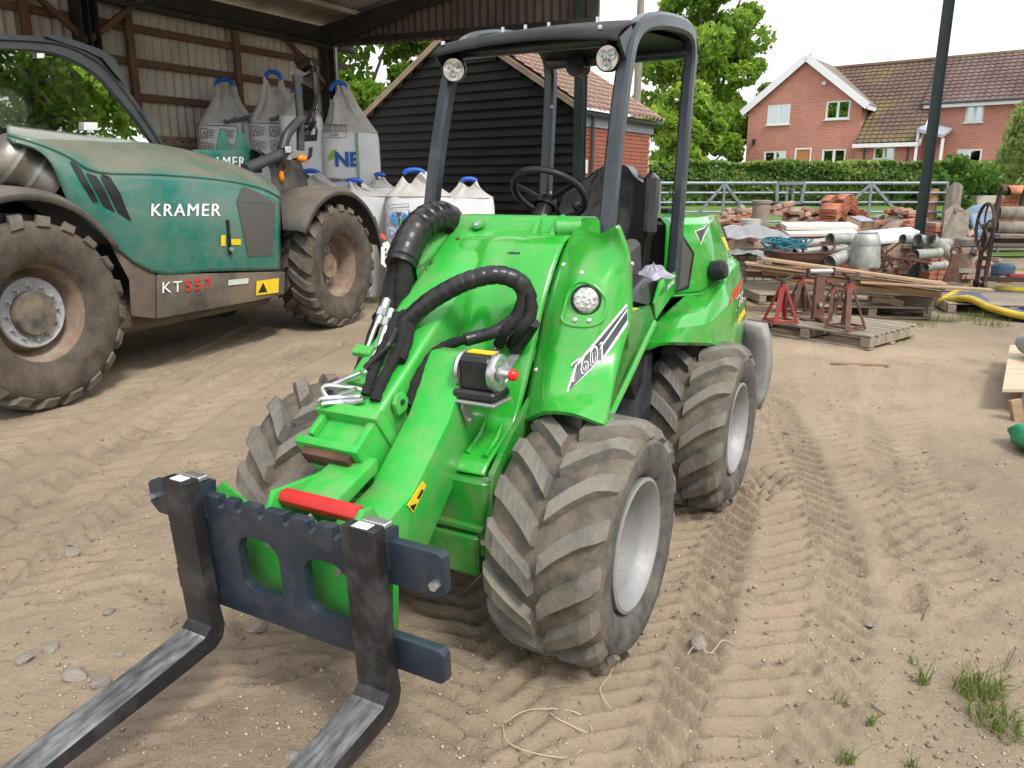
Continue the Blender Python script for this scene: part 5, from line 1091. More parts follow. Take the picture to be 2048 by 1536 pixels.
MB().box((-.98, SV, .94), (.48, .46, .13), None, .04).build('seat_cushion', 'vinyl_black', ld); MB().box((-1.02, SV, .80), (.4, .4, .16), None, .02).build('seat_base', 'black_plastic', ld)
MB().box((-1.16, .285, 1.40), (.09, .06, .27), rotm('Y', -.08), .022).build('armrest', 'vinyl_black', ld)
m = MB(); m.box((-1.02, .25, 1.13), (.16, .07, .24), rotm('Y', .25), .02); m.build('lever_console', 'grey_plastic', ld)
for i in range(3): m = MB(); m.tube([(-.9+.04*i, .3, 1.08), (-.88+.04*i, .31, 1.16)], .007, 6); m.sphere((-.88+.04*i, .31, 1.17), .014, 8, 6); m.build('lever', 'zinc', ld)
c = np.array(A(1098, 388, 0)); n = np.array([-.62, 0, .78]); a = np.array([0, 1., 0]); b = np.cross(n, a)
m = MB(); m.tube([c+.150*(math.cos(t)*a+math.sin(t)*b) for t in np.linspace(0, 2*PI, 49)], .0135, 10, caps=False); stw = m.build('steering_wheel', 'black_plastic', ld)
for t in (rad(90), rad(205), rad(335)):
    d = math.cos(t)*a-math.sin(t)*b if False else math.cos(t)*a+math.sin(t)*(-b if n[2] < 0 else b); m = MB(); m.bar(c-n*.035, c+.145*d, .026, .010, n, .004); m.build('spoke', 'black_plastic', stw)
m = MB(); disc_stack(m, c-n*.045, n, [(.045, -.02), (.045, .01), (.03, .03), (.001, .034)], 20); m.build('wheel_hub', 'black_plastic', stw)
m = MB(); m.tube([c-n*.05, c-n*.22, c-n*.3+np.array([.05, 0, -.1])], [.035, .045, .06], 14); m.build('steering_column', 'gloss_black', ld)
m = MB(); m.box((-.60, 0, 1.25), (.2, .5, .14), None, .03); m.build('dashboard', 'gloss_black', ld)
m = MB(); k = c+.14*(-b)*0+np.array([.0, .06, -.03]); m.sphere(np.array(A(1152, 412, .1)), .018, 10, 8); m.build('spinner_knob', 'black_plastic', stw)
# ---- boom
vL, vR = -.235, -.03; P0 = np.array([-.36, 1.315]); P1 = np.array([.385, .797]); bd = (P1-P0)/np.linalg.norm(P1-P0); bn = np.array([-bd[1], bd[0]])
def bstat(t, h): q = P1+bd*t+bn*h; return (q[0], q[1])
def boxseg(m, t0, t1, v0, v1, h0, h1):
    poly = [bstat(t0, h0), bstat(t1, h0), bstat(t1, h1), bstat(t0, h1)]; m.prism(poly, v1-v0, (0, (v0+v1)/2, 0), (1, 0, 0), (0, 0, 1))
L0 = np.linalg.norm(P1-P0)
m = MB(); poly = [bstat(-L0-.05, -.20), bstat(0, -.20), bstat(0, 0), bstat(-L0+.02, 0), bstat(-L0-.05, -.02), bstat(-L0-.10, -.08)]; m.prism(poly, vR-vL, (0, (vL+vR)/2, 0), (1, 0, 0), (0, 0, 1)); boom = m.build('boom', 'green_boom', ld, bevel=.018, sharp=60)
m = MB(); boxseg(m, -.03, .012, vL-.018, vR+.018, -.215, .018); m.build('boom_collar', 'green_boom', ld, bevel=.008)
m = MB(); boxseg(m, .0, .16, vL+.02, vR-.03, -.18, -.02); m.build('inner_boom', 'green_boom', ld, bevel=.012)
m = MB(); boxseg(m, .0, .11, vR-.022, vR+.008, -.19, .0); m.build('wear_plate', 'green_boom', ld, bevel=.006); m = MB(); boxseg(m, .0, .09, vL-.005, vL+.02, -.19, .0); m.build('wear_plate', 'green_boom', ld, bevel=.006)
m = MB(); boxseg(m, .105, .135, vL-.02, vR+.02, -.2, .012); m.build('end_flange', 'green_boom', ld, bevel=.008)
m = MB(); boxseg(m, .12, .16, vL+.015, vR-.01, -.06, -.005); m.build('rusty_stop', 'rust', ld, bevel=.004)
for v in (vL+.05, vR-.06): MB().cyl((*bstat(.135, -.03)[:1], v, bstat(.135, -.03)[1]), (bstat(.16, -.03)[0], v, bstat(.16, -.03)[1]), .011, 6).build('bolt', 'rust', ld)
# raised details on the boom top
m = MB(); q = bstat(-L0+.03, .001); 
def on_boom(x, y, h=.004):
    # photo point -> top plane of the boom
    M = to_local(AVF); o = M@(cC-AVF.o); d = M@ray(x, y); nn3 = np.array([bn[0], 0, bn[1]]); p3 = np.array([P1[0], 0, P1[1]])+nn3*h; t = nn3@(p3-o)/(nn3@d); return o+d*t
nb3 = np.array([bn[0], 0, bn[1]])
m = MB(); disc_stack(m, on_boom(954, 447), nb3, [(.026, -.01), (.026, .003), (.016, .005), (.015, .012), (.001, .013)], 20); m.build('pivot_cap', 'green_boom', ld); m = MB(); disc_stack(m, on_boom(954, 447, .016), nb3, [(.015, -.01), (.014, .002), (.001, .003)], 12); m.build('pivot_bolt', 'zinc', ld)
for x, y in ((915, 477), (955, 480)): m = MB(); disc_stack(m, on_boom(x, y, .002), nb3, [(.009, -.002), (.008, .0015), (.001, .0015)], 9); m.build('rust_spot', 'rust', boom)
# lift beam across to the right cowl, with lugs
bt = [A(965, 426, -.03), A(1166, 433, .25)]
m = MB(); z1 = 1.375; m.hull([(-.52, -.235, z1), (-.40, -.235, z1), (-.36, -.235, 1.25), (-.50, -.235, 1.25)], [(-.54, .30, z1), (-.50, .30, z1-.005), (-.47, .30, 1.30), (-.53, .30, 1.27)]); m.build('lift_beam', 'green_boom', ld, bevel=.012, weld=True)
for v in (.10, .175): m = MB(); m.prism([(-.50, 1.38), (-.44, 1.36), (-.36, 1.25), (-.40, 1.22), (-.48, 1.26)], .02, (0, v, 0), (1, 0, 0), (0, 0, 1)); m.build('lug_plate', 'green_boom', ld, bevel=.003)
MB().cyl((-.405, .105, 1.268), (-.405, .17, 1.268), .035, 16).build('cylinder_eye', 'green_dark', ld); MB().cyl((-.43, .18, 1.335), (-.47, .26, 1.335), .032, 14).build('cylinder_boss', 'green_boom', ld)
# top shelf of the left cowl
m = MB(); m.hull([A(1165, 433, .25), A(1199, 436, .36), A(1196, 466, .37), A(1147, 461, .25)], [tuple(np.array(A(*q))+[-.03, 0, -.05]) for q in ((1165, 433, .25), (1199, 436, .36), (1196, 466, .37), (1147, 461, .25))]); m.build('cowl_shelf', 'green_paint', ld, bevel=.008, weld=True)
# ---- nose arm
AB = [(.12, .967), (.17, .905), (.253, .785), (.45, .615), (.68, .545), (.70, .43), (.60, .36), (.40, .40), (.235, .56), (.03, .72), (-.03, .79), (-.03, .90), (.05, .965)]
m = MB(); m.prism(AB, .155, (0, .0725, 0), (1, 0, 0), (0, 0, 1)); nose = m.build('nose_arm', 'green_boom', ld, bevel=.012)
EAR = [(.44, .66), (.56, .66), (.72, .67), (.75, .62), (.70, .44), (.58, .38), (.45, .45)]
EAR2 = [(.625, .60), (.66, .66), (.70, .665), (.735, .63), (.71, .50), (.65, .47)]
for v, EAR in ((-.125, EAR), (.166, EAR2)): m = MB(); m.prism(EAR, .02, (0, v, 0), (1, 0, 0), (0, 0, 1)); m.build('hitch_ear', 'green_boom', ld, bevel=.004)
m = MB(); m.hull([(.44, -.12, .70), (.44, .02, .70), (.66, .02, .625), (.66, -.12, .625)], [(.44, -.12, .66), (.44, .02, .66), (.65, .02, .585), (.65, -.12, .585)]); m.build('cross_plate', 'green_boom', ld, bevel=.006, weld=True)
m = MB(); m.tube([(.690, -.115, .645), (.690, .156, .645)], .026, 6, smooth=False); m.build('locking_bar', 'red_paint', ld, bevel=.005)
m = MB(); m.tube([(.72, .03, .60), (.745, .03, .64)], .005, 6); m.build('lock_pin', 'zinc', ld)
m = MB(); m.prism([(0, 0), (.045, -.01), (.06, .03), (.045, .06), (.01, .06), (-.01, .03)], .016, (.255, -.012, .80), (1, 0, 0), (0, 0, 1)); m.build('lifting_eye', 'green_boom', ld, bevel=.004); MB().cyl((.28, -.022, .83), (.28, -.001, .83), .010, 10).build('eye_hole', 'black_print', ld)
# hitch plate behind the fork carriage
m = MB(); m.hull([(.745, -.30, .60), (.745, .30, .60), (.735, .28, .35), (.735, -.24, .35)], [(.72, -.30, .60), (.72, .30, .60), (.71, .28, .35), (.71, -.24, .35)]); hp0 = m.build('hitch_plate', 'green_boom', ld, weld=True, bevel=.003)
for v, z in ((-.13, .52), (-.06, .48), (.12, .50), (.18, .44), (.10, .54)): MB().cyl((.74, v, z), (.752, v, z), .010, 10).build('bolt', 'zinc_dull', hp0)
for s_, zz_ in ((-1, .66), (1, .60)): m = MB(); m.bar((.70, .22*s_, .55), (.76, .30*s_, zz_), .015, .05); m.build('hitch_hook', 'green_boom', ld)
# warning sticker on the nose arm side
def planev(x, y, v): return A(x, y, v)
pts = [A(845, 962, .1525), A(852, 971, .1525), A(826, 1026, .1525), A(814, 1010, .1525)]; m = MB(); m.hull(pts, [tuple(np.array(p)+[0, .0015, 0]) for p in pts]); st = m.build('warning_label', 'yellow_label', ld, weld=True)
for tri in ([(820, 1012), (833, 1007), (827, 1022)], [(834, 996), (844, 978), (847, 981), (838, 998)]):
    pts = [A(x, y, .1545) for x, y in tri]; m = MB(); m.hull(pts, [tuple(np.array(p)+[0, .001, 0]) for p in pts]); m.build('pictogram', 'black_print', st, weld=True)
# ---- hoses
def wrap_hose(pts, r, name='wrapped_hose', mat='hose_black', pitch=.034, n=14):
    P = np.array(smooth_path(pts, 24)); s = np.r_[0, np.cumsum(np.linalg.norm(np.diff(P, axis=0), axis=1))]; k = int(s[-1]/(pitch/6)); t = np.linspace(0, s[-1], k); Q = np.stack([np.interp(t, s, P[:, i]) for i in range(3)], 1); ph = (t/pitch) % 1; rr = r*(1+.055*ph-.10*(ph > .93))
    return MB().tube(Q, rr, n).build(name, mat, ld)
wrap_hose([A(x, y, v) for x, y, v in ((912, 470, -.26), (893, 437, -.27), (862, 436, -.28), (832, 462, -.285), (812, 500, -.285), (801, 532, -.28))], .057, pitch=.042, n=18)
def sleeve(pts, r, name='hose_sleeve', mat='sleeve_black'):
    P = smooth_path(pts, 6); n = len(P); return MB().tube(P, [r*(1+.10*math.sin(i*2.1)+.06*math.sin(i*5.3)) for i in range(n)], 10).build(name, mat, ld)
sleeve([A(797, 525, -.30), A(790, 580, -.30), A(775, 620, -.285), A(758, 640, -.28)], .028); sleeve([A(812, 525, -.26), A(806, 580, -.25), A(800, 640, -.24), A(770, 700, -.2), A(745, 760, -.16)], .03); sleeve([A(785, 525, -.33), A(772, 590, -.33), A(748, 660, -.31), A(718, 740, -.29)], .017)
def HH(x, y, lift):
    h = hit(AVF, HGF, x, y); d = to_local(AVF)@ray(x, y); return tuple(np.array(h)-d/np.linalg.norm(d)*lift)
def OB_(x, y, lift): return tuple(np.array(on_boom(x, y, 0))+nb3*lift)
Mf = to_local(AVF); cam_l = Mf@(cC-AVF.o)
def DD(x, y, dep): return tuple(cam_l+Mf@ray(x, y)*dep)
def dep_of(p): return float((np.array(p)-cam_l)@(Mf@cF))
d0_ = dep_of(OB_(803, 655, .045)); d1_ = dep_of(HH(1056, 602, .10)); hp8 = [(803, 655), (850, 610), (900, 578), (950, 557), (1000, 550), (1040, 566), (1057, 600)]
wrap_hose([DD(x, y, d0_+(d1_-d0_)*(i/6)-.05*math.sin(i/6*PI)) for i, (x, y) in enumerate(hp8)], .031)
HE = [HH(1062, 588, .14), HH(1062, 628, .13), HH(1042, 658, .14), A(1022, 690, .165)]; sleeve(HE, .019); sleeve([HH(1046, 592, .13), HH(1038, 632, .12), HH(1014, 658, .13), A(998, 688, .15)], .019)
wrap_hose([HH(1046, 602, .11), HH(1030, 636, .10), HH(992, 662, .12), HH(957, 673, .13), HH(930, 680, .15)], .022, pitch=.03, n=10)
sleeve([HH(935, 678, .15), A(890, 692, -.0), A(862, 715, -.012), A(835, 760, -.014), A(818, 810, -.016)], .017)
sleeve([OB_(806, 650, .05), OB_(790, 690, .045), OB_(768, 730, .04), OB_(752, 765, .03), OB_(735, 795, .012)], .017); sleeve([OB_(820, 645, .045), OB_(812, 690, .035), OB_(795, 730, .03), OB_(768, 775, .022), OB_(752, 805, .008)], .018); sleeve([OB_(828, 650, .04), OB_(822, 690, .025), OB_(806, 730, .02)], .017)
sleeve([OB_(808, 690, .07), OB_(795, 722, .075), OB_(765, 742, .06), OB_(742, 757, .045)], .011, 'cable', 'hose_black')
m = MB(); m.tube([HH(1068, 645, .13), A(1030, 705, .19)], .022, 12); m.build('handle_grip', 'hose_black', ld)
# ---- steel pipes and fittings on the boom
def pipe(pts, r=.008, mat='zinc', name='pipe', n=8): return MB().tube(smooth_path(pts, 6), r, n).build(name, mat, ld)
for i, (x0, y0, x1, y1, v) in enumerate(((774, 600, 722, 735, -.26), (783, 620, 742, 750, -.20), (770, 680, 728, 750, -.20), (800, 640, 755, 752, -.16), (772, 700, 745, 770, -.15))):
    a_ = np.array(A(x0, y0, v)); b_ = np.array(A(x1, y1, v+.02)); pipe([a_, lerp(a_, b_, .5)+[0, 0, .01], b_])
    for t, rr, ll in ((0, .016, .05), (.14, .019, .03), (.26, .014, .03)):
        c_ = lerp(a_, b_, t); d_ = (b_-a_)/np.linalg.norm(b_-a_); MB().cyl(c_, c_+d_*ll, rr, 6 if t == .14 else 12).build('fitting', 'zinc', ld)
for k, (q0, q1, q2, q3) in enumerate((((722, 745), (648, 778), (664, 790), (712, 778)), ((735, 780), (650, 772), (660, 800), (722, 800)), ((738, 792), (641, 798), (665, 812), (728, 800)), ((745, 803), (646, 808), (700, 824), (737, 812)))):
    v = -.155+.012*k; pipe([A(*q0, v+.01), A(*q1, v-.10), A(*q2, v-.08), A((q2[0]+q3[0])/2, (q2[1]+q3[1])/2+2, v-.02), A(*q3, v+.03)], .0078)
m = MB(); pts = [A(662, 785, -.24), A(660, 795, -.23), A(690, 800, -.2), A(720, 785, -.16), A(738, 770, -.13)]; m.tube(smooth_path(pts, 8), [.012*(1+.10*(i % 2)) for i in range(33)], 8); m.build('conduit', 'hose_black', ld)
def blk(x, y, v, d, mat, name, ang=.0): c_ = A(x, y, v); return MB().box(c_, d, rotm('Y', math.atan2(-bd[1], bd[0])), .004).build(name, mat, ld)
blk(727, 702, -.24, (.04, .075, .025), 'green_boom', 'pipe_clamp'); blk(722, 760, -.17, (.045, .085, .03), 'green_boom', 'pipe_clamp'); blk(744, 778, -.115, (.06, .012, .055), 'zinc_dull', 'clamp_plate')
for x, y in ((742, 773), (749, 788)): c_ = np.array(A(x, y, -.105)); MB().cyl(c_, c_+[0, .012, 0], .006, 6).build('bolt', 'zinc', ld)
# ---- multi coupling
c0 = np.array(A(962, 742, .205)); mc = MB().box(c0, (.085, .115, .11), rotm('Y', .1), .012).build('coupler_block', 'black_plastic', ld)
MB().box(c0+[.0, 0, -.068], (.11, .15, .03), None, .008).build('coupler_base', 'black_plastic', mc); m = MB(); m.box(c0+[.005, .0, -.090], (.115, .165, .010), None, .003); m.build('coupler_shelf', 'zinc_dull', ld)
m = MB(); m.prism([(-.02, .03), (.03, .03), (.035, 0), (.0, -.07), (-.025, -.06)], .010, (c0[0]+.01, .16, c0[2]-.115), (1, 0, 0), (0, 0, 1)); m.build('coupler_bracket', 'zinc_dull', ld, bevel=.003)
for z in (-.10, -.16): MB().cyl((c0[0]+.012, .16, c0[2]+z), (c0[0]+.012, .178, c0[2]+z), .009, 6).build('bolt', 'zinc', ld)
for dv in (-.062, .062): m = MB(); m.lathe([(.02, -.012), (.058, -.012), (.061, -.004), (.061, .006), (.054, .012), (.044, .012), (.040, .004), (.001, .004)] if dv > 0 else [(.001, .0), (.058, -.006), (.061, 0), (.058, .010), (.02, .010)], c0+[.0, dv, .0], 'y', 32); m.build('coupler_disc', 'zinc', mc)
m = MB(); m.lathe([(.026, 0), (.024, .012), (.014, .014), (.013, .035), (.001, .035)], c0+[0, .068, 0], 'y', 12); m.build('lever_hub', 'zinc', mc)
m = MB(); m.lathe([(.012, .0), (.018, .006), (.019, .016), (.012, .026), (.001, .028)], c0+[0, .100, 0], 'y', 16); m.build('red_knob', 'red_cap', ld)
for x, y, v in ((998, 690, .13), (1022, 692, .145)): a_ = np.array(A(x, y, v)); b_ = np.array(A(x-8, y+26, v)); MB().cyl(a_, b_, .017, 14).build('fitting', 'zinc', ld); MB().cyl(b_, b_+(b_-a_)*.6, .012, 10).build('fitting', 'zinc', ld)
MB().box(c0+[-.01, .0, .058], (.04, .09, .004)).build('warning_label', 'yellow_label', mc)
MB().bar(c0+[0, .085, .01], np.array(A(1036, 700, .17)), .03, .006).build('coupler_lever', 'zinc_dull', mc)
m = MB(); m.box((-.43, -.375, 1.195), (.16, .12, .022), None, .005); m.build('post_foot', 'blueblack', ld)
for dv in (-.03, .03): MB().cyl((-.37, -.375+dv, 1.205), (-.37, -.375+dv, 1.222), .012, 6).build('bolt', 'zinc', ld)
m = MB(); m.hull([(-.52, -.43, 1.18), (-.33, -.43, 1.18), (-.16, -.40, .80), (-.45, -.40, .80)], [(-.52, -.31, 1.18), (-.33, -.31, 1.18), (-.16, -.28, .80), (-.45, -.28, .80)]); m.build('side_tower', 'green_paint', ld, bevel=.01, weld=True)
# perforated side panel beside the boom (machine's right)
m = MB(); m.hull([A(832, 540, -.24), A(880, 505, -.24), A(905, 480, -.24), A(850, 640, -.2)], [tuple(np.array(A(*q))-[.02, .02, .0]) for q in ((832, 540, -.24), (880, 505, -.24), (905, 480, -.24), (850, 640, -.2))]); pp = m.build('perforated_panel', 'green_dark', ld, weld=True)
for i in range(5):
    for j in range(2):
        x, y = 862-i*9+j*12, 528+i*17-j*6; c_ = np.array(A(x, y, -.235+.02)); MB().box(c_, (.010, .012, .028), rotm('Y', -.6), .004).build('vent_slot', 'black_print', pp)

# ================================================================== pallet fork attachment
fk = AVF.empty('pallet_fork'); tag(fk, 'dark blue-black pallet fork carriage with two long tines on the loader hitch', 'pallet fork')
LEAN = .075; FU = .80
def fplate(m, poly, u, th):
    """polygon in v,z leaning with the carriage"""
    A_ = [(u+LEAN*(z-.25), v, z) for v, z in poly]; B_ = [(x-th, v, z) for x, v, z in A_]; m.hull(A_, B_) if True else None
top_z = .672; notch = []
for v in (.195, .115, .03, -.06, -.14, -.205): notch += [(v+.012, top_z), (v+.012, top_z-.026), (v-.004, top_z-.032), (v-.012, top_z-.024), (v-.012, top_z)]
OUT = [(.505, .575), (.505, .668), (.49, .678), (.30, .678), (.27, top_z)]+notch+[(-.27, top_z), (-.30, .672), (-.485, .672), (-.50, .66), (-.50, .595), (-.475, .572), (-.29, .568), (-.29, .41), (-.43, .41), (-.445, .40), (-.445, .335), (-.43, .322), (.475, .318), (.488, .33), (.488, .40), (.475, .412), (.29, .412), (.29, .562), (.48, .562)]
def holes_plate(m, outline, holes, u, th):
    """plate with rounded openings, filled with triangles"""
    bm = bmesh.new()
    def ring(poly): vs_ = [bm.verts.new((v, z, 0)) for v, z in poly]; return [bm.edges.new((vs_[i], vs_[(i+1) % len(vs_)])) for i in range(len(vs_))]
    E = ring(outline)
    for h in holes: E += ring(h)
    bmesh.ops.triangle_fill(bm, use_beauty=True, use_dissolve=False, edges=E); bm.verts.ensure_lookup_table()
    V = [(v.co.x, v.co.y) for v in bm.verts]; ix = {v: i for i, v in enumerate(bm.verts)}; T = [tuple(ix[v] for v in f.verts) for f in bm.faces]; BE = [tuple(ix[v] for v in e.verts) for e in bm.edges if len(e.link_faces) == 1]; bm.free(); n = len(V)
    VV = [(u+LEAN*(z-.25), v, z) for v, z in V]+[(u-th+LEAN*(z-.25), v, z) for v, z in V]
    m.add(VV, T+[tuple(i+n for i in t[::-1]) for t in T]+[(a, b, b+n, a+n) for a, b in BE], 0, False)
def rrect(v0, v1, z0, z1, r, skew=0):
    P = []
    for cx, cz, a0, rr in ((v1-r, z1-r, 0, r), (v0+r, z1-r, 90, r), (v0+r*.7, z0+r*.7, 180, r*.7), (v1-r*.7, z0+r*.7, 270, r*.7)):
        for k in range(5): t = rad(a0+90*k/4); P.append((cx+rr*math.cos(t), cz+rr*math.sin(t)))
    return P
m = MB(); holes_plate(m, OUT, [rrect(-.165, -.018, .412, .576, .05), rrect(.07, .217, .408, .568, .05)], FU, .03); m.build('carriage_plate', 'plate_blue', fk, bevel=.0025, weld=True)
for v, z in ((.485, .60), (-.485, .62)): MB().cyl((FU+.02, v, z), (FU+.045, v, z), .012, 6).build('stop_bolt', 'zinc', fk)
for sv in (.31, -.31):
    # side profile of one tine: shank, rounded heel, blade tapering to the tip
    t = .042; th = .16; du, dz = math.cos(th), -math.sin(th); F = FU+.012
    out = [(F+LEAN*.47+.0, .722), (F+LEAN*.47+t, .722), (F+t+LEAN*.1, .33), (F+t+.004, .285), (F+t+.03, .262)]
    inn_ = [(F+LEAN*.1, .33), (F-.002, .27), (F+.01, .232), (F+.04, .212)]
    tip = 1.02; a = (out[-1][0]+du*.04, out[-1][1]+dz*.04); b = (out[-1][0]+du*tip, out[-1][1]+dz*tip-.0); c_ = (b[0]-.0, b[1]-.014); d_ = (inn_[-1][0]+du*.1, inn_[-1][1]+dz*.1)
    poly = out+[a, b, c_, d_]+inn_[::-1]
    m = MB(); m.prism(poly, .10, (0, sv, 0), (1, 0, 0), (0, 0, 1)); ti = m.build('fork_tine', ['fork_black', 'worn_steel'], fk, bevel=.005)
    for p in ti.data.polygons:
        if p.normal.z > .75 and p.center[2] < .30: p.material_index = 1
    m = MB(); m.hull([(F+LEAN*.47-.06, sv-.045, .70), (F+LEAN*.47, sv-.045, .71), (F+LEAN*.3, sv-.045, .60), (F+LEAN*.3-.04, sv-.045, .60)], [(F+LEAN*.47-.06, sv+.045, .70), (F+LEAN*.47, sv+.045, .71), (F+LEAN*.3, sv+.045, .60), (F+LEAN*.3-.04, sv+.045, .60)]); m.build('tine_hook', 'plate_blue', ti, weld=True, bevel=.004)
    MB().box((F+LEAN*.47+.022, sv+.003, .7235), (.03, .045, .0015)).build('label', 'white_print', ti)
    m = MB(); m.box((F+LEAN*.47-.02, sv+.01, .716), (.03, .07, .014), None, .003); m.build('latch_pin', 'zinc', ti)
# ================================================================== telehandler
KF = Frame((-3.12, 4.98), 22.0)          # u towards its rear, v towards the photographer; v=0 is the outer face of the tyres
kt = KF.empty('telehandler'); tag(kt, 'muddy teal telehandler with dark cab parked under the barn', 'telehandler')
def K(x, y, v): return KF.at(x, y, v=v)
tyK = tyre_parts(.655, .46, .335, 20, .062, .045, rad(40), 1, ('mud_tyre', 'mud_lug', 'mud_tyre'), 1.10, .006)
def big_rim(par_loc, fr):
    m = MB(); m.lathe([(.32, -.2), (.335, .14), (.345, .165), (.335, .175), (.318, .15), (.300, .02), (.27, -.02), (.235, .02)] if not fr else [(.32, -.2), (.335, .14), (.345, .165), (.335, .175), (.318, .15), (.300, -.05), (.25, -.09)], axis='y', n=48); a = m.build('rim_well', 'rim_mud', kt); a.location = par_loc
    if not fr:
        m = MB(); m.lathe([(.235, .0), (.238, .075), (.228, .085), (.215, .075), (.150, .060), (.148, .03)], axis='y', n=48); b = m.build('rim_disc', 'rim_grey', kt); b.location = par_loc
        for i in range(12): t = 2*PI*i/12; m = MB(); m.lathe([(.017, .06), (.016, .075), (.009, .078), (.009, .098), (.001, .099)], (.183*math.sin(t), 0, .183*math.cos(t)), 'y', 8); n_ = m.build('wheel_nut', 'zinc_dull', b)
        m = MB(); m.lathe([(.15, .03), (.15, .10), (.143, .115), (.001, .12)], axis='y', n=36); c = m.build('hub', 'mud_hub', kt); c.location = par_loc
    else:
        m = MB(); m.lathe([(.25, -.09), (.24, -.06), (.13, -.06)], axis='y', n=40); b = m.build('rim_disc', 'rim_mud', kt); b.location = par_loc
        for t in (rad(150), rad(330), rad(30), rad(210)): m = MB(); m.box((.185*math.sin(t), -.05, .185*math.cos(t)), (.09, .02, .08), None, .01); m.lathe([(.018, -.04), (.016, -.02), (.001, -.018)], (.185*math.sin(t), 0, .185*math.cos(t)), 'y', 8); m.build('rim_lug', 'rim_grey', b)
        m = MB(); m.lathe([(.13, -.06), (.135, .02), (.125, .05), (.001, .06)], axis='y', n=30); c = m.build('hub', 'rim_mud', kt); c.location = par_loc
UF = K(668, 535, -.13)[0]; UR = K(72, 635, -.13)[0]
for u0, fr in ((UR, 0), (UF, 1)):
    for v0 in (-.23, -1.85):
        w = bpy.data.objects.new('tyre', tyK); link(w, kt); w.location = (u0, v0, .655); w.rotation_euler = (0, .1+.07*fr, 0)
        if v0 > -1: big_rim((u0, v0, .655), fr)
# chassis
m = MB(); ch = [(313, 549), (570, 543), (568, 588), (520, 600), (313, 638)]; m.hull([K(x, y, -.28) for x, y in ch], [K(x, y, -.10) for x, y in ch]); chs = m.build('chassis_box', 'mud_chassis', kt, weld=True, bevel=.012)
m = MB(); cl = [(216, 482), (250, 490), (313, 549), (313, 638), (262, 632), (258, 560)]; m.hull([K(x, y, -.5) for x, y in cl], [K(x, y, -.115) for x, y in cl]); m.build('chassis_side', 'mud_chassis', kt, weld=True, bevel=.012)
MB().box((UF/2, -1.05, .62), (abs(UF)+.9, .9, .45), None, .05).build('main_frame', 'mud_chassis', kt); MB().box((UF/2, -1.05, .5), (abs(UF)*.55, 1.5, .3), None, .05).build('belly', 'mud_chassis', kt)
for u0 in (UR, UF): MB().cyl((u0, -1.7, .655), (u0, -.4, .655), .12, 12).build('axle', 'mud_chassis', kt)
CHG = np.array([[K(300, 540, -.095), K(580, 535, -.095)], [K(300, 645, -.095), K(580, 600, -.095)]])
drape_text(KF, CHG, 'KT', (325, 586), (364, 583), (0, -22), 1, 'white_print', kt, .0, 0, lift=.008); drape_text(KF, CHG, '557', (371, 582), (423, 577), (0, -22), 1, 'red_print', kt, .02, 0, lift=.008)
drape_poly(KF, CHG, [(457, 560), (498, 556)], [(456, 571), (496, 567)], 3, 'maker_label', 'pale_label', kt, .006); drape_poly(KF, CHG, [(513, 562), (558, 556)], [(512, 591), (557, 585)], 3, 'warning_label', 'yellow_label', kt, .006); drape_poly(KF, CHG, [(516, 586), (526, 566)], [(535, 584), (527, 566)], 3, 'pictogram', 'black_print', kt, .008)
# hood
topL = [(14, 272, -.30), (66, 287, -.17), (130, 313, -.12), (195, 347, -.10), (320, 352, -.10), (440, 362, -.10), (520, 378, -.10), (561, 398, -.13)]
botL = [(40, 290, -.20), (96, 318, -.15), (135, 402, -.12), (172, 442, -.10), (302, 544, -.10), (420, 543, -.10), (520, 541, -.10), (561, 540, -.13)]
rows = []
for t in np.linspace(0, 1, 7):
    row = []
    for a_, b_ in zip(topL, botL): q = lerp(a_, b_, t); row.append(K(q[0], q[1], q[2]+.035*math.sin(t*PI)))
    rows.append(row)
HS = fine(rows, 3, 4); hsd = MB().grid(HS).build('hood_side', 'teal_paint', kt, solid=.02, off=1)
ridge = [(14, 262, -.75), (90, 267, -.75), (190, 276, -.75), (275, 287, -.75), (370, 303, -.72), (460, 330, -.68), (520, 355, -.6), (552, 382, -.5)]
rows = []
for t in np.linspace(0, 1, 6):
    row = []
    for a_, b_ in zip(ridge, topL):
        pa = np.array(K(*a_)); pb = np.array(K(*b_)); p = lerp(pa, pb, t); p[2] += .035*math.sin(t*PI); row.append(p)
    rows.append(row)
HT = fine(rows, 3, 4); MB().grid(HT).build('hood_top', 'teal_paint', kt, solid=.02, off=-1)
m = MB(); ed = HT[:, -1]; m.grid([ed, ed-np.array([0, 0, .5])]); m.grid([HS[:, -1], HS[:, -1]-np.array([.0, .4, 0])]); m.build('hood_front', 'teal_paint', kt)
m = MB(); r0 = HT[0]; m.grid([r0, r0-np.array([0, .02, .7])]); m.build('hood_inner', 'teal_dark', kt)
MB().box((UF/2-.3, -.7, .95), (1.5, .7, .5), None, .05).build('engine_block', 'gloss_black', kt)
for ea_, eb_ in (([(133, 310), (160, 360), (187, 404)], [(149, 316), (175, 360), (198, 404)]), ([(160, 320), (185, 370), (208, 412)], [(178, 330), (208, 375), (230, 424)]), ([(192, 335), (214, 380), (236, 424)], [(213, 343), (240, 385), (263, 443)])): drape_poly(KF, HS, ea_, eb_, 8, 'louvre', 'gloss_black', hsd, .010)
drape_poly(KF, HS, [(487, 373), (520, 386), (551, 408)], [(474, 403), (510, 405), (551, 409)], 8, 'side_grille', 'mesh_grille', hsd, .012); drape_poly(KF, HS, [(474, 403), (551, 409)], [(497, 513), (545, 511)], 8, 'side_grille', 'mesh_grille', hsd, .012)
drape_text(KF, HS, 'KRAMER', (303, 432), (441, 432), (1, -25), 1, 'white_print', hsd, .02, 0, lift=.012)
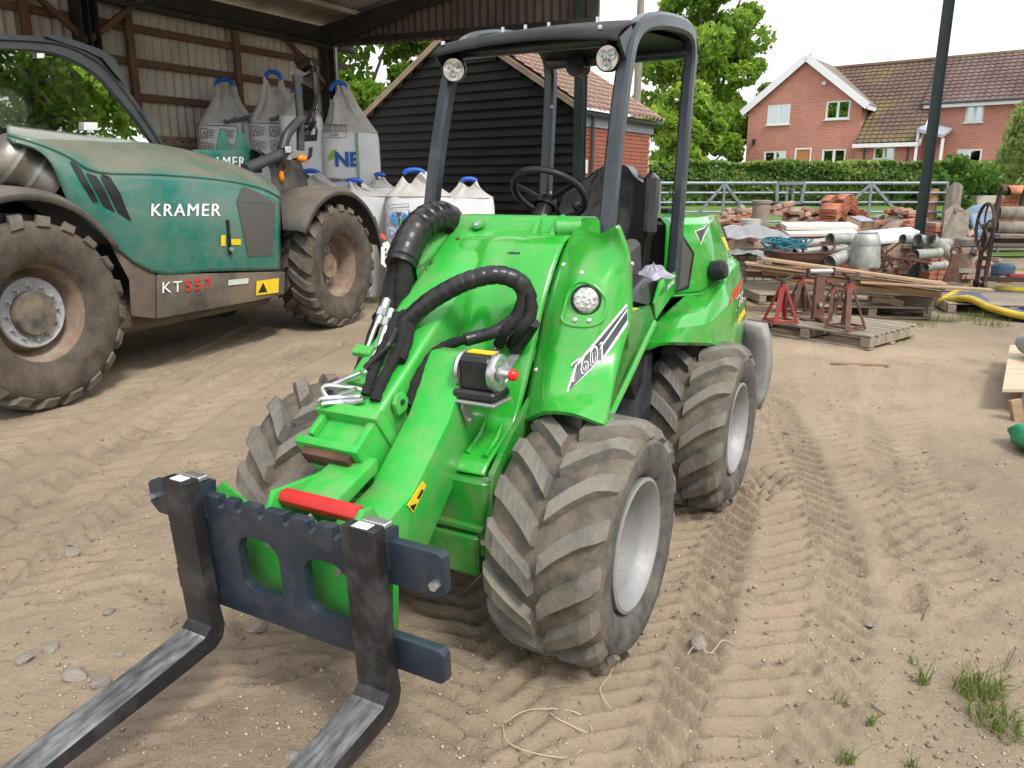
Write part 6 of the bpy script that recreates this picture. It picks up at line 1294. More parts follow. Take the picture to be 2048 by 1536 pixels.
q = hit(KF, HS, 457, 475); MB().box(q+np.array([0, .005, 0]), (.035, .02, .30), None, .006).build('latch_handle', 'gloss_black', hsd); MB().cyl(q+np.array([0, .015, -.1]), q+np.array([0, .028, -.1]), .02, 10).build('latch_lock', 'zinc_dull', hsd)
drape_poly(KF, HS, [(442, 470), (451, 470)], [(442, 492), (451, 492)], 2, 'warning_label', 'yellow_label', hsd, .012); drape_poly(KF, HS, [(462, 478), (482, 478)], [(462, 490), (482, 490)], 2, 'warning_label', 'yellow_label', hsd, .012)
# exhaust silencer and dark bay behind it
m = MB(); a_ = np.array(K(-10, 300, -.45)); b_ = np.array(K(112, 372, -.30)); d = (b_-a_)/np.linalg.norm(b_-a_); T = np.linspace(-.12, 1, 14); R_ = [.05, .12, .165, .185, .19, .19, .175, .155, .15, .15, .15, .15, .15, .14]
m.tube([a_+(b_-a_)*t for t in T], R_, 22); ex = m.build('silencer', 'steel_muffler', kt)
for t in (.28, .62): m = MB(); m.tube([a_+(b_-a_)*t-d*.012, a_+(b_-a_)*t+d*.012], .197 if t < .5 else .158, 22); m.build('clamp_band', 'zinc_dull', ex)
MB().box(tuple(np.array(K(55, 345, -.75))), (1.0, .3, .6), None, .05).build('engine_bay', 'gloss_black', kt)
# fenders
def fender(cu, a0, a1, R, v0, v1, mat, name, flare=.0):
    m = MB(); rows = []
    for a_ in np.linspace(rad(a0), rad(a1), 18):
        rows.append([(cu+(R+dr)*math.cos(a_), v, .655+(R+dr)*math.sin(a_)) for v, dr in ((v0, 0), ((v0+v1)/2, .035), (v1-.06, .02), (v1, -.02), (v1+.004, -.06))])
    return m.grid(rows).build(name, mat, kt, solid=.015)
fender(UR, 38, 150, .80, -.55, -.06, 'grey_plastic', 'rear_fender'); fender(UF, 30, 168, .80, -.62, .02, 'grey_plastic', 'front_fender')
# cab
CV = -1.02
cab_out = [(-40, 66), (95, 74), (150, 86), (205, 118), (245, 165), (285, 222), (328, 290)]; cab_in = [(-40, 99), (80, 104), (140, 122), (190, 152), (230, 195), (268, 240), (306, 292)]
PO = np.array(smooth_path([K(x, y, CV) for x, y in cab_out], 5)); PI_ = np.array(smooth_path([K(x, y, CV) for x, y in cab_in], 5))
def frame_side(v, name):
    o_ = PO.copy(); i_ = PI_.copy(); o_[:, 1] = v; i_[:, 1] = v; off = np.array([0, .05, 0]); m = MB(); m.grid([o_-off, o_, lerp(o_, i_, .35)+off*.5, lerp(o_, i_, .45)+off*.2, lerp(o_, i_, .9)+off*.3, i_, i_-off]); return m.build(name, 'cab_grey', kt)
frame_side(CV, 'cab_frame'); frame_side(CV-1.05, 'cab_frame')
rf_ = PO.copy(); m = MB(); m.grid([rf_+[0, .0, 0], rf_+[0, -.35, .035], rf_+[0, -.7, .035], rf_+[0, -1.05, 0]]); 
k = 14; m2 = MB().grid([(rf_+[0, dv, dz])[:k] for dv, dz in ((.0, 0), (-.3, .03), (-.75, .03), (-1.05, 0))]); m2.build('cab_roof', 'cab_grey', kt, solid=.05)
fl = PI_.copy(); m = MB(); bot = [np.array(K(x, y, CV-.02)) for x, y in ((306, 300), (200, 285), (80, 275), (-60, 268))]
m.add(list(PI_-[0, .01, 0])+[b-[0, 0, .25] for b in bot], [tuple(range(len(PI_)+4))], 0, False); m.build('side_window', 'cab_glass', kt)
m = MB(); w0 = PO[10:]; m.grid([w0+[0, -.06, -.02], w0+[0, -.99, -.02]]); m.build('windscreen', 'cab_glass', kt)
m = MB(); lo = np.array(K(315, 330, CV)); m.box((lo[0]+1.0, CV-.5, lo[2]-.15), (1.9, 1.0, .5), None, .05); m.build('cab_lower', 'gloss_black', kt)
MB().box((lo[0]+1.35, CV-.55, lo[2]+.35), (.14, .5, .75), rotm('Y', .12), .05).build('driver_seat', 'vinyl_black', kt)
MB().box((lo[0]+.35, CV-.5, lo[2]+.22), (.3, .35, .25), rotm('Y', -.4), .04).build('dash_pod', 'black_plastic', kt)
m = MB(); c = np.array([lo[0]+.62, CV-.5, lo[2]+.42]); n = np.array([.5, 0, .86]); b = np.cross(n, [0, 1., 0]); m.tube([c+.19*(math.cos(t)*np.array([0, 1., 0])+math.sin(t)*b) for t in np.linspace(0, 2*PI, 33)], .014, 8, caps=False); m.build('cab_wheel', 'black_plastic', kt)
for x0, y0, x1, y1, nm, mt in ((74, 106, 88, 116, 'sticker', 'white_print'), (168, 244, 195, 260, 'notice', 'white_print')):
    pts = [K(x0, y0, CV+.012), K(x1, y0+1, CV+.012), K(x1, y1, CV+.012), K(x0, y1, CV+.012)]; m = MB(); m.hull(pts, [tuple(np.array(p)+[0, .002, 0]) for p in pts]); m.build(nm, mt, kt, weld=True)
pts = [K(x, y, CV-.35) for x, y in ((113, 202), (158, 203), (160, 232), (116, 232))]; m = MB(); m.hull([tuple(np.array(p)-[0, .03, 0]) for p in pts], pts); m.build('display_screen', 'black_plastic', kt, weld=True); m = MB(); pts2 = [K(x, y, CV-.345) for x, y in ((116, 204), (156, 205), (158, 230), (119, 230))]; m.hull([tuple(np.array(p)-[0, .004, 0]) for p in pts2], [tuple(np.array(p)+[0, .003, 0]) for p in pts2]); m.build('display_glass', 'mirror', kt, weld=True)
# roof visor and wiper housing
m = MB(); pts = [(88, 72), (120, 70), (200, 98), (232, 118), (228, 124), (195, 112), (170, 100)]; m.hull([K(x, y, CV-.35) for x, y in pts], [K(x, y, CV+.03) for x, y in pts]); m.build('roof_visor', 'cab_grey', kt, weld=True)
m = MB(); pts = [(205, 116), (232, 120), (247, 160), (232, 150)]; m.hull([K(x, y, CV-.05) for x, y in pts], [K(x, y, CV+.05) for x, y in pts]); m.build('visor_bracket', 'cab_grey', kt, weld=True)
# lifting boom with lettering and brackets
BV = -.95; bo = [(385, 299), (518, 300), (525, 345), (480, 350), (385, 330)]; m = MB(); m.hull([K(x, y, BV-.35) for x, y in bo], [K(x, y, BV) for x, y in bo]); kb = m.build('lift_boom', 'teal_dark', kt, weld=True, bevel=.015)
BG = np.array([[K(380, 290, BV), K(540, 290, BV)], [K(380, 350, BV), K(540, 350, BV)]]); drape_text(KF, BG, 'KRAMER', (398, 333), (490, 333), (0, -20), 1, 'white_print', kb, .02, 0, lift=.006)
for x in (448, 484): m = MB(); m.prism([(-.11, 0), (.11, 0), (.05, .15), (.02, .18), (-.02, .18), (-.05, .15)], .03, np.array(K(x, 301, BV-.02)), (1, 0, 0), (0, 0, 1)); m.build('boom_lug', 'teal_dark', kb, bevel=.008)
m = MB(); ap = [(500, 296), (520, 300), (545, 350), (600, 372), (618, 372), (600, 318), (540, 318)]; m.hull([K(x, y, -1.0) for x, y in ap], [K(x, y, -.8) for x, y in ap]); m.build('boom_head', 'cab_grey', kt, weld=True)
m = MB(); ap = [(538, 322), (600, 318), (612, 380), (545, 380)]; m.hull([K(x, y, -.75) for x, y in ap], [K(x, y, -.62) for x, y in ap]); fp_ = m.build('front_plate', 'grey_plastic', kt, weld=True)
m = MB(); q = np.array(K(564, 335, -.60)); m.tube([q+[.05*math.cos(t), 0, .05*math.sin(t)] for t in np.linspace(0, 4.5, 12)], .012, 6); m.build('lifting_hook', 'rust', fp_); m = MB(); q = np.array(K(563, 353, -.60)); m.sphere(q, (.03, .03, .06), 8, 6); m.build('red_tag', 'orange_lens', fp_)
# mirror mast
MV = -.55
def mast(pts, r, mat='cab_grey', nm='mirror_mast'): return MB().tube(smooth_path([K(*q) for q in pts], 5), r, 10).build(nm, mat, kt)
mast([(490, 338, -.6), (530, 322, -.58), (572, 303, MV)], .055); mast([(565, 300, MV), (575, 268, MV), (603, 236, MV)], .05); mast([(601, 300, MV), (600, 230, MV), (592, 150, MV)], .042)
def mirror_box(pts, nm='mirror', mat='mirror'):
    m = MB(); Ml = to_local(KF); cl_ = Ml@(cC-KF.o); fw = Ml@cF; rt = Ml@cR; dep_ = float((np.array(K(610, 200, MV))-cl_)@fw); P = [cl_+(Ml@ray(x, y))*dep_ for x, y in pts]; c = sum(P)/len(P); P = [p-fw*((p-c)@rt)*.75 for p in P]; nv = np.cross(P[1]-P[0], P[2]-P[0]); nv /= np.linalg.norm(nv); nv = nv if nv@fw < 0 else -nv
    m.hull([p-nv*.05 for p in P], P); o = m.build(nm, 'gloss_black', kt, weld=True, bevel=.008)
    Q = [c+(p-c)*.88+nv*.006 for p in P]; m = MB(); m.add(Q, [tuple(range(len(Q)))], 0, False); m.build('mirror_glass', 'mirror', o); return o
mirror_box([(581, 113), (598, 103), (622, 122), (626, 137), (604, 143), (590, 132)]); mirror_box([(601, 148), (628, 146), (632, 200), (626, 222), (601, 218)]); mirror_box([(600, 220), (622, 216), (630, 246), (616, 262), (602, 245)])
m = MB(); ap = [(600, 251), (632, 248), (636, 262), (634, 282), (602, 284)]; m.hull([K(x, y, MV-.1) for x, y in ap], [K(x, y, MV+.03) for x, y in ap]); lb_ = m.build('front_lamp', 'gloss_black', kt, weld=True, bevel=.01); pts = [K(x, y, MV+.035) for x, y in ((622, 258), (630, 257), (630, 269), (622, 270))]; m = MB(); m.add(pts, [(0, 1, 2, 3)]); m.build('lamp_glass', 'lamp_lens', lb_)
mast([(627, 120, MV), (634, 150, MV), (636, 200, MV), (630, 226, MV)], .014, 'gloss_black', 'mirror_arm')
m = MB(); ap = [(568, 291), (584, 290), (586, 306), (570, 307)]; m.hull([K(x, y, MV) for x, y in ap], [K(x, y, MV+.06) for x, y in ap]); wl_ = m.build('work_lamp', 'gloss_black', kt, weld=True); pts = [K(x, y, MV+.063) for x, y in ((569.5, 292.5), (583, 291.5), (584.5, 304.5), (571, 305.5))]; m = MB(); m.add(pts, [(0, 1, 2, 3)]); m.build('lamp_glass', 'lamp_lens', wl_); MB().cyl(K(577, 307, MV+.02), K(577, 320, MV+.02), .03, 8).build('lamp_bracket', 'zinc_dull', wl_)
m = MB(); q = np.array(K(604, 317, MV+.05)); m.sphere(q, (.07, .05, .045), 12, 8); m.build('indicator', 'orange_lens', kt); m = MB(); ap = [(617, 296), (626, 293), (624, 314), (616, 313)]; m.hull([K(x, y, MV) for x, y in ap], [K(x, y, MV+.03) for x, y in ap]); m.build('small_mirror', 'gloss_black', kt, weld=True); mast([(588, 318, MV), (612, 320, MV), (622, 310, MV)], .014, 'gloss_black', 'lamp_arm')
# front carriage corner seen past the front tyre
m = MB(); ap = [(737, 440), (750, 432), (764, 475), (772, 520), (766, 535), (757, 500)]; m.hull([K(x, y, -.5) for x, y in ap], [K(x, y, -.4) for x, y in ap]); m.build('front_bracket', 'gloss_black', kt, weld=True)
m = MB(); ap = [(762, 488), (775, 482), (782, 490), (779, 527), (770, 535), (762, 527)]; m.hull([K(x, y, -.35) for x, y in ap], [K(x, y, -.33) for x, y in ap]); pl = m.build('marker_plate', 'white_print', kt, weld=True)
for y in (497, 507, 517): pts = [K(x, y_, -.327) for x, y_ in ((770, y), (773, y-1), (773, y+5), (770, y+6))]; m = MB(); m.add(pts, [(0, 1, 2, 3)]); m.build('slot', 'black_print', pl)
m = MB(); ap = [(759, 466), (771, 470), (773, 480), (761, 476)]; m.hull([K(x, y, -.36) for x, y in ap], [K(x, y, -.34) for x, y in ap]); m.build('reflector', 'red_lens', kt, weld=True)

# ================================================================== fertiliser bags
def big_bag(label, px, Y, w, z0, zb, zt, seed=0, rot=0.0, lean=0.0, dep=None, notch=.28, loop_off=0.0, collapse=0.0):
    o3 = gy(px, 372, Y); t = thing('bulk_bag', label, 'bag', (o3[0], o3[1], z0), math.atan2(-o3[0], o3[1])+rot, 'white fertiliser bulk bags'); d = dep or w*.92; n = 48; H_ = zb-z0
    r_ = random.Random(seed); ph = [r_.uniform(0, 6) for _ in range(6)]
    def ring(a, e=.42): c, s = math.cos(a), math.sin(a); return (math.copysign(abs(c)**e, c), math.copysign(abs(s)**e, s))
    rows = []
    for tt in np.linspace(0, 1, 13):
        bul = 1+.05*math.sin(tt*PI)-.05*(tt < .06)-.03*(tt > .95); rows.append([(w/2*bul*ring(a)[0]*(1+.01*math.sin(5*a+ph[0]+tt*7))+lean*tt*H_, d/2*bul*ring(a)[1]*(1+.012*math.sin(4*a+ph[1]-tt*5)), tt*H_) for a in np.linspace(0, 2*PI, n+1)])
    for q in rows: q[-1] = q[0]
    bd_ = MB().grid(rows, flip=True).build('body', 'bag_white', t)
    G = []; Ht = zt-zb; tops = np.linspace(0, 1, 11)
    for tt in tops:
        row = []
        for a in np.linspace(0, 2*PI, n+1):
            c, s = ring(a, .42+.5*tt); fold = (.015+.16*tt*(1-tt*.55))*(math.sin(7*a+ph[2]+tt*2)+.6*math.sin(13*a+ph[3]+tt*5)); x = w/2*c*(1.0-.16*math.sin(tt*PI)-.70*tt**1.1+fold*.5); y = d/2*s*(1-.10*math.sin(tt*PI)-.88*tt**1.1+fold); z = H_+Ht*(tt+.05*math.sin(tt*PI)*math.sin(3*a+ph[5]))
            z -= notch*Ht*tt**2*math.exp(-((x-loop_off)/(.10*w))**2)+collapse*Ht*tt*(.5+.5*math.sin(2*a+ph[4])); row.append((x+lean*H_+loop_off*tt, y, z))
        row[-1] = row[0]; G.append(row)
    MB().grid(G, flip=True).build('gathered_top', 'bag_top', t, sub=0)
    xs = .15*w; lp = [(loop_off-xs+lean*H_+loop_off*0, 0, H_+Ht*.90), (loop_off-xs*.7+lean*H_, 0, H_+Ht*1.02), (loop_off+lean*H_, 0, H_+Ht*1.07), (loop_off+xs*.7+lean*H_, 0, H_+Ht*1.02), (loop_off+xs+lean*H_, 0, H_+Ht*.90)]
    MB().tube(smooth_path(lp, 5), .032, 8).build('lifting_loop', 'blue_loop', t)
    return t, H_, w, d
def bag_line(t, x0, z0, x1, z1, d, mat='black_print', th=.006, y=None, nm='print_line'):
    yy = -(d/2)*1.06-.006; return MB().bar((x0, yy, z0), (x1, yy, z1), .004, th, (0, 1, 0) if abs(x1-x0) < 1e-6 else (0, 0, 1)).build(nm, mat, t)
def panel_print(t, H_, w, d, x0):
    """instruction panel: frame, drawings and text lines"""
    yy = -(d/2)*1.06-.006; z1 = H_*.97
    m = MB()
    for a_, b_ in (((x0, z1), (x0+w*.62, z1)), ((x0, z1), (x0, z1-.62)), ((x0+w*.62, z1), (x0+w*.62, z1-.62))): m.bar((a_[0], yy, a_[1]), (b_[0], yy, b_[1]), .004, .010)
    for k in range(3):
        for j in range(2):
            bx, bz = x0+.03+j*w*.31, z1-.05-k*.2
            for a_, b_ in (((bx, bz), (bx+.09, bz)), ((bx, bz-.13), (bx+.09, bz-.13)), ((bx, bz), (bx, bz-.13)), ((bx+.09, bz), (bx+.09, bz-.13)), ((bx+.02, bz-.11), (bx+.05, bz-.03)), ((bx+.05, bz-.03), (bx+.07, bz-.11))): m.bar((a_[0], yy, a_[1]), (b_[0], yy, b_[1]), .004, .008)
            for l in range(5): m.bar((bx+.105, yy, bz-.015-l*.026), (bx+.105+w*.10*(1-.3*hash2(l, k)), yy, bz-.015-l*.026), .004, .007)
    o = m.build('instruction_print', 'black_print', t); tag(o, kind='stuff'); return o
def strap(t, x, H_, Ht, w, d):
    yy = -(d/2)*1.06; MB().grid([[(x-.02, yy-.006, .02), (x+.02, yy-.006, .02)], [(x-.02, yy-.012, H_*.5), (x+.02, yy-.012, H_*.5)], [(x-.02, yy+.0, H_*.99), (x+.02, yy+.0, H_*.99)]]).build('strap', 'bag_strap', t)
for px, Y, lab in ((470, 12.45, 'lower white bulk bag under the leftmost tall bag'), (560, 12.3, 'lower white bulk bag under the second tall bag'), (704, 12.05, 'lower white bulk bag carrying the bag with the leaf print'), (630, 12.1, 'lower white bulk bag under the leaning plain bag')): big_bag(lab, px, Y, .86, 0, 1.30, 1.42, int(px), notch=0)
t, H_, w, d = big_bag('leftmost tall white bag with instruction print and green strap by the barn wall', 467, 12.45, .88, 1.36, gy(467, 251, 12.45)[2], gy(470, 165, 12.45)[2], 1); panel_print(t, H_, w, d, -.42); strap(t, .20, H_, 1, w, d); text('lettering', 'fertilisation', 'black_print', t, (-.05, -(d/2)*1.06-.004, H_*.985), (1, 0, .25), (0, 0, 1), .10, .004)
t, H_, w, d = big_bag('second tall white bag with instruction print behind the mirror mast', 562, 12.3, .80, 1.36, gy(560, 246, 12.3)[2], gy(566, 150, 12.3)[2], 2, notch=.35); panel_print(t, H_, w, d, -.38); strap(t, .30, H_, 1, w, d); text('lettering', 'nutrition', 'black_print', t, (-.08, -(d/2)*1.06-.004, H_*.985), (1, 0, .3), (0, 0, 1), .11, .004)
big_bag('plain white bag leaning right between the mirrors and the leaf print bag', 622, 11.9, .62, 1.36, gy(640, 235, 11.9)[2], gy(640, 182, 11.9)[2], 3, lean=-.08, notch=.1)
t, H_, w, d = big_bag('tall white bag with green leaf and blue letters beside the black gable', 705, 12.0, .82, 1.40, gy(705, 268, 12.0)[2], gy(686, 172, 12.0)[2], 4, notch=.3, loop_off=-.12)
yy = -(d/2)*1.06-.004; xa = lambda px: (gy(px, 300, 12.0)[0]-gy(705, 300, 12.0)[0])*1.02; za = lambda py: gy(705, py, 12.0)[2]-1.40
text('lettering', 'NE', 'blue_print', t, (xa(674), yy, za(333)), (1, 0, 0), (0, 0, 1), .27, .012); strap(t, xa(717), H_, 1, w, d)
m = MB(); lf = [(662, 323), (664, 312), (670, 304), (679, 301), (677, 312), (672, 320)]; m.prism([(xa(x), za(y)) for x, y in lf], .004, (0, yy, 0), (1, 0, 0), (0, 0, 1)); m.build('leaf_emblem', 'leaf_print', t)
text('lettering', 'nutrition.co.uk', 'black_print', t, (xa(646), yy, za(363)), (1, 0, 0), (0, 0, 1), .085, .002)
m = MB()
for a_, b_ in (((655, 252), (699, 254)), ((655, 265), (699, 266)), ((655, 279), (699, 278)), ((699, 254), (699, 278)), ((668, 252), (668, 265)), ((677, 252), (677, 265)), ((688, 253), (688, 265))): m.bar((xa(a_[0]), yy, za(a_[1])), (xa(b_[0]), yy, za(b_[1])), .003, .005)
tag(m.build('table_print', 'black_print', t), kind='stuff'); text('lettering', 'K2O SO3 MgO Na2O', 'black_print', t, (xa(657), yy, za(257)), (1, 0, 0), (0, 0, 1), .042, .001, xs=.85); text('lettering', 'DAP', 'black_print', t, (xa(668), yy, za(276)), (1, 0, 0), (0, 0, 1), .065, 0)
# lower front row
big_bag('slumped white bag with a blue handle behind the front mudguard', 655, 11.0, .86, 0, gy(655, 392, 11.0)[2], gy(655, 345, 11.0)[2], 6, notch=.1, loop_off=-.22, collapse=.35)
big_bag('white bag with sagging top between the mudguard and the diamond bag', 732, 10.9, .64, 0, gy(735, 392, 10.9)[2], gy(705, 362, 10.9)[2], 7, notch=.1, loop_off=-.15, collapse=.4)
big_bag('small bag top peeping up right of the leaf print bag', 760, 11.6, .42, 0, gy(765, 375, 11.6)[2], gy(765, 350, 11.6)[2], 8, notch=.3, collapse=.3)
t, H_, w, d = big_bag('white bag with blue diamond emblem behind the loader hose', 838, 10.5, .90, 0, gy(838, 392, 10.5)[2], gy(828, 343, 10.5)[2], 9, notch=.5, loop_off=-.06)
yy = -(d/2)*1.06-.004; xa = lambda px: (gy(px, 440, 10.5)[0]-gy(838, 440, 10.5)[0]); za = lambda py: gy(838, py, 10.5-d*.5)[2]
def bpoly(pts, mat): m = MB(); m.prism([(xa(x), za(y)) for x, y in pts], .004, (0, yy, 0), (1, 0, 0), (0, 0, 1)); return m.build('diamond_emblem', mat, t)
for tri, mt in (([(779, 434), (788, 424), (794, 434)], 'cyan_print'), ([(790, 424), (806, 424), (798, 434)], 'grey_print'), ([(808, 424), (818, 434), (802, 434)], 'cyan_print'), ([(779, 436), (794, 436), (797, 456)], 'cyan_print'), ([(796, 436), (801, 436), (799, 458)], 'grey_print'), ([(803, 436), (818, 436), (801, 456)], 'cyan_print'), ([(816, 424), (818, 418), (820, 424), (826, 426), (820, 428), (818, 434)], 'cyan_print')): bpoly(tri, mt)
text('lettering', 'DIAMOND', 'blue_print', t, (xa(777), yy, za(472)), (1, 0, 0), (0, 0, 1), .12, 0); text('lettering', 'FERTILISER', 'black_print', t, (xa(778), yy, za(478)), (1, 0, 0), (0, 0, 1), .05, 0)
m = MB()
for a_, b_ in (((779, 410), (817, 407)), ((817, 407), (818, 414)), ((779, 410), (781, 416)), ((781, 416), (818, 414))): m.bar((xa(a_[0]), yy, za(a_[1])), (xa(b_[0]), yy, za(b_[1])), .003, .006)
tag(m.build('label_print', 'black_print', t), kind='stuff')
big_bag('rightmost white bag with blue handle against the black boards', 938, 11.0, .68, 0, gy(938, 395, 11.0)[2], gy(937, 360, 11.0)[2], 10, notch=.15, collapse=.25)
# ================================================================== building materials in the yard
def solo(m, name, mat, label, cat, loc=(0, 0, 0), rz=0.0, group=None, **k):
    o = m.build(name, mat, None, **k); o.location = tuple(loc); o.rotation_euler = (0, 0, rz); return tag(o, label, cat, group)
def pallet(label, loc, rz, L_=1.2, W_=1.0, nb=9, mat='pallet_wood', h=.14):
    t = thing('pallet', label, 'pallet', loc, rz, 'wooden pallets'); s = W_/nb
    for i in range(nb): MB().box((random.uniform(-.008, .008), -W_/2+s*(i+.5), h-.011), (L_, s*.74, .02), rotm('Z', random.uniform(-.012, .012)), .003).build('deck_board', mat, t)
    for i, x in enumerate((-L_/2+.05, 0, L_/2-.05)): MB().box((x, 0, h/2+.0), (.09, W_-.01, h-.055), None, .003).build('bearer', mat, t)
    for i, y in enumerate((-W_/2+.06, 0, W_/2-.06)): MB().box((0, y, .0115), (L_, .1, .02), None, .003).build('base_board', mat, t)
    return t
pf = gz(1738, 702); pr = gz(1778, 662); pl_ = gz(1500, 664)
ang = math.atan2(pf[1]-pl_[1], pf[0]-pl_[0]); ctr = pf+np.array([math.cos(ang), math.sin(ang), 0])*-.66+np.array([-math.sin(ang), math.cos(ang), 0])*.5
pallet('grey slatted pallet carrying the red axle stands behind the loader', (ctr[0], ctr[1], .0), ang, 1.32, 1.0, 9)
PZ = .142
def axle_stand(label, px, py, s, mat, rz=0.0, ht=.40):
    p = gz(px, py, PZ); t = thing('axle_stand', label, 'axle stand', (p[0], p[1], PZ), rz, 'axle stands on the pallet'); b = .16*s; H_ = ht*s
    for i in range(4):
        a = PI/4+i*PI/2; MB().bar((b*math.cos(a), b*math.sin(a), .01), (.028*math.cos(a), .028*math.sin(a), H_*.78), .045*s, .02*s, (math.cos(a), math.sin(a), .2), .003).build('leg', mat, t)
    for i in range(4):
        a = PI/4+i*PI/2; c = a+PI/2; MB().bar((b*math.cos(a)*.93, b*math.sin(a)*.93, .03), (b*math.cos(c)*.93, b*math.sin(c)*.93, .03), .022, .022, (0, 0, 1), .003).build('brace', mat, t)
    MB().tube([(0, 0, H_*.66), (0, 0, H_*.84)], .036*s, 8).build('collar', 'jack_red', t); MB().tube([(0, 0, H_*.5), (0, 0, H_*.95)], .022*s, 10).build('post', 'cast_iron', t)
    m = MB(); m.hull([(-.09*s, -.022, H_*1.0), (-.03, -.022, H_*.93), (.03, -.022, H_*.93), (.09*s, -.022, H_*1.0), (.09*s, -.022, H_*1.03), (.03, -.022, H_*.97), (-.03, -.022, H_*.97), (-.09*s, -.022, H_*1.03)], [(-.09*s, .022, H_*1.0), (-.03, .022, H_*.93), (.03, .022, H_*.93), (.09*s, .022, H_*1.0), (.09*s, .022, H_*1.03), (.03, .022, H_*.97), (-.03, .022, H_*.97), (-.09*s, .022, H_*1.03)]); m.build('saddle', 'cast_iron', t, weld=True); return t
axle_stand('bright red axle stand at the front left of the pallet', 1560, 646, 1.05, 'jack_red', .2, .44); axle_stand('brown rusty axle stand at the front right of the pallet', 1690, 658, 1.12, 'jack_rust', .5, .47); axle_stand('rusty axle stand hidden behind the bright red one', 1597, 628, 1.0, 'jack_rust', .1, .44); axle_stand('low rusty axle stand between the roller stand and the front right one', 1662, 628, .85, 'jack_rust', .3, .40)
p = gz(1632, 640, PZ); t = thing('roller_stand', 'rusty upright with a grey roller on top standing on the pallet', 'roller stand', (p[0], p[1], PZ), .1)
MB().box((0, 0, .22), (.10, .06, .44), None, .006).build('post', 'jack_rust', t); MB().box((.0, -.035, .12), (.115, .02, .24), None, .004).build('sleeve', 'jack_rust', t); MB().cyl((.0, -.05, .17), (0, -.075, .17), .022, 10).build('knob', 'zinc_dull', t)
MB().cyl((-.12, 0, .50), (.12, 0, .50), .026, 12).build('roller', 'zinc_dull', t); m = MB(); m.box((-.135, 0, .49), (.015, .05, .09)); m.box((.135, 0, .49), (.015, .05, .09)); m.box((0, 0, .45), (.28, .05, .012)); m.build('yoke', 'cast_iron', t); m = MB(); m.box((0, 0, .01), (.3, .12, .02)); m.box((0, -.1, .03), (.08, .16, .03), None, .004); m.build('foot', 'jack_rust', t)
# timber stack
def plank(label, x0, y0, x1, y1, Y0, Y1, w, th, mat='plank_wood', name='plank'):
    a = gy(x0, y0, Y0); b = gy(x1, y1, Y1); m = MB(); c = (a+b)/2; d = b-a; rz = math.atan2(d[1], d[0]); L_ = math.hypot(d[0], d[1]); m.bar((-L_/2, 0, -d[2]/2), (L_/2, 0, d[2]/2), w, th, (0, 0, 1), .004); return solo(m, name, mat, label, 'plank', c, rz, 'timber stack beside the pallet', )
plank('top pale sawn plank of the timber stack with a tilt to the right', 1522, 517, 1890, 568, 9.1, 8.6, .20, .032); plank('second sawn plank from the top lying under the top plank', 1490, 526, 1885, 577, 9.15, 8.7, .22, .030); plank('darker plank under the two top planks', 1500, 534, 1880, 586, 9.2, 8.75, .20, .035)
plank('long thin board sticking out furthest right towards the blue sheet', 1720, 564, 1985, 580, 8.75, 8.35, .16, .022); plank('short light board in the left half of the stack', 1524, 545, 1690, 556, 9.25, 9.1, .2, .04); plank('reddish brown board low on the left of the stack', 1490, 546, 1600, 552, 9.4, 9.3, .25, .07, 'jack_rust'); plank('square brown batten half way down the stack', 1690, 573, 1880, 590, 8.9, 8.75, .14, .06); plank('thin offcut lying behind the roller stand', 1570, 562, 1690, 575, 9.1, 9.0, .14, .025); plank('narrow board under the batten showing its pale edge', 1640, 580, 1785, 592, 9.05, 8.9, .2, .02, 'pallet_wood'); plank('yellowish block under the right half of the planks', 1740, 594, 1802, 606, 9.0, 8.95, .18, .07); plank('thick dark square beam end jutting right under the planks', 1770, 605, 1862, 608, 9.15, 8.8, .20, .20, 'beam_wood', 'beam'); plank('old dark beam lying low behind the axle stands', 1560, 600, 1760, 612, 9.35, 9.2, .18, .16, 'beam_wood', 'beam')
plank('weathered bearer on the ground at the foot of the stack', 1640, 634, 1760, 640, 9.1, 8.8, .12, .1, 'beam_wood', 'beam')
q = gy(1880, 572, 8.62); solo(MB().box((0, 0, 0), (.10, .15, .075), None, .015), 'plastic_wrap', 'film', 'clear plastic wrap on the right end of the top planks', 'plastic wrap', q, -.1)
g = gz(1700, 640); pallet('dark pallet under the timber stack', (gy(1720, 600, 9.3)[0], 9.3, 0), -.12, 1.3, 1.0, 8); pallet('far pallet under the pipes and wire', (gy(1850, 560, 10.6)[0], 10.6, 0), -.1, 1.4, 1.1, 8); pallet('pallet under the rope and the brown tray at the left', (gy(1590, 545, 10.4)[0], 10.4, 0), .05, 1.3, 1.0, 8); pallet('old pallet under the cast iron mangle', (gy(2010, 560, 9.4)[0], 9.5, 0), -.25, 1.4, 1.2, 8)
p = gz(1720, 730); m = MB(); m.bar((-.24, .02, .012), (.24, -.02, .012), .03, .02, (0, 0, 1), .003); solo(m, 'wood_strip', 'plank_wood', 'thin strip of wood lying on the sand in front of the pallet', 'strip', p, -.02)
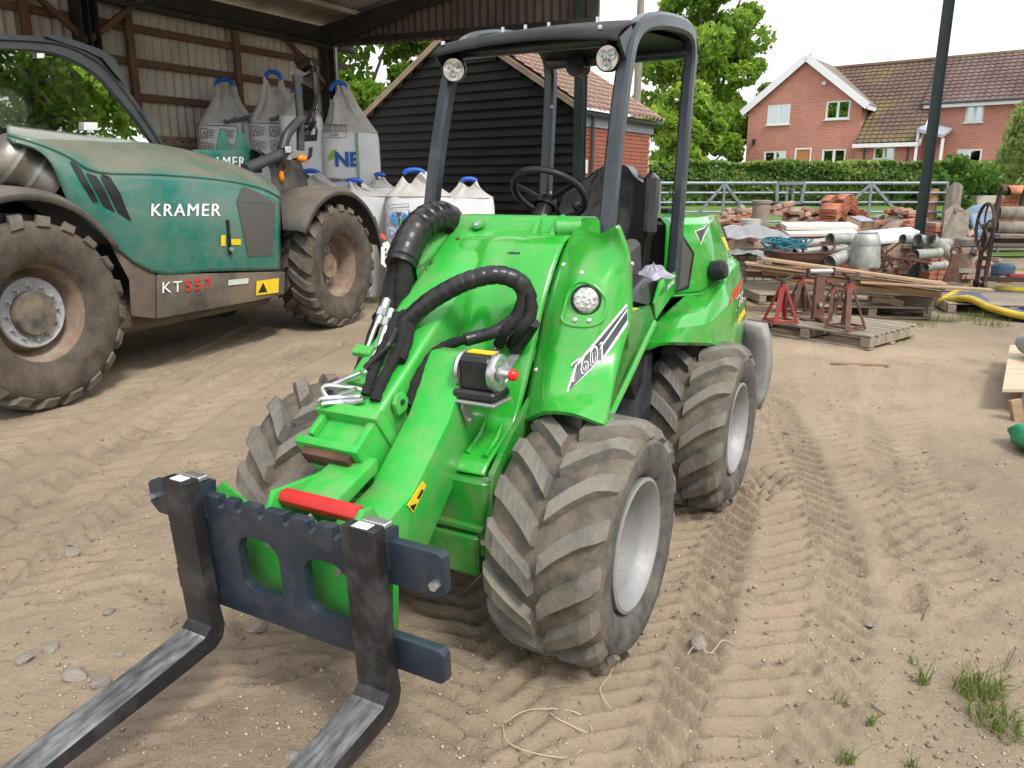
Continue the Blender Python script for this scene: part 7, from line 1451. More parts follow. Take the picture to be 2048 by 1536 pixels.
# tray, rope, pipes, wire
p = gy(1598, 512, 10.2); t = thing('barrow_tray', 'brown rusty wheelbarrow tray lying on the junk', 'tray', (p[0], p[1], p[2]-.1), .1); rows = [[(x*.42*(.75+.25*k), y*.3*(.72+.28*k), .16*k+(.10*k if x > .8 else 0)) for x, y in [(math.copysign(abs(math.cos(a))**.5, math.cos(a)), math.copysign(abs(math.sin(a))**.5, math.sin(a))) for a in np.linspace(0, 2*PI, 33)]] for k in (0, .5, 1)]; m = MB().grid(rows); m.add([q for q in rows[0][:-1]], [tuple(range(32))], 0, False); m.build('tub', 'jack_rust', t, solid=.008); MB().tube([q for q in rows[-1]], .011, 6).build('rim', 'rust', t)
r = random.Random(4); p = gy(1575, 492, 10.1); m = MB(); pts = []
for i in range(90): a = i*.62; pts.append((.30*math.cos(a)*(.7+.3*math.sin(i*.37))+.07*math.sin(i*.9), .16*math.sin(a), .03+.10*hash2(i)+.05*math.sin(i*.11)))
solo(MB().tube(smooth_path(pts, 3), .011, 6), 'rope_coil', 'rope_teal', 'tangled teal rope heaped over the brown tray', 'rope', (p[0], p[1], p[2]-.06), .15)
def pipe_piece(label, x0, y0, x1, y1, Y, r_, Y1=None, mat='galv_pipe'):
    a = gy(x0, y0, Y); b = gy(x1, y1, Y1 or Y+.15); c = (a+b)/2; a = a-c; b = b-c; d = (b-a); m = MB(); n = 14; P = [a+d*t for t in (0, .04, .05, .12, .13, .5, .8, .81, .93, .94, 1)]; m.tube(P, [r_*k for k in (1.12, 1.12, 1.0, 1.0, 1.08, 1.0, 1.0, 1.12, 1.12, 1.18, 1.18)], n, caps=False); m.tube([P[0], P[-1]], r_*.86, n, caps=False)
    return solo(m, 'pipe_coupling', mat, label, 'pipe', c, 0, 'galvanised pipe fittings')
PIPES = [(1660, 478, 1700, 478, 10.3, .07), (1600, 488, 1655, 484, 10.4, .055), (1650, 500, 1690, 498, 10.1, .05), (1660, 525, 1700, 508, 9.9, .085), (1700, 500, 1668, 512, 10.5, .06), (1640, 485, 1665, 474, 10.5, .03), (1835, 480, 1895, 490, 10.5, .075), (1805, 478, 1850, 482, 10.7, .06), (1830, 510, 1878, 505, 10.2, .065), (1850, 535, 1890, 530, 10.1, .055), (1860, 478, 1888, 500, 10.3, .075), (1880, 500, 1903, 512, 10.5, .06), (1590, 505, 1650, 498, 10.3, .045), (1670, 495, 1705, 488, 10.6, .05)]
wh = ['at the right of the tray', 'on top of the tray with rope over it', 'just below the tray end', 'widest one pointing left of the wire drum', 'behind the widest left one', 'thin tube above the others on the left', 'topmost right fitting', 'long one left of the topmost right fitting', 'straight one in the middle of the right heap', 'lowest one of the right heap', 'tilted collar piece in the right heap', 'rightmost short one by the rusty hook', 'under the rope at the left', 'touching the wire drum on its left']
for q, w_ in zip(PIPES, wh): pipe_piece('galvanised pipe coupling, '+w_, *q)
p = gy(1728, 530, 9.9); t = thing('wire_drum', 'grey upturned tub wound with wire standing on the junk', 'drum', (p[0], p[1], p[2]-.02), 0)
MB().lathe([(.185, 0), (.19, .02), (.175, .2), (.16, .33), (.14, .40), (.09, .44), (.001, .45)], axis='z', n=28).build('tub', 'galv_pipe', t)
m = MB(); pts = [((.172-.00045*i)*math.cos(i*.5)*1.03+.004*hash2(i), (.172-.00045*i)*math.sin(i*.5)*1.03, .27+.0013*i) for i in range(130)]; m.tube(pts, .005, 5); m.build('wire', 'zinc_dull', t); MB().tube(smooth_path([(.17, -.05, .3), (.23, -.1, .2), (.21, -.1, .1)], 4), .005, 5).build('handle', 'cast_iron', t)
p = gy(1790, 520, 10.0)
for i in range(16):
    a = r.uniform(0, PI); L_ = r.uniform(.15, .34); c = np.array([r.uniform(-.3, .3), r.uniform(-.15, .15), r.uniform(.0, .22)]); d = np.array([math.cos(a), .3*r.uniform(-1, 1), math.sin(a)*.6])*L_
    sh = i % 3; m = MB()
    if sh == 0: m.bar(-d, d, .03, .012)
    elif sh == 1: m.tube([-d, -d*.2+[0, 0, .02], d], .014, 6)
    else: m.tube([.07*np.array([math.cos(t_), .2*math.sin(t_), math.sin(t_)]) for t_ in np.linspace(0, 2*PI, 17)], .014, 6, caps=False)
    solo(m, 'scrap_iron', 'rust', 'piece of rusty scrap iron in the heap right of the wire drum', 'scrap', p+c-np.array([0, 0, .12]), 0, 'rusty scrap heap')
p = gy(1905, 548, 9.9); t = thing('iron_hook', 'rusty iron bracket with an eye standing on the far pallet', 'bracket', (p[0], p[1], p[2]-.1), 0); m = MB(); m.prism([(-.12, 0), (.10, 0), (.06, .2), (.045, .36), (-.045, .36), (-.06, .2)], .03, (0, 0, 0), (1, 0, 0), (0, 0, 1)); m.build('plate', 'rust', t, bevel=.004); MB().tube([(.06*math.cos(a), 0, .39+.06*math.sin(a)) for a in np.linspace(0, 2*PI, 21)], .016, 8, caps=False).build('eye', 'rust', t)
# white boards
def slab(label, x0, y0, x1, y1, Y, dep, th, mat, name, cat, tilt=0.0, grp=None):
    a = gy(x0, y0, Y); b = gy(x1, y1, Y); m = MB(); m.box((0, 0, 0), (b[0]-a[0], dep, th), rotm('Y', -math.atan2(b[2]-a[2], b[0]-a[0]))@rotm('X', tilt), .006); return solo(m, name, mat, label, cat, (a+b)/2, 0, grp)
slab('upper cream plastic board of the left pair', 1566, 452, 1708, 452, 11.6, .3, .06, 'white_plastic', 'plastic_board', 'board', .15, 'white plastic boards'); slab('lower cream plastic board of the left pair', 1570, 466, 1708, 463, 11.45, .34, .05, 'white_plastic', 'plastic_board', 'board', .15, 'white plastic boards'); slab('white plastic board on the right, end cut open', 1712, 472, 1830, 462, 11.5, .3, .06, 'white_upvc', 'plastic_board', 'board', .15, 'white plastic boards'); slab('white plastic board under the right one', 1712, 484, 1826, 474, 11.35, .3, .05, 'white_upvc', 'plastic_board', 'board', .15, 'white plastic boards')
for x0, x1, y, Y, l in ((1560, 1640, 480, 11.7, 'left terracotta block stack under the cream boards'), (1650, 1705, 482, 11.8, 'right terracotta block stack under the boards'), (1855, 1888, 466, 12.2, 'square stack of red bricks right of the steel post')):
    a = gy(x0, y, Y); b = gy(x1, y, Y); t = thing('brick_stack', l, 'brick stack', ((a[0]+b[0])/2, Y, 0), 0); wd_ = b[0]-a[0]; zt_ = max(.5, a[2]+.18); n = max(2, int(wd_/.23))
    k = 0; z = .04
    while z < zt_:
        for i in range(n): MB().box((-wd_/2+(i+.5)*wd_/n, random.uniform(-.01, .01), z), (wd_/n-.008, .42, .066), None, .006).build('brick', 'terracotta' if k % 3 else 'loose_brick', t)
        z += .072; k += 1
# brick heaps: every brick by itself
bmL = []
for mt in ('loose_brick', 'terracotta', 'pale_block'):
    bb = MB().box((0, 0, 0), (.215, .10, .066), None, .007).mesh('brick'); bb.materials.append(MATS[mt]); bmL.append(bb)
def heap(name, cores, label, px0, px1, Y0, Y1, ztop, n, seed, mats=(0, 0, 1, 2)):
    r_ = random.Random(seed); xa_, xb_ = gy(px0, 440, (Y0+Y1)/2)[0], gy(px1, 440, (Y0+Y1)/2)[0]
    def hh(x, Y):
        t_ = (x-xa_)/(xb_-xa_); s_ = (Y-Y0)/(Y1-Y0)*2-1; return ztop*np.clip(np.sin(np.clip(t_, 0, 1)*PI), 0, 1)**.45*np.clip(1-s_*s_, 0, 1)**.5*(.82+.3*vnoise(np.asarray(x)*2.2+seed, np.asarray(Y)*2.2, seed))
    X, Yg = np.meshgrid(np.linspace(xa_, xb_, 30), np.linspace(Y0, Y1, 16)); Z = terrain(X, Yg)+hh(X, Yg)-.09+.03*fbm(X*6, Yg*6, seed, 2); solo(MB().grid(np.stack([X, Yg, Z], -1), 0, False), 'rubble_mound', 'rubble', cores, 'rubble')
    for i in range(n):
        x = r_.uniform(xa_, xb_); Y = Y0+(Y1-Y0)*r_.random()**1.4; z = terrain(0, Y)+float(hh(x, Y))
        o = bpy.data.objects.new('brick', bmL[mats[r_.randrange(len(mats))]]); link(o); o.location = (x, Y, z-.01+r_.uniform(-.03, .03)); o.rotation_euler = (r_.uniform(-.4, .4), r_.uniform(-.4, .4), r_.uniform(0, PI)) if r_.random() < .65 else (0, 0, r_.uniform(-.2, .2)); tag(o, label, 'brick', label.split(',')[0])
pm('rubble', (.30, .20, .15), .95, var=.4, vscale=8, dirt=(.42, .35, .28), damt=.6, dscale=9, dthr=.52, bump=.6, bscale=18, bdist=.04)
heap('r', 'mound of crushed rubble under the left bricks before the left gate', 'loose mixed brick in the left rubble heap, before the left gate', 1405, 1545, 12.5, 13.9, 1.22, 75, 1); heap('r', 'mound of crushed rubble under the middle bricks before the gate latch', 'loose brick in the middle rubble heap, before the gates', 1525, 1730, 12.4, 13.8, 1.2, 95, 2); heap('r', 'mound of crushed rubble right of the clay tiles beside the steel post', 'loose brick in the right rubble heap, beside the steel post', 1715, 1870, 12.5, 13.9, 1.10, 70, 3); heap('r', 'low mound of rubble at the far right by the split gate post', 'broken brick in the far right heap, by the split gate post', 1850, 1980, 12.2, 13.6, .75, 45, 4)
for i, (x, y, rz) in enumerate(((1552, 426, .2), (1568, 420, -.3), (1584, 418, .5), (1562, 412, .1), (1548, 418, .8), (1575, 408, .2))):
    p = gy(x, y, 13.0); o = bpy.data.objects.new('brick', bmL[0]); link(o); o.location = p; o.rotation_euler = (.1, .2*(-1)**i, rz); tag(o, 'brick balanced on top of the middle rubble heap below the gate latch', 'brick', 'bricks on the peak of the heap')
# block stack under plastic film
p = gy(1490, 478, 11.2); t = thing('block_stack', 'stack of mossy pale blocks under clear plastic film at the left', 'block stack', (p[0], p[1], 0), 0)
for k in range(6):
    for i in range(6): MB().box((-.31+i*.125, 0, .2+k*.075), (.115, .30, .068), None, .008).build('block', 'pale_block', t)
MB().box((0, 0, .09), (1.0, .5, .14), None, .01).build('base', 'beam_wood', t)
def film(label, px, py, Y, L_, W_, drop, seed):
    p = gy(px, py, Y); xs = np.linspace(-1, 1, 26); ys = np.linspace(-1, 1, 14); X, Yg = np.meshgrid(xs, ys); Z = .05*fbm(X*3+seed, Yg*3, seed, 3)-drop*np.clip(abs(Yg)-.3, 0, 1)-drop*.6*np.clip(X, 0, 1)**1.5; m = MB().grid(np.stack([X*L_/2, Yg*W_/2, Z], -1)); return solo(m, 'plastic_film', 'film', label, 'plastic film', p, random.uniform(-.2, .2), None, solid=.004)
film('crumpled clear plastic film draped over the mossy block stack', 1510, 452, 11.1, 1.0, .5, .22, 3); film('thin strip of white film trailing on the ground below the block stack', 1475, 500, 10.9, .7, .3, .05, 9)
# chimney pot, bucket, roof tiles
p = gy(1520, 446, 12.3); t = thing('chimney_pot', 'tall weathered red and green clay chimney pot on the rubble', 'chimney pot', (p[0], p[1], p[2]-.05), 0); MB().lathe([(.16, 0), (.165, .04), (.145, .06), (.135, .2), (.130, .34), (.145, .35), (.148, .39), (.13, .40), (.118, .38), (.118, .1)], axis='z', n=28).build('pot', 'pot_mix', t); MB().lathe([(.15, .05), (.16, .065), (.15, .08)], axis='z', n=28).build('band', 'pot_mix', t)
p = gy(1499, 466, 11.8); t = thing('bucket', 'white plastic bucket sitting in front of the chimney pot', 'bucket', (p[0], p[1], p[2]), 0); MB().lathe([(.001, 0), (.115, 0), (.15, .20), (.158, .205), (.155, .19), (.12, .02)], axis='z', n=28).build('body', 'white_plastic', t); MB().tube([(.155*math.cos(a), -.06*math.sin(a)-.1*math.sin(a), .19-.12*math.sin(a)) for a in np.linspace(0, PI, 15)], .004, 5).build('handle', 'zinc_dull', t)
tmc = MB(); nn_ = 9; AA = [[(-.13+.26*j/(nn_-1), y, .045*math.cos((j/(nn_-1)-.5)*PI*1.9)) for j in range(nn_)] for y in (-.17, .17)]; tmc.grid(AA); tme = tmc.mesh('clay_tile'); tme.materials.append(MATS['terracotta'])
def tile_stack(px, py, Y, n, lab, rz=0.0, on_edge=False):
    p = gy(px, py, Y)
    for i in range(n):
        o = bpy.data.objects.new('clay_tile', tme); link(o); o.location = (p[0]+random.uniform(-.012, .012), p[1]+random.uniform(-.012, .012), p[2]+i*.030); o.rotation_euler = (0, random.uniform(-.04, .04), rz+random.uniform(-.06, .06)); md = o.modifiers.new('solid', 'SOLIDIFY'); md.thickness = .012; tag(o, lab, 'roof tile', lab)
    solo(MB().box((0, 0, 0), (.5, .4, p[2]), None, .02), 'tile_plinth', 'loose_brick', 'course of laid brick carrying a stack of curved tiles'+(' at the left' if px < 1663 else ' low in front' if px < 1670 else ' in the middle' if px < 1695 else ' at the right'), 'plinth', (p[0], p[1]+.1, p[2]/2-.05))
tile_stack(1661, 426, 12.9, 9, 'curved terracotta roof tile in the left tall tile stack'); tile_stack(1690, 424, 12.7, 9, 'curved terracotta roof tile in the middle tile stack', .1); tile_stack(1665, 436, 12.4, 7, 'curved terracotta roof tile in the low front tile stack', .5); tile_stack(1716, 434, 12.8, 4, 'curved terracotta roof tile in the short right tile stack', -.2)
p = gy(1724, 438, 12.1); solo(MB().box((0, 0, 0), (.26, .24, .02), rotm('X', .25), .004), 'slate', 'slate', 'blue grey slate lying on the bricks right of the tiles', 'slate', p, .3)
# leaning slab, frame, blue chair
p = gy(1905, 482, 11.9); m = MB(); m.prism([(-.18, 0), (.2, 0), (.26, .45), (.05, .62), (-.12, .5)], .05, (0, 0, 0), (1, 0, 0), (0, .25, .97)); solo(m, 'stone_slab', 'stone', 'rough grey stone slab leaning below the split gate post', 'slab', (p[0], p[1], p[2]-.05), 0)
p = gy(1890, 480, 11.4); t = thing('timber_frame', 'bare pale timber frame leaning across the stone slab', 'frame', (p[0], p[1], p[2]-.03), 0); MB().bar((-.05, 0, 0), (.16, .1, .48), .05, .03, (0, 1, 0)).build('rail', 'weathered_wood', t); MB().bar((.12, .08, .44), (.75, .0, .42), .05, .035).build('rail', 'weathered_wood', t); MB().bar((.6, .05, 0), (.7, .02, .42), .04, .03, (0, 1, 0)).build('rail', 'weathered_wood', t)
p = gy(1962, 490, 12.0); t = thing('plastic_chair', 'blue plastic chair shell turned over behind the mangle', 'chair', (p[0], p[1], max(0, p[2]-.1)), .2)
G = [[(.26*s*(1-.15*k*k), -.12+.30*k, .32+.38*math.sin(k*1.5)*(1-.25*s*s)-.0*s) for s in np.linspace(-1, 1, 9)] for k in np.linspace(0, 1, 8)]; MB().grid(G).build('shell', 'blue_plastic', t, solid=.012)
MB().grid([[(.26*s, -.12-.02*k, .34-.12*k) for s in np.linspace(-1, 1, 7)] for k in np.linspace(0, 1, 4)]).build('lip', 'blue_plastic', t, solid=.01)
for sx in (-.22, .22):
    for sy in (-.1, .15): MB().tube([(sx, sy, 0), (sx*.9, sy, .4)], .016, 8).build('leg', 'blue_plastic', t)
m = MB(); p = gy(1950, 485, 11.0); m.box((0, 0, 0), (.9, .35, .12), None, .02); solo(m, 'concrete_lintel', 'stone', 'mossy concrete lintel lying under the blue chair', 'lintel', (p[0]+.25, p[1], max(.1, p[2])), -.1)
# cast iron mangle
MF = Frame((*gz(1968, 575, .16)[:2], .16), 12.0); t = MF.empty('mangle'); tag(t, 'old cast iron mangle with rollers and spoked hand wheel at the right edge', 'mangle')
def Mg(x, y, v=0.0): return MF.at(x, y, u=v)
for v in (0.0, .85):
    for a_, b_ in (((0, 0, 0), (0, .02, .75)), ((0, .02, .75), (-.02, .10, 1.2)), ((-.30, .0, 0), (-.30, .05, .75)), ((0, 0, .02), (-.30, 0, .02)), ((0, .0, .38), (-.3, 0, .38)), ((0, .02, .75), (-.3, .05, .75))): MB().bar((a_[0], v+a_[1]*.3, a_[2]), (b_[0], v+b_[1]*.3, b_[2]), .055, .045, (0, 1, 0), .006).build('side_frame', 'cast_iron', t)
    m = MB(); m.tube(smooth_path([(-.02, v+.05, .78), (-.12, v+.05, 1.05), (-.05, v+.05, 1.32), (.1, v+.05, 1.25)], 6), .028, 8); m.build('frame_arch', 'cast_iron', t)
for z, r_, mt in ((.98, .085, 'weathered_wood'), (.80, .085, 'weathered_wood')): MB().cyl((-.06, .06, z), (-.06, .82, z), r_, 18).build('roller', mt, t)
MB().box((.08, .45, .70), (.34, .9, .03), None, .006).build('drip_board', 'weathered_wood', t); MB().box((-.1, .45, .62), (.2, .85, .06), None, .006).build('rail', 'cast_iron', t); MB().box((-.15, .45, .10), (.1, .9, .06), None, .01).build('rail', 'cast_iron', t)
c = np.array((.0, -.10, .80)); wh_ = MB(); wh_.tube([c+np.array([.30*math.cos(a), 0, .30*math.sin(a)]) for a in np.linspace(0, 2*PI, 41)], .022, 8, caps=False); hw_ = wh_.build('hand_wheel', 'cast_iron', t)
for i in range(5):
    a = 2*PI*i/5+.3; d = np.array([math.cos(a), 0, math.sin(a)]); e = np.array([-math.sin(a), 0, math.cos(a)]); MB().tube(smooth_path([c, c+d*.15+e*.04, c+d*.29], 5), .014, 6).build('spoke', 'cast_iron', hw_)
MB().cyl(c-[0, .03, 0], c+[0, .12, 0], .04, 12).build('wheel_hub', 'cast_iron', hw_)
m = MB(); m.tube([(-.02+.33*math.cos(a), .42, 1.08+.33*math.sin(a)) for a in np.linspace(.6, 3.4, 20)], .026, 8); m.build('top_spring', 'cast_iron', t)
for dx in (0, .3): MB().lathe([(.03, -.02), (.06, -.02), (.06, .02), (.03, .02)], (.05-dx, -.02, .03), 'y', 14).build('castor', 'cast_iron', t)
p = gz(2010, 560, .2); solo(MB().box((0, 0, .15), (.30, .2, .17), rotm('Z', .2), .04), 'power_tool', 'blue_plastic', 'blue motor casing standing under the mangle', 'motor', (p[0]-.05, p[1], .2), .1); m = MB(); m.cyl((-.25, 0, 0), (.25, 0, .0), .05, 12); solo(m, 'red_cylinder', 'red_paint', 'red metal cylinder lying under the mangle', 'cylinder', (p[0]+.15, p[1]-.2, .26), .05)
# blue sheet with yellow padded edge
bs = thing('safety_pad', 'crumpled blue sheet with a fat yellow padded edge on the sand at the right', 'pad', (0, 0, 0))
E1 = [gz(1880, 604, .10), gz(1930, 594, .30)*0+gz(1935, 597, .20), gz(1985, 617, .12), gz(2060, 634, .07), gz(2160, 640, .07)]; MB().tube(smooth_path(E1, 7), .042, 12).build('padded_edge', 'yellow_tube', bs)
E2 = [gz(1880, 604, .10), gz(1905, 588, .12), gz(1935, 575, .12)]; MB().tube(smooth_path(E2, 6), .04, 12).build('padded_edge', 'yellow_tube', bs); E3 = [gz(1990, 577, .12), gz(2060, 583, .12), gz(2160, 590, .12)]; MB().tube(smooth_path(E3, 6), .04, 12).build('padded_edge', 'yellow_tube', bs)
e1 = np.array(smooth_path(E1, 7)); far = np.array(smooth_path([gz(1900, 582, .08), gz(1950, 574, .1), gz(2010, 578, .1), gz(2080, 584, .1), gz(2160, 590, .1)], 7)); MB().grid([lerp(far, e1, k)+np.array([0, 0, 1])*(.03*fbm(far[:, :1]*4+k*3, far[:, 1:2]*4, 4, 3)) for k in np.linspace(0, 1, 8)]).build('sheet', 'blue_sheet', bs)
# bench with bags at the right edge
BX = gz(2048, 870)[0]; be = thing('work_bench', 'low board on timber trestle legs at the lower right edge', 'bench', (0, 0, 0)); zb_ = .17
P_ = [gz(2005, 778, zb_), gz(2020, 690, zb_), gz(2250, 690, zb_), gz(2180, 778, zb_)]; m = MB(); m.hull([p-np.array([0, 0, .022]) for p in P_], P_); m.build('board', 'ply', be, weld=True)
for x, y in ((2030, 790), (2150, 790), (2050, 705), (2200, 705)): q = gz(x, y, zb_); MB().bar((q[0], q[1], zb_-.03), (q[0]+.03, q[1]-.03, 0), .07, .04, (0, 1, 0), .004).build('leg', 'plank_wood', be)
q = gz(2030, 800, zb_-.1); MB().bar((q[0], q[1], zb_-.06), (q[0]+.8, q[1], zb_-.06), .04, .08).build('rail', 'plank_wood', be)
def sack(label, px, py, z, d, mat, seed, rz=0.0, strings=1):
    p = gz(px, py, z); t = thing('woven_sack', label, 'sack', (p[0], p[1], z), rz); G = []
    for i in range(13):
        th_ = PI*i/12; G.append([(d[0]/2*math.copysign(abs(math.sin(th_))**.5, 1)*math.copysign(abs(math.cos(a))**.5, math.cos(a))*(1+.08*math.sin(a*5+i*.8+seed)), d[1]/2*math.copysign(abs(math.sin(th_))**.5, 1)*math.copysign(abs(math.sin(a))**.5, math.sin(a))*(1+.08*math.sin(a*4-i+seed)), d[2]*(.5-.5*math.cos(PI-th_))*1.0) for a in np.linspace(0, 2*PI, 29)])
    for g_ in G: g_[-1] = g_[0]
    MB().grid(G, flip=False).build('body', mat, t, weld=True); 
    for k in range(strings): MB().tube(smooth_path([(-d[0]*.45, -d[1]*.4, d[2]*.3), (-d[0]*.52, -d[1]*.46, d[2]*.1), (-d[0]*.50, -d[1]*.48, -d[2]*.35), (-d[0]*.54, -d[1]*.5, -d[2]*.6)], 4), .006, 5).build('string', 'white_plastic', t)
    return t
sack('grey woven sack lying on the bench board at the right edge', 2120, 722, zb_+.002, (.55, .42, .24), 'grey_bag', 2); sack('green woven sack on the sand below the bench at the right edge', 2108, 905, .0, (.42, .36, .16), 'green_bag', 5)
p = gz(2060, 850); solo(MB().box((0, 0, .08), (.05, .4, .16), rotm('Y', .15), .01), 'leaning_panel', 'grey_bag', 'pale panel propped under the bench above the green sack', 'panel', (p[0]+.15, p[1]+.1, 0), .1)

# ================================================================== small things on the ground
def rock_mesh(name, seed, mat):
    r_ = np.random.default_rng(seed); bm = bmesh.new(); bmesh.ops.create_icosphere(bm, subdivisions=2, radius=1); d = r_.normal(size=(6, 3)); d /= np.linalg.norm(d, axis=1)[:, None]; off = r_.uniform(.45, .85, 6)
    for v in bm.verts:
        p = np.array(v.co)
        for k in range(6):
            s = p@d[k]
            if s > off[k]: p = p-d[k]*(s-off[k])*.9
        v.co = p
    me = bpy.data.meshes.new(name); bm.to_mesh(me); bm.free(); me.materials.append(MATS[mat]); return me
RK = [rock_mesh('stone', i, ('stone', 'flint', 'stone', 'flint')[i % 4]) for i in range(6)]
ST = [(142, 1110, .035, 'flat pale stone lying left of the fork carriage'), (215, 1225, .022, 'dark flint chip left of the left tine'), (150, 1355, .036, 'rounded grey stone near the left tine at the lower left'), (50, 1318, .028, 'whitish lump of flint at the lower left edge'), (100, 1298, .03, 'flat pinkish stone above the rounded grey one'), (240, 1312, .014, 'small white stone beside the left tine'), (204, 1372, .03, 'sandy flat stone touching the left tine'), (1575, 866, .020, 'white flint chip on the track right of the rear tyre'), (1400, 1285, .035, 'reddish round stone in the rut before the front tyre'), (585, 1512, .022, 'pink stone between the two tines near the bottom edge'), (515, 1255, .03, 'flat tan stone under the fork carriage'), (140, 1085, .016, 'dark clod beside the flat pale stone'), (15, 1190, .014, 'small pale pebble at the left edge'), (690, 985, .02, 'stone under the loader nose'), (395, 1265, .012, 'small grey pebble by the left heel'), (1740, 1238, .016, 'pebble beside the boot print'), (1990, 1160, .012, 'white pebble near the grass at the right'), (340, 870, .016, 'grey chip on the sand below the telehandler'), (1850, 900, .02, 'flat stone near the right sacks')]
for i, (x, y, s, lab) in enumerate(ST):
    p = gz(x, y); o = bpy.data.objects.new('stone', RK[i % 6]); link(o); o.location = (p[0], p[1], ground_h(p[0], p[1])+s*.2); o.scale = (s*1.3, s, s*.62); o.rotation_euler = (0, 0, i*1.3); tag(o, lab, 'stone', 'larger stones on the sand')
# pebbles and grit: beyond counting
def scatter(name, n, rmin, rmax, seed, mat, ylim=(1.0, 9.0)):
    r_ = np.random.default_rng(seed); px = r_.uniform(-260, 2300, n); py = r_.uniform(660, 1640, n)**1.0; X = np.array([gz(a, b)[:2] for a, b in zip(px, py)]); X = X[(X[:, 1] > ylim[0]) & (X[:, 1] < ylim[1])]; n = len(X); cl = fbm(X[:, 0]*1.5, X[:, 1]*1.5, 3, 3); X = X[cl+r_.normal(0, .25, n) > -.05]; n = len(X)
    Z = np.array([0.0]*n); Z = (terrain(X[:, 0], X[:, 1])+bumps(X[:, :1], X[:, 1:2])[:, 0]); s = rmin+(rmax-rmin)*r_.random(n)**3
    oct_ = np.array([(1, 0, 0), (-1, 0, 0), (0, 1, 0), (0, -1, 0), (0, 0, .7), (0, 0, -.5)]); V = oct_[None]*(s[:, None, None]*r_.uniform(.6, 1.3, (n, 6, 1))); a = r_.uniform(0, 6.3, n); ca, sa = np.cos(a)[:, None], np.sin(a)[:, None]; V = np.stack([V[..., 0]*ca-V[..., 1]*sa, V[..., 0]*sa+V[..., 1]*ca, V[..., 2]], -1)+np.stack([X[:, 0], X[:, 1], Z+s*.25], -1)[:, None]
    Fb = np.array([(0, 2, 4), (2, 1, 4), (1, 3, 4), (3, 0, 4), (2, 0, 5), (1, 2, 5), (3, 1, 5), (0, 3, 5)]); Fs = (Fb[None]+6*np.arange(n)[:, None, None]).reshape(-1, 3); me = bpy.data.meshes.new(name); me.vertices.add(6*n); me.vertices.foreach_set('co', V.ravel()); me.loops.add(Fs.size); me.loops.foreach_set('vertex_index', Fs.ravel().astype(np.int32)); me.polygons.add(len(Fs)); me.polygons.foreach_set('loop_start', np.arange(0, Fs.size, 3, dtype=np.int32)); me.update(calc_edges=True); me.materials.append(MATS[mat]); o = bpy.data.objects.new(name, me); link(o); return tag(o, kind='stuff')
pm('pebble_pale', (.50, .42, .32), .85, var=.4, vscale=30, col2=(.24, .18, .13)); pm('pebble_brown', (.27, .20, .145), .9, var=.4, vscale=25, col2=(.15, .11, .085))
scatter('pale_grit', 6500, .0015, .009, 5, 'pebble_pale'); scatter('soil_crumbs', 7000, .0025, .011, 6, 'pebble_brown')
# grass tufts, weeds, roots, twigs
def tuft(label, px, py, n, h, spread, seed, grp='grass tufts on the sand', Yp=None, name='grass_tuft', cat='grass'):
    p = gz(px, py) if Yp is None else gy(px, py, Yp); z = ground_h(p[0], p[1]); r_ = np.random.default_rng(seed); V = []; Fs = []; tn = []
    for i in range(n):
        a = r_.uniform(0, 6.28); rr = spread*math.sqrt(r_.random()); b0 = np.array([rr*math.cos(a), rr*math.sin(a)*.8, 0]); L_ = h*r_.uniform(.5, 1.2); dr = r_.normal(0, .5, 2); w_ = .0022+.0012*r_.random(); sd_ = np.array([-math.sin(a*3), math.cos(a*3), 0])*w_; k = len(V)
        for t_ in (0, .4, .75, 1): c = b0+np.array([dr[0]*L_*t_*t_, dr[1]*L_*t_*t_, L_*t_*(1-.35*t_*min(1, abs(dr).sum()))]); V += [c-sd_*(1-t_*.9), c+sd_*(1-t_*.9)]
        for s in range(3): Fs.append((k+2*s, k+2*s+1, k+2*s+3, k+2*s+2)); tn.append(r_.uniform(.25, .95))
    me = bpy.data.meshes.new(name); me.from_pydata([tuple(v) for v in V], [], Fs); at = me.attributes.new('tint', 'FLOAT', 'FACE'); at.data.foreach_set('value', np.array(tn, np.float32)); me.materials.append(MATS['grass_blade']); o = bpy.data.objects.new(name, me); link(o); o.location = (p[0], p[1], z); return tag(o, label, cat, grp)
TU = [(1960, 1385, 130, .11, .075, 'largest matted grass tuft at the lower right'), (1985, 1435, 70, .09, .07, 'spreading grass below the largest tuft'), (1845, 1365, 22, .10, .02, 'upright green grass sprig left of the largest tuft'), (1680, 1395, 20, .06, .03, 'short flat grass sprig on the bare sand'), (1690, 1520, 24, .06, .025, 'grass sprig at the bottom edge'), (1740, 1450, 12, .07, .012, 'thin grass sprig between the sand and the big tuft'), (1825, 1325, 10, .05, .02, 'few fine blades above the upright sprig'), (1825, 1530, 14, .06, .02, 'grass sprig at the bottom edge, further right'), (2030, 1470, 50, .10, .06, 'grass in the lower right corner')]
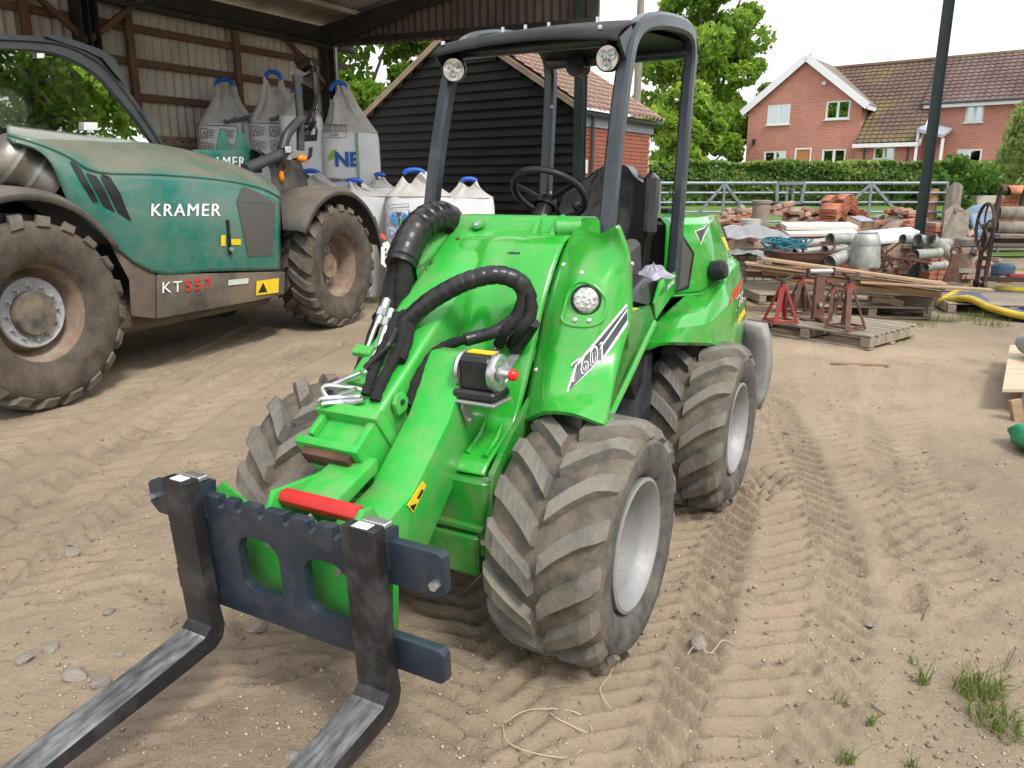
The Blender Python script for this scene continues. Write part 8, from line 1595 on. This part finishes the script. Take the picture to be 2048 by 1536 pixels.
for i, q in enumerate(TU): tuft(q[5], *q[:5], seed=60+i)
r = random.Random(9)
WEED = [(1510, 600, 60, .14, .25), (1530, 585, 50, .12, .25), (1515, 560, 50, .12, .3), (1780, 680, 30, .08, .15), (1950, 640, 40, .14, .2), (1985, 650, 40, .12, .2), (1890, 640, 40, .10, .25), (1840, 650, 30, .07, .2), (1930, 520, 60, .25, .3), (1900, 560, 40, .15, .25), (1470, 500, 60, .2, .3), (1500, 530, 50, .15, .3), (1545, 640, 30, .08, .15)]
for i, q in enumerate(WEED): tuft('patch of weedy grass growing among the stacked materials', q[0], q[1], q[2]*3, q[3], q[4], 90+i, 'weeds among the materials')
RT = [([(1235, 1310), (1222, 1350), (1200, 1385), (1222, 1410)], 'pale thin root lying in front of the loader tyre'), ([(1010, 1440), (1060, 1425), (1150, 1425), (1185, 1450), (1150, 1500), (1090, 1520), (1020, 1495), (1005, 1450)], 'long looped pale root on the sand at the bottom centre'), ([(1375, 1310), (1395, 1290), (1420, 1310), (1445, 1290), (1470, 1300)], 'curly pale root by the reddish stone'), ([(1100, 1425), (1120, 1445), (1180, 1455)], 'short side root beside the long looped one'), ([(1300, 1322), (1360, 1320)], 'straight pale straw left of the curly root')]
for pts, lab in RT:
    P = [gz(*q) for q in pts]; P = [np.array([p[0], p[1], ground_h(p[0], p[1])+.006+.008*hash2(i, 3)]) for i, p in enumerate(P)]; solo(MB().tube(smooth_path(P, 6), .0016, 5), 'dry_root', 'root', lab, 'root', group='dry roots on the sand')
for pts, lab in (([(1845, 1240), (1852, 1222), (1858, 1218)], 'small dark twig standing up from the sand'), ([(1740, 1405), (1770, 1435)], 'thin brown straw beside the grass'), ([(2010, 1340), (2030, 1300)], 'dead stalk rising at the right edge')):
    P = [gz(*q) for q in pts]; P = [np.array([p[0], p[1], ground_h(p[0], p[1])+.008*(i+1)]) for i, p in enumerate(P)]; solo(MB().tube(smooth_path(P, 4), .0025, 5), 'twig', 'bark', lab, 'twig', group='twigs on the sand')
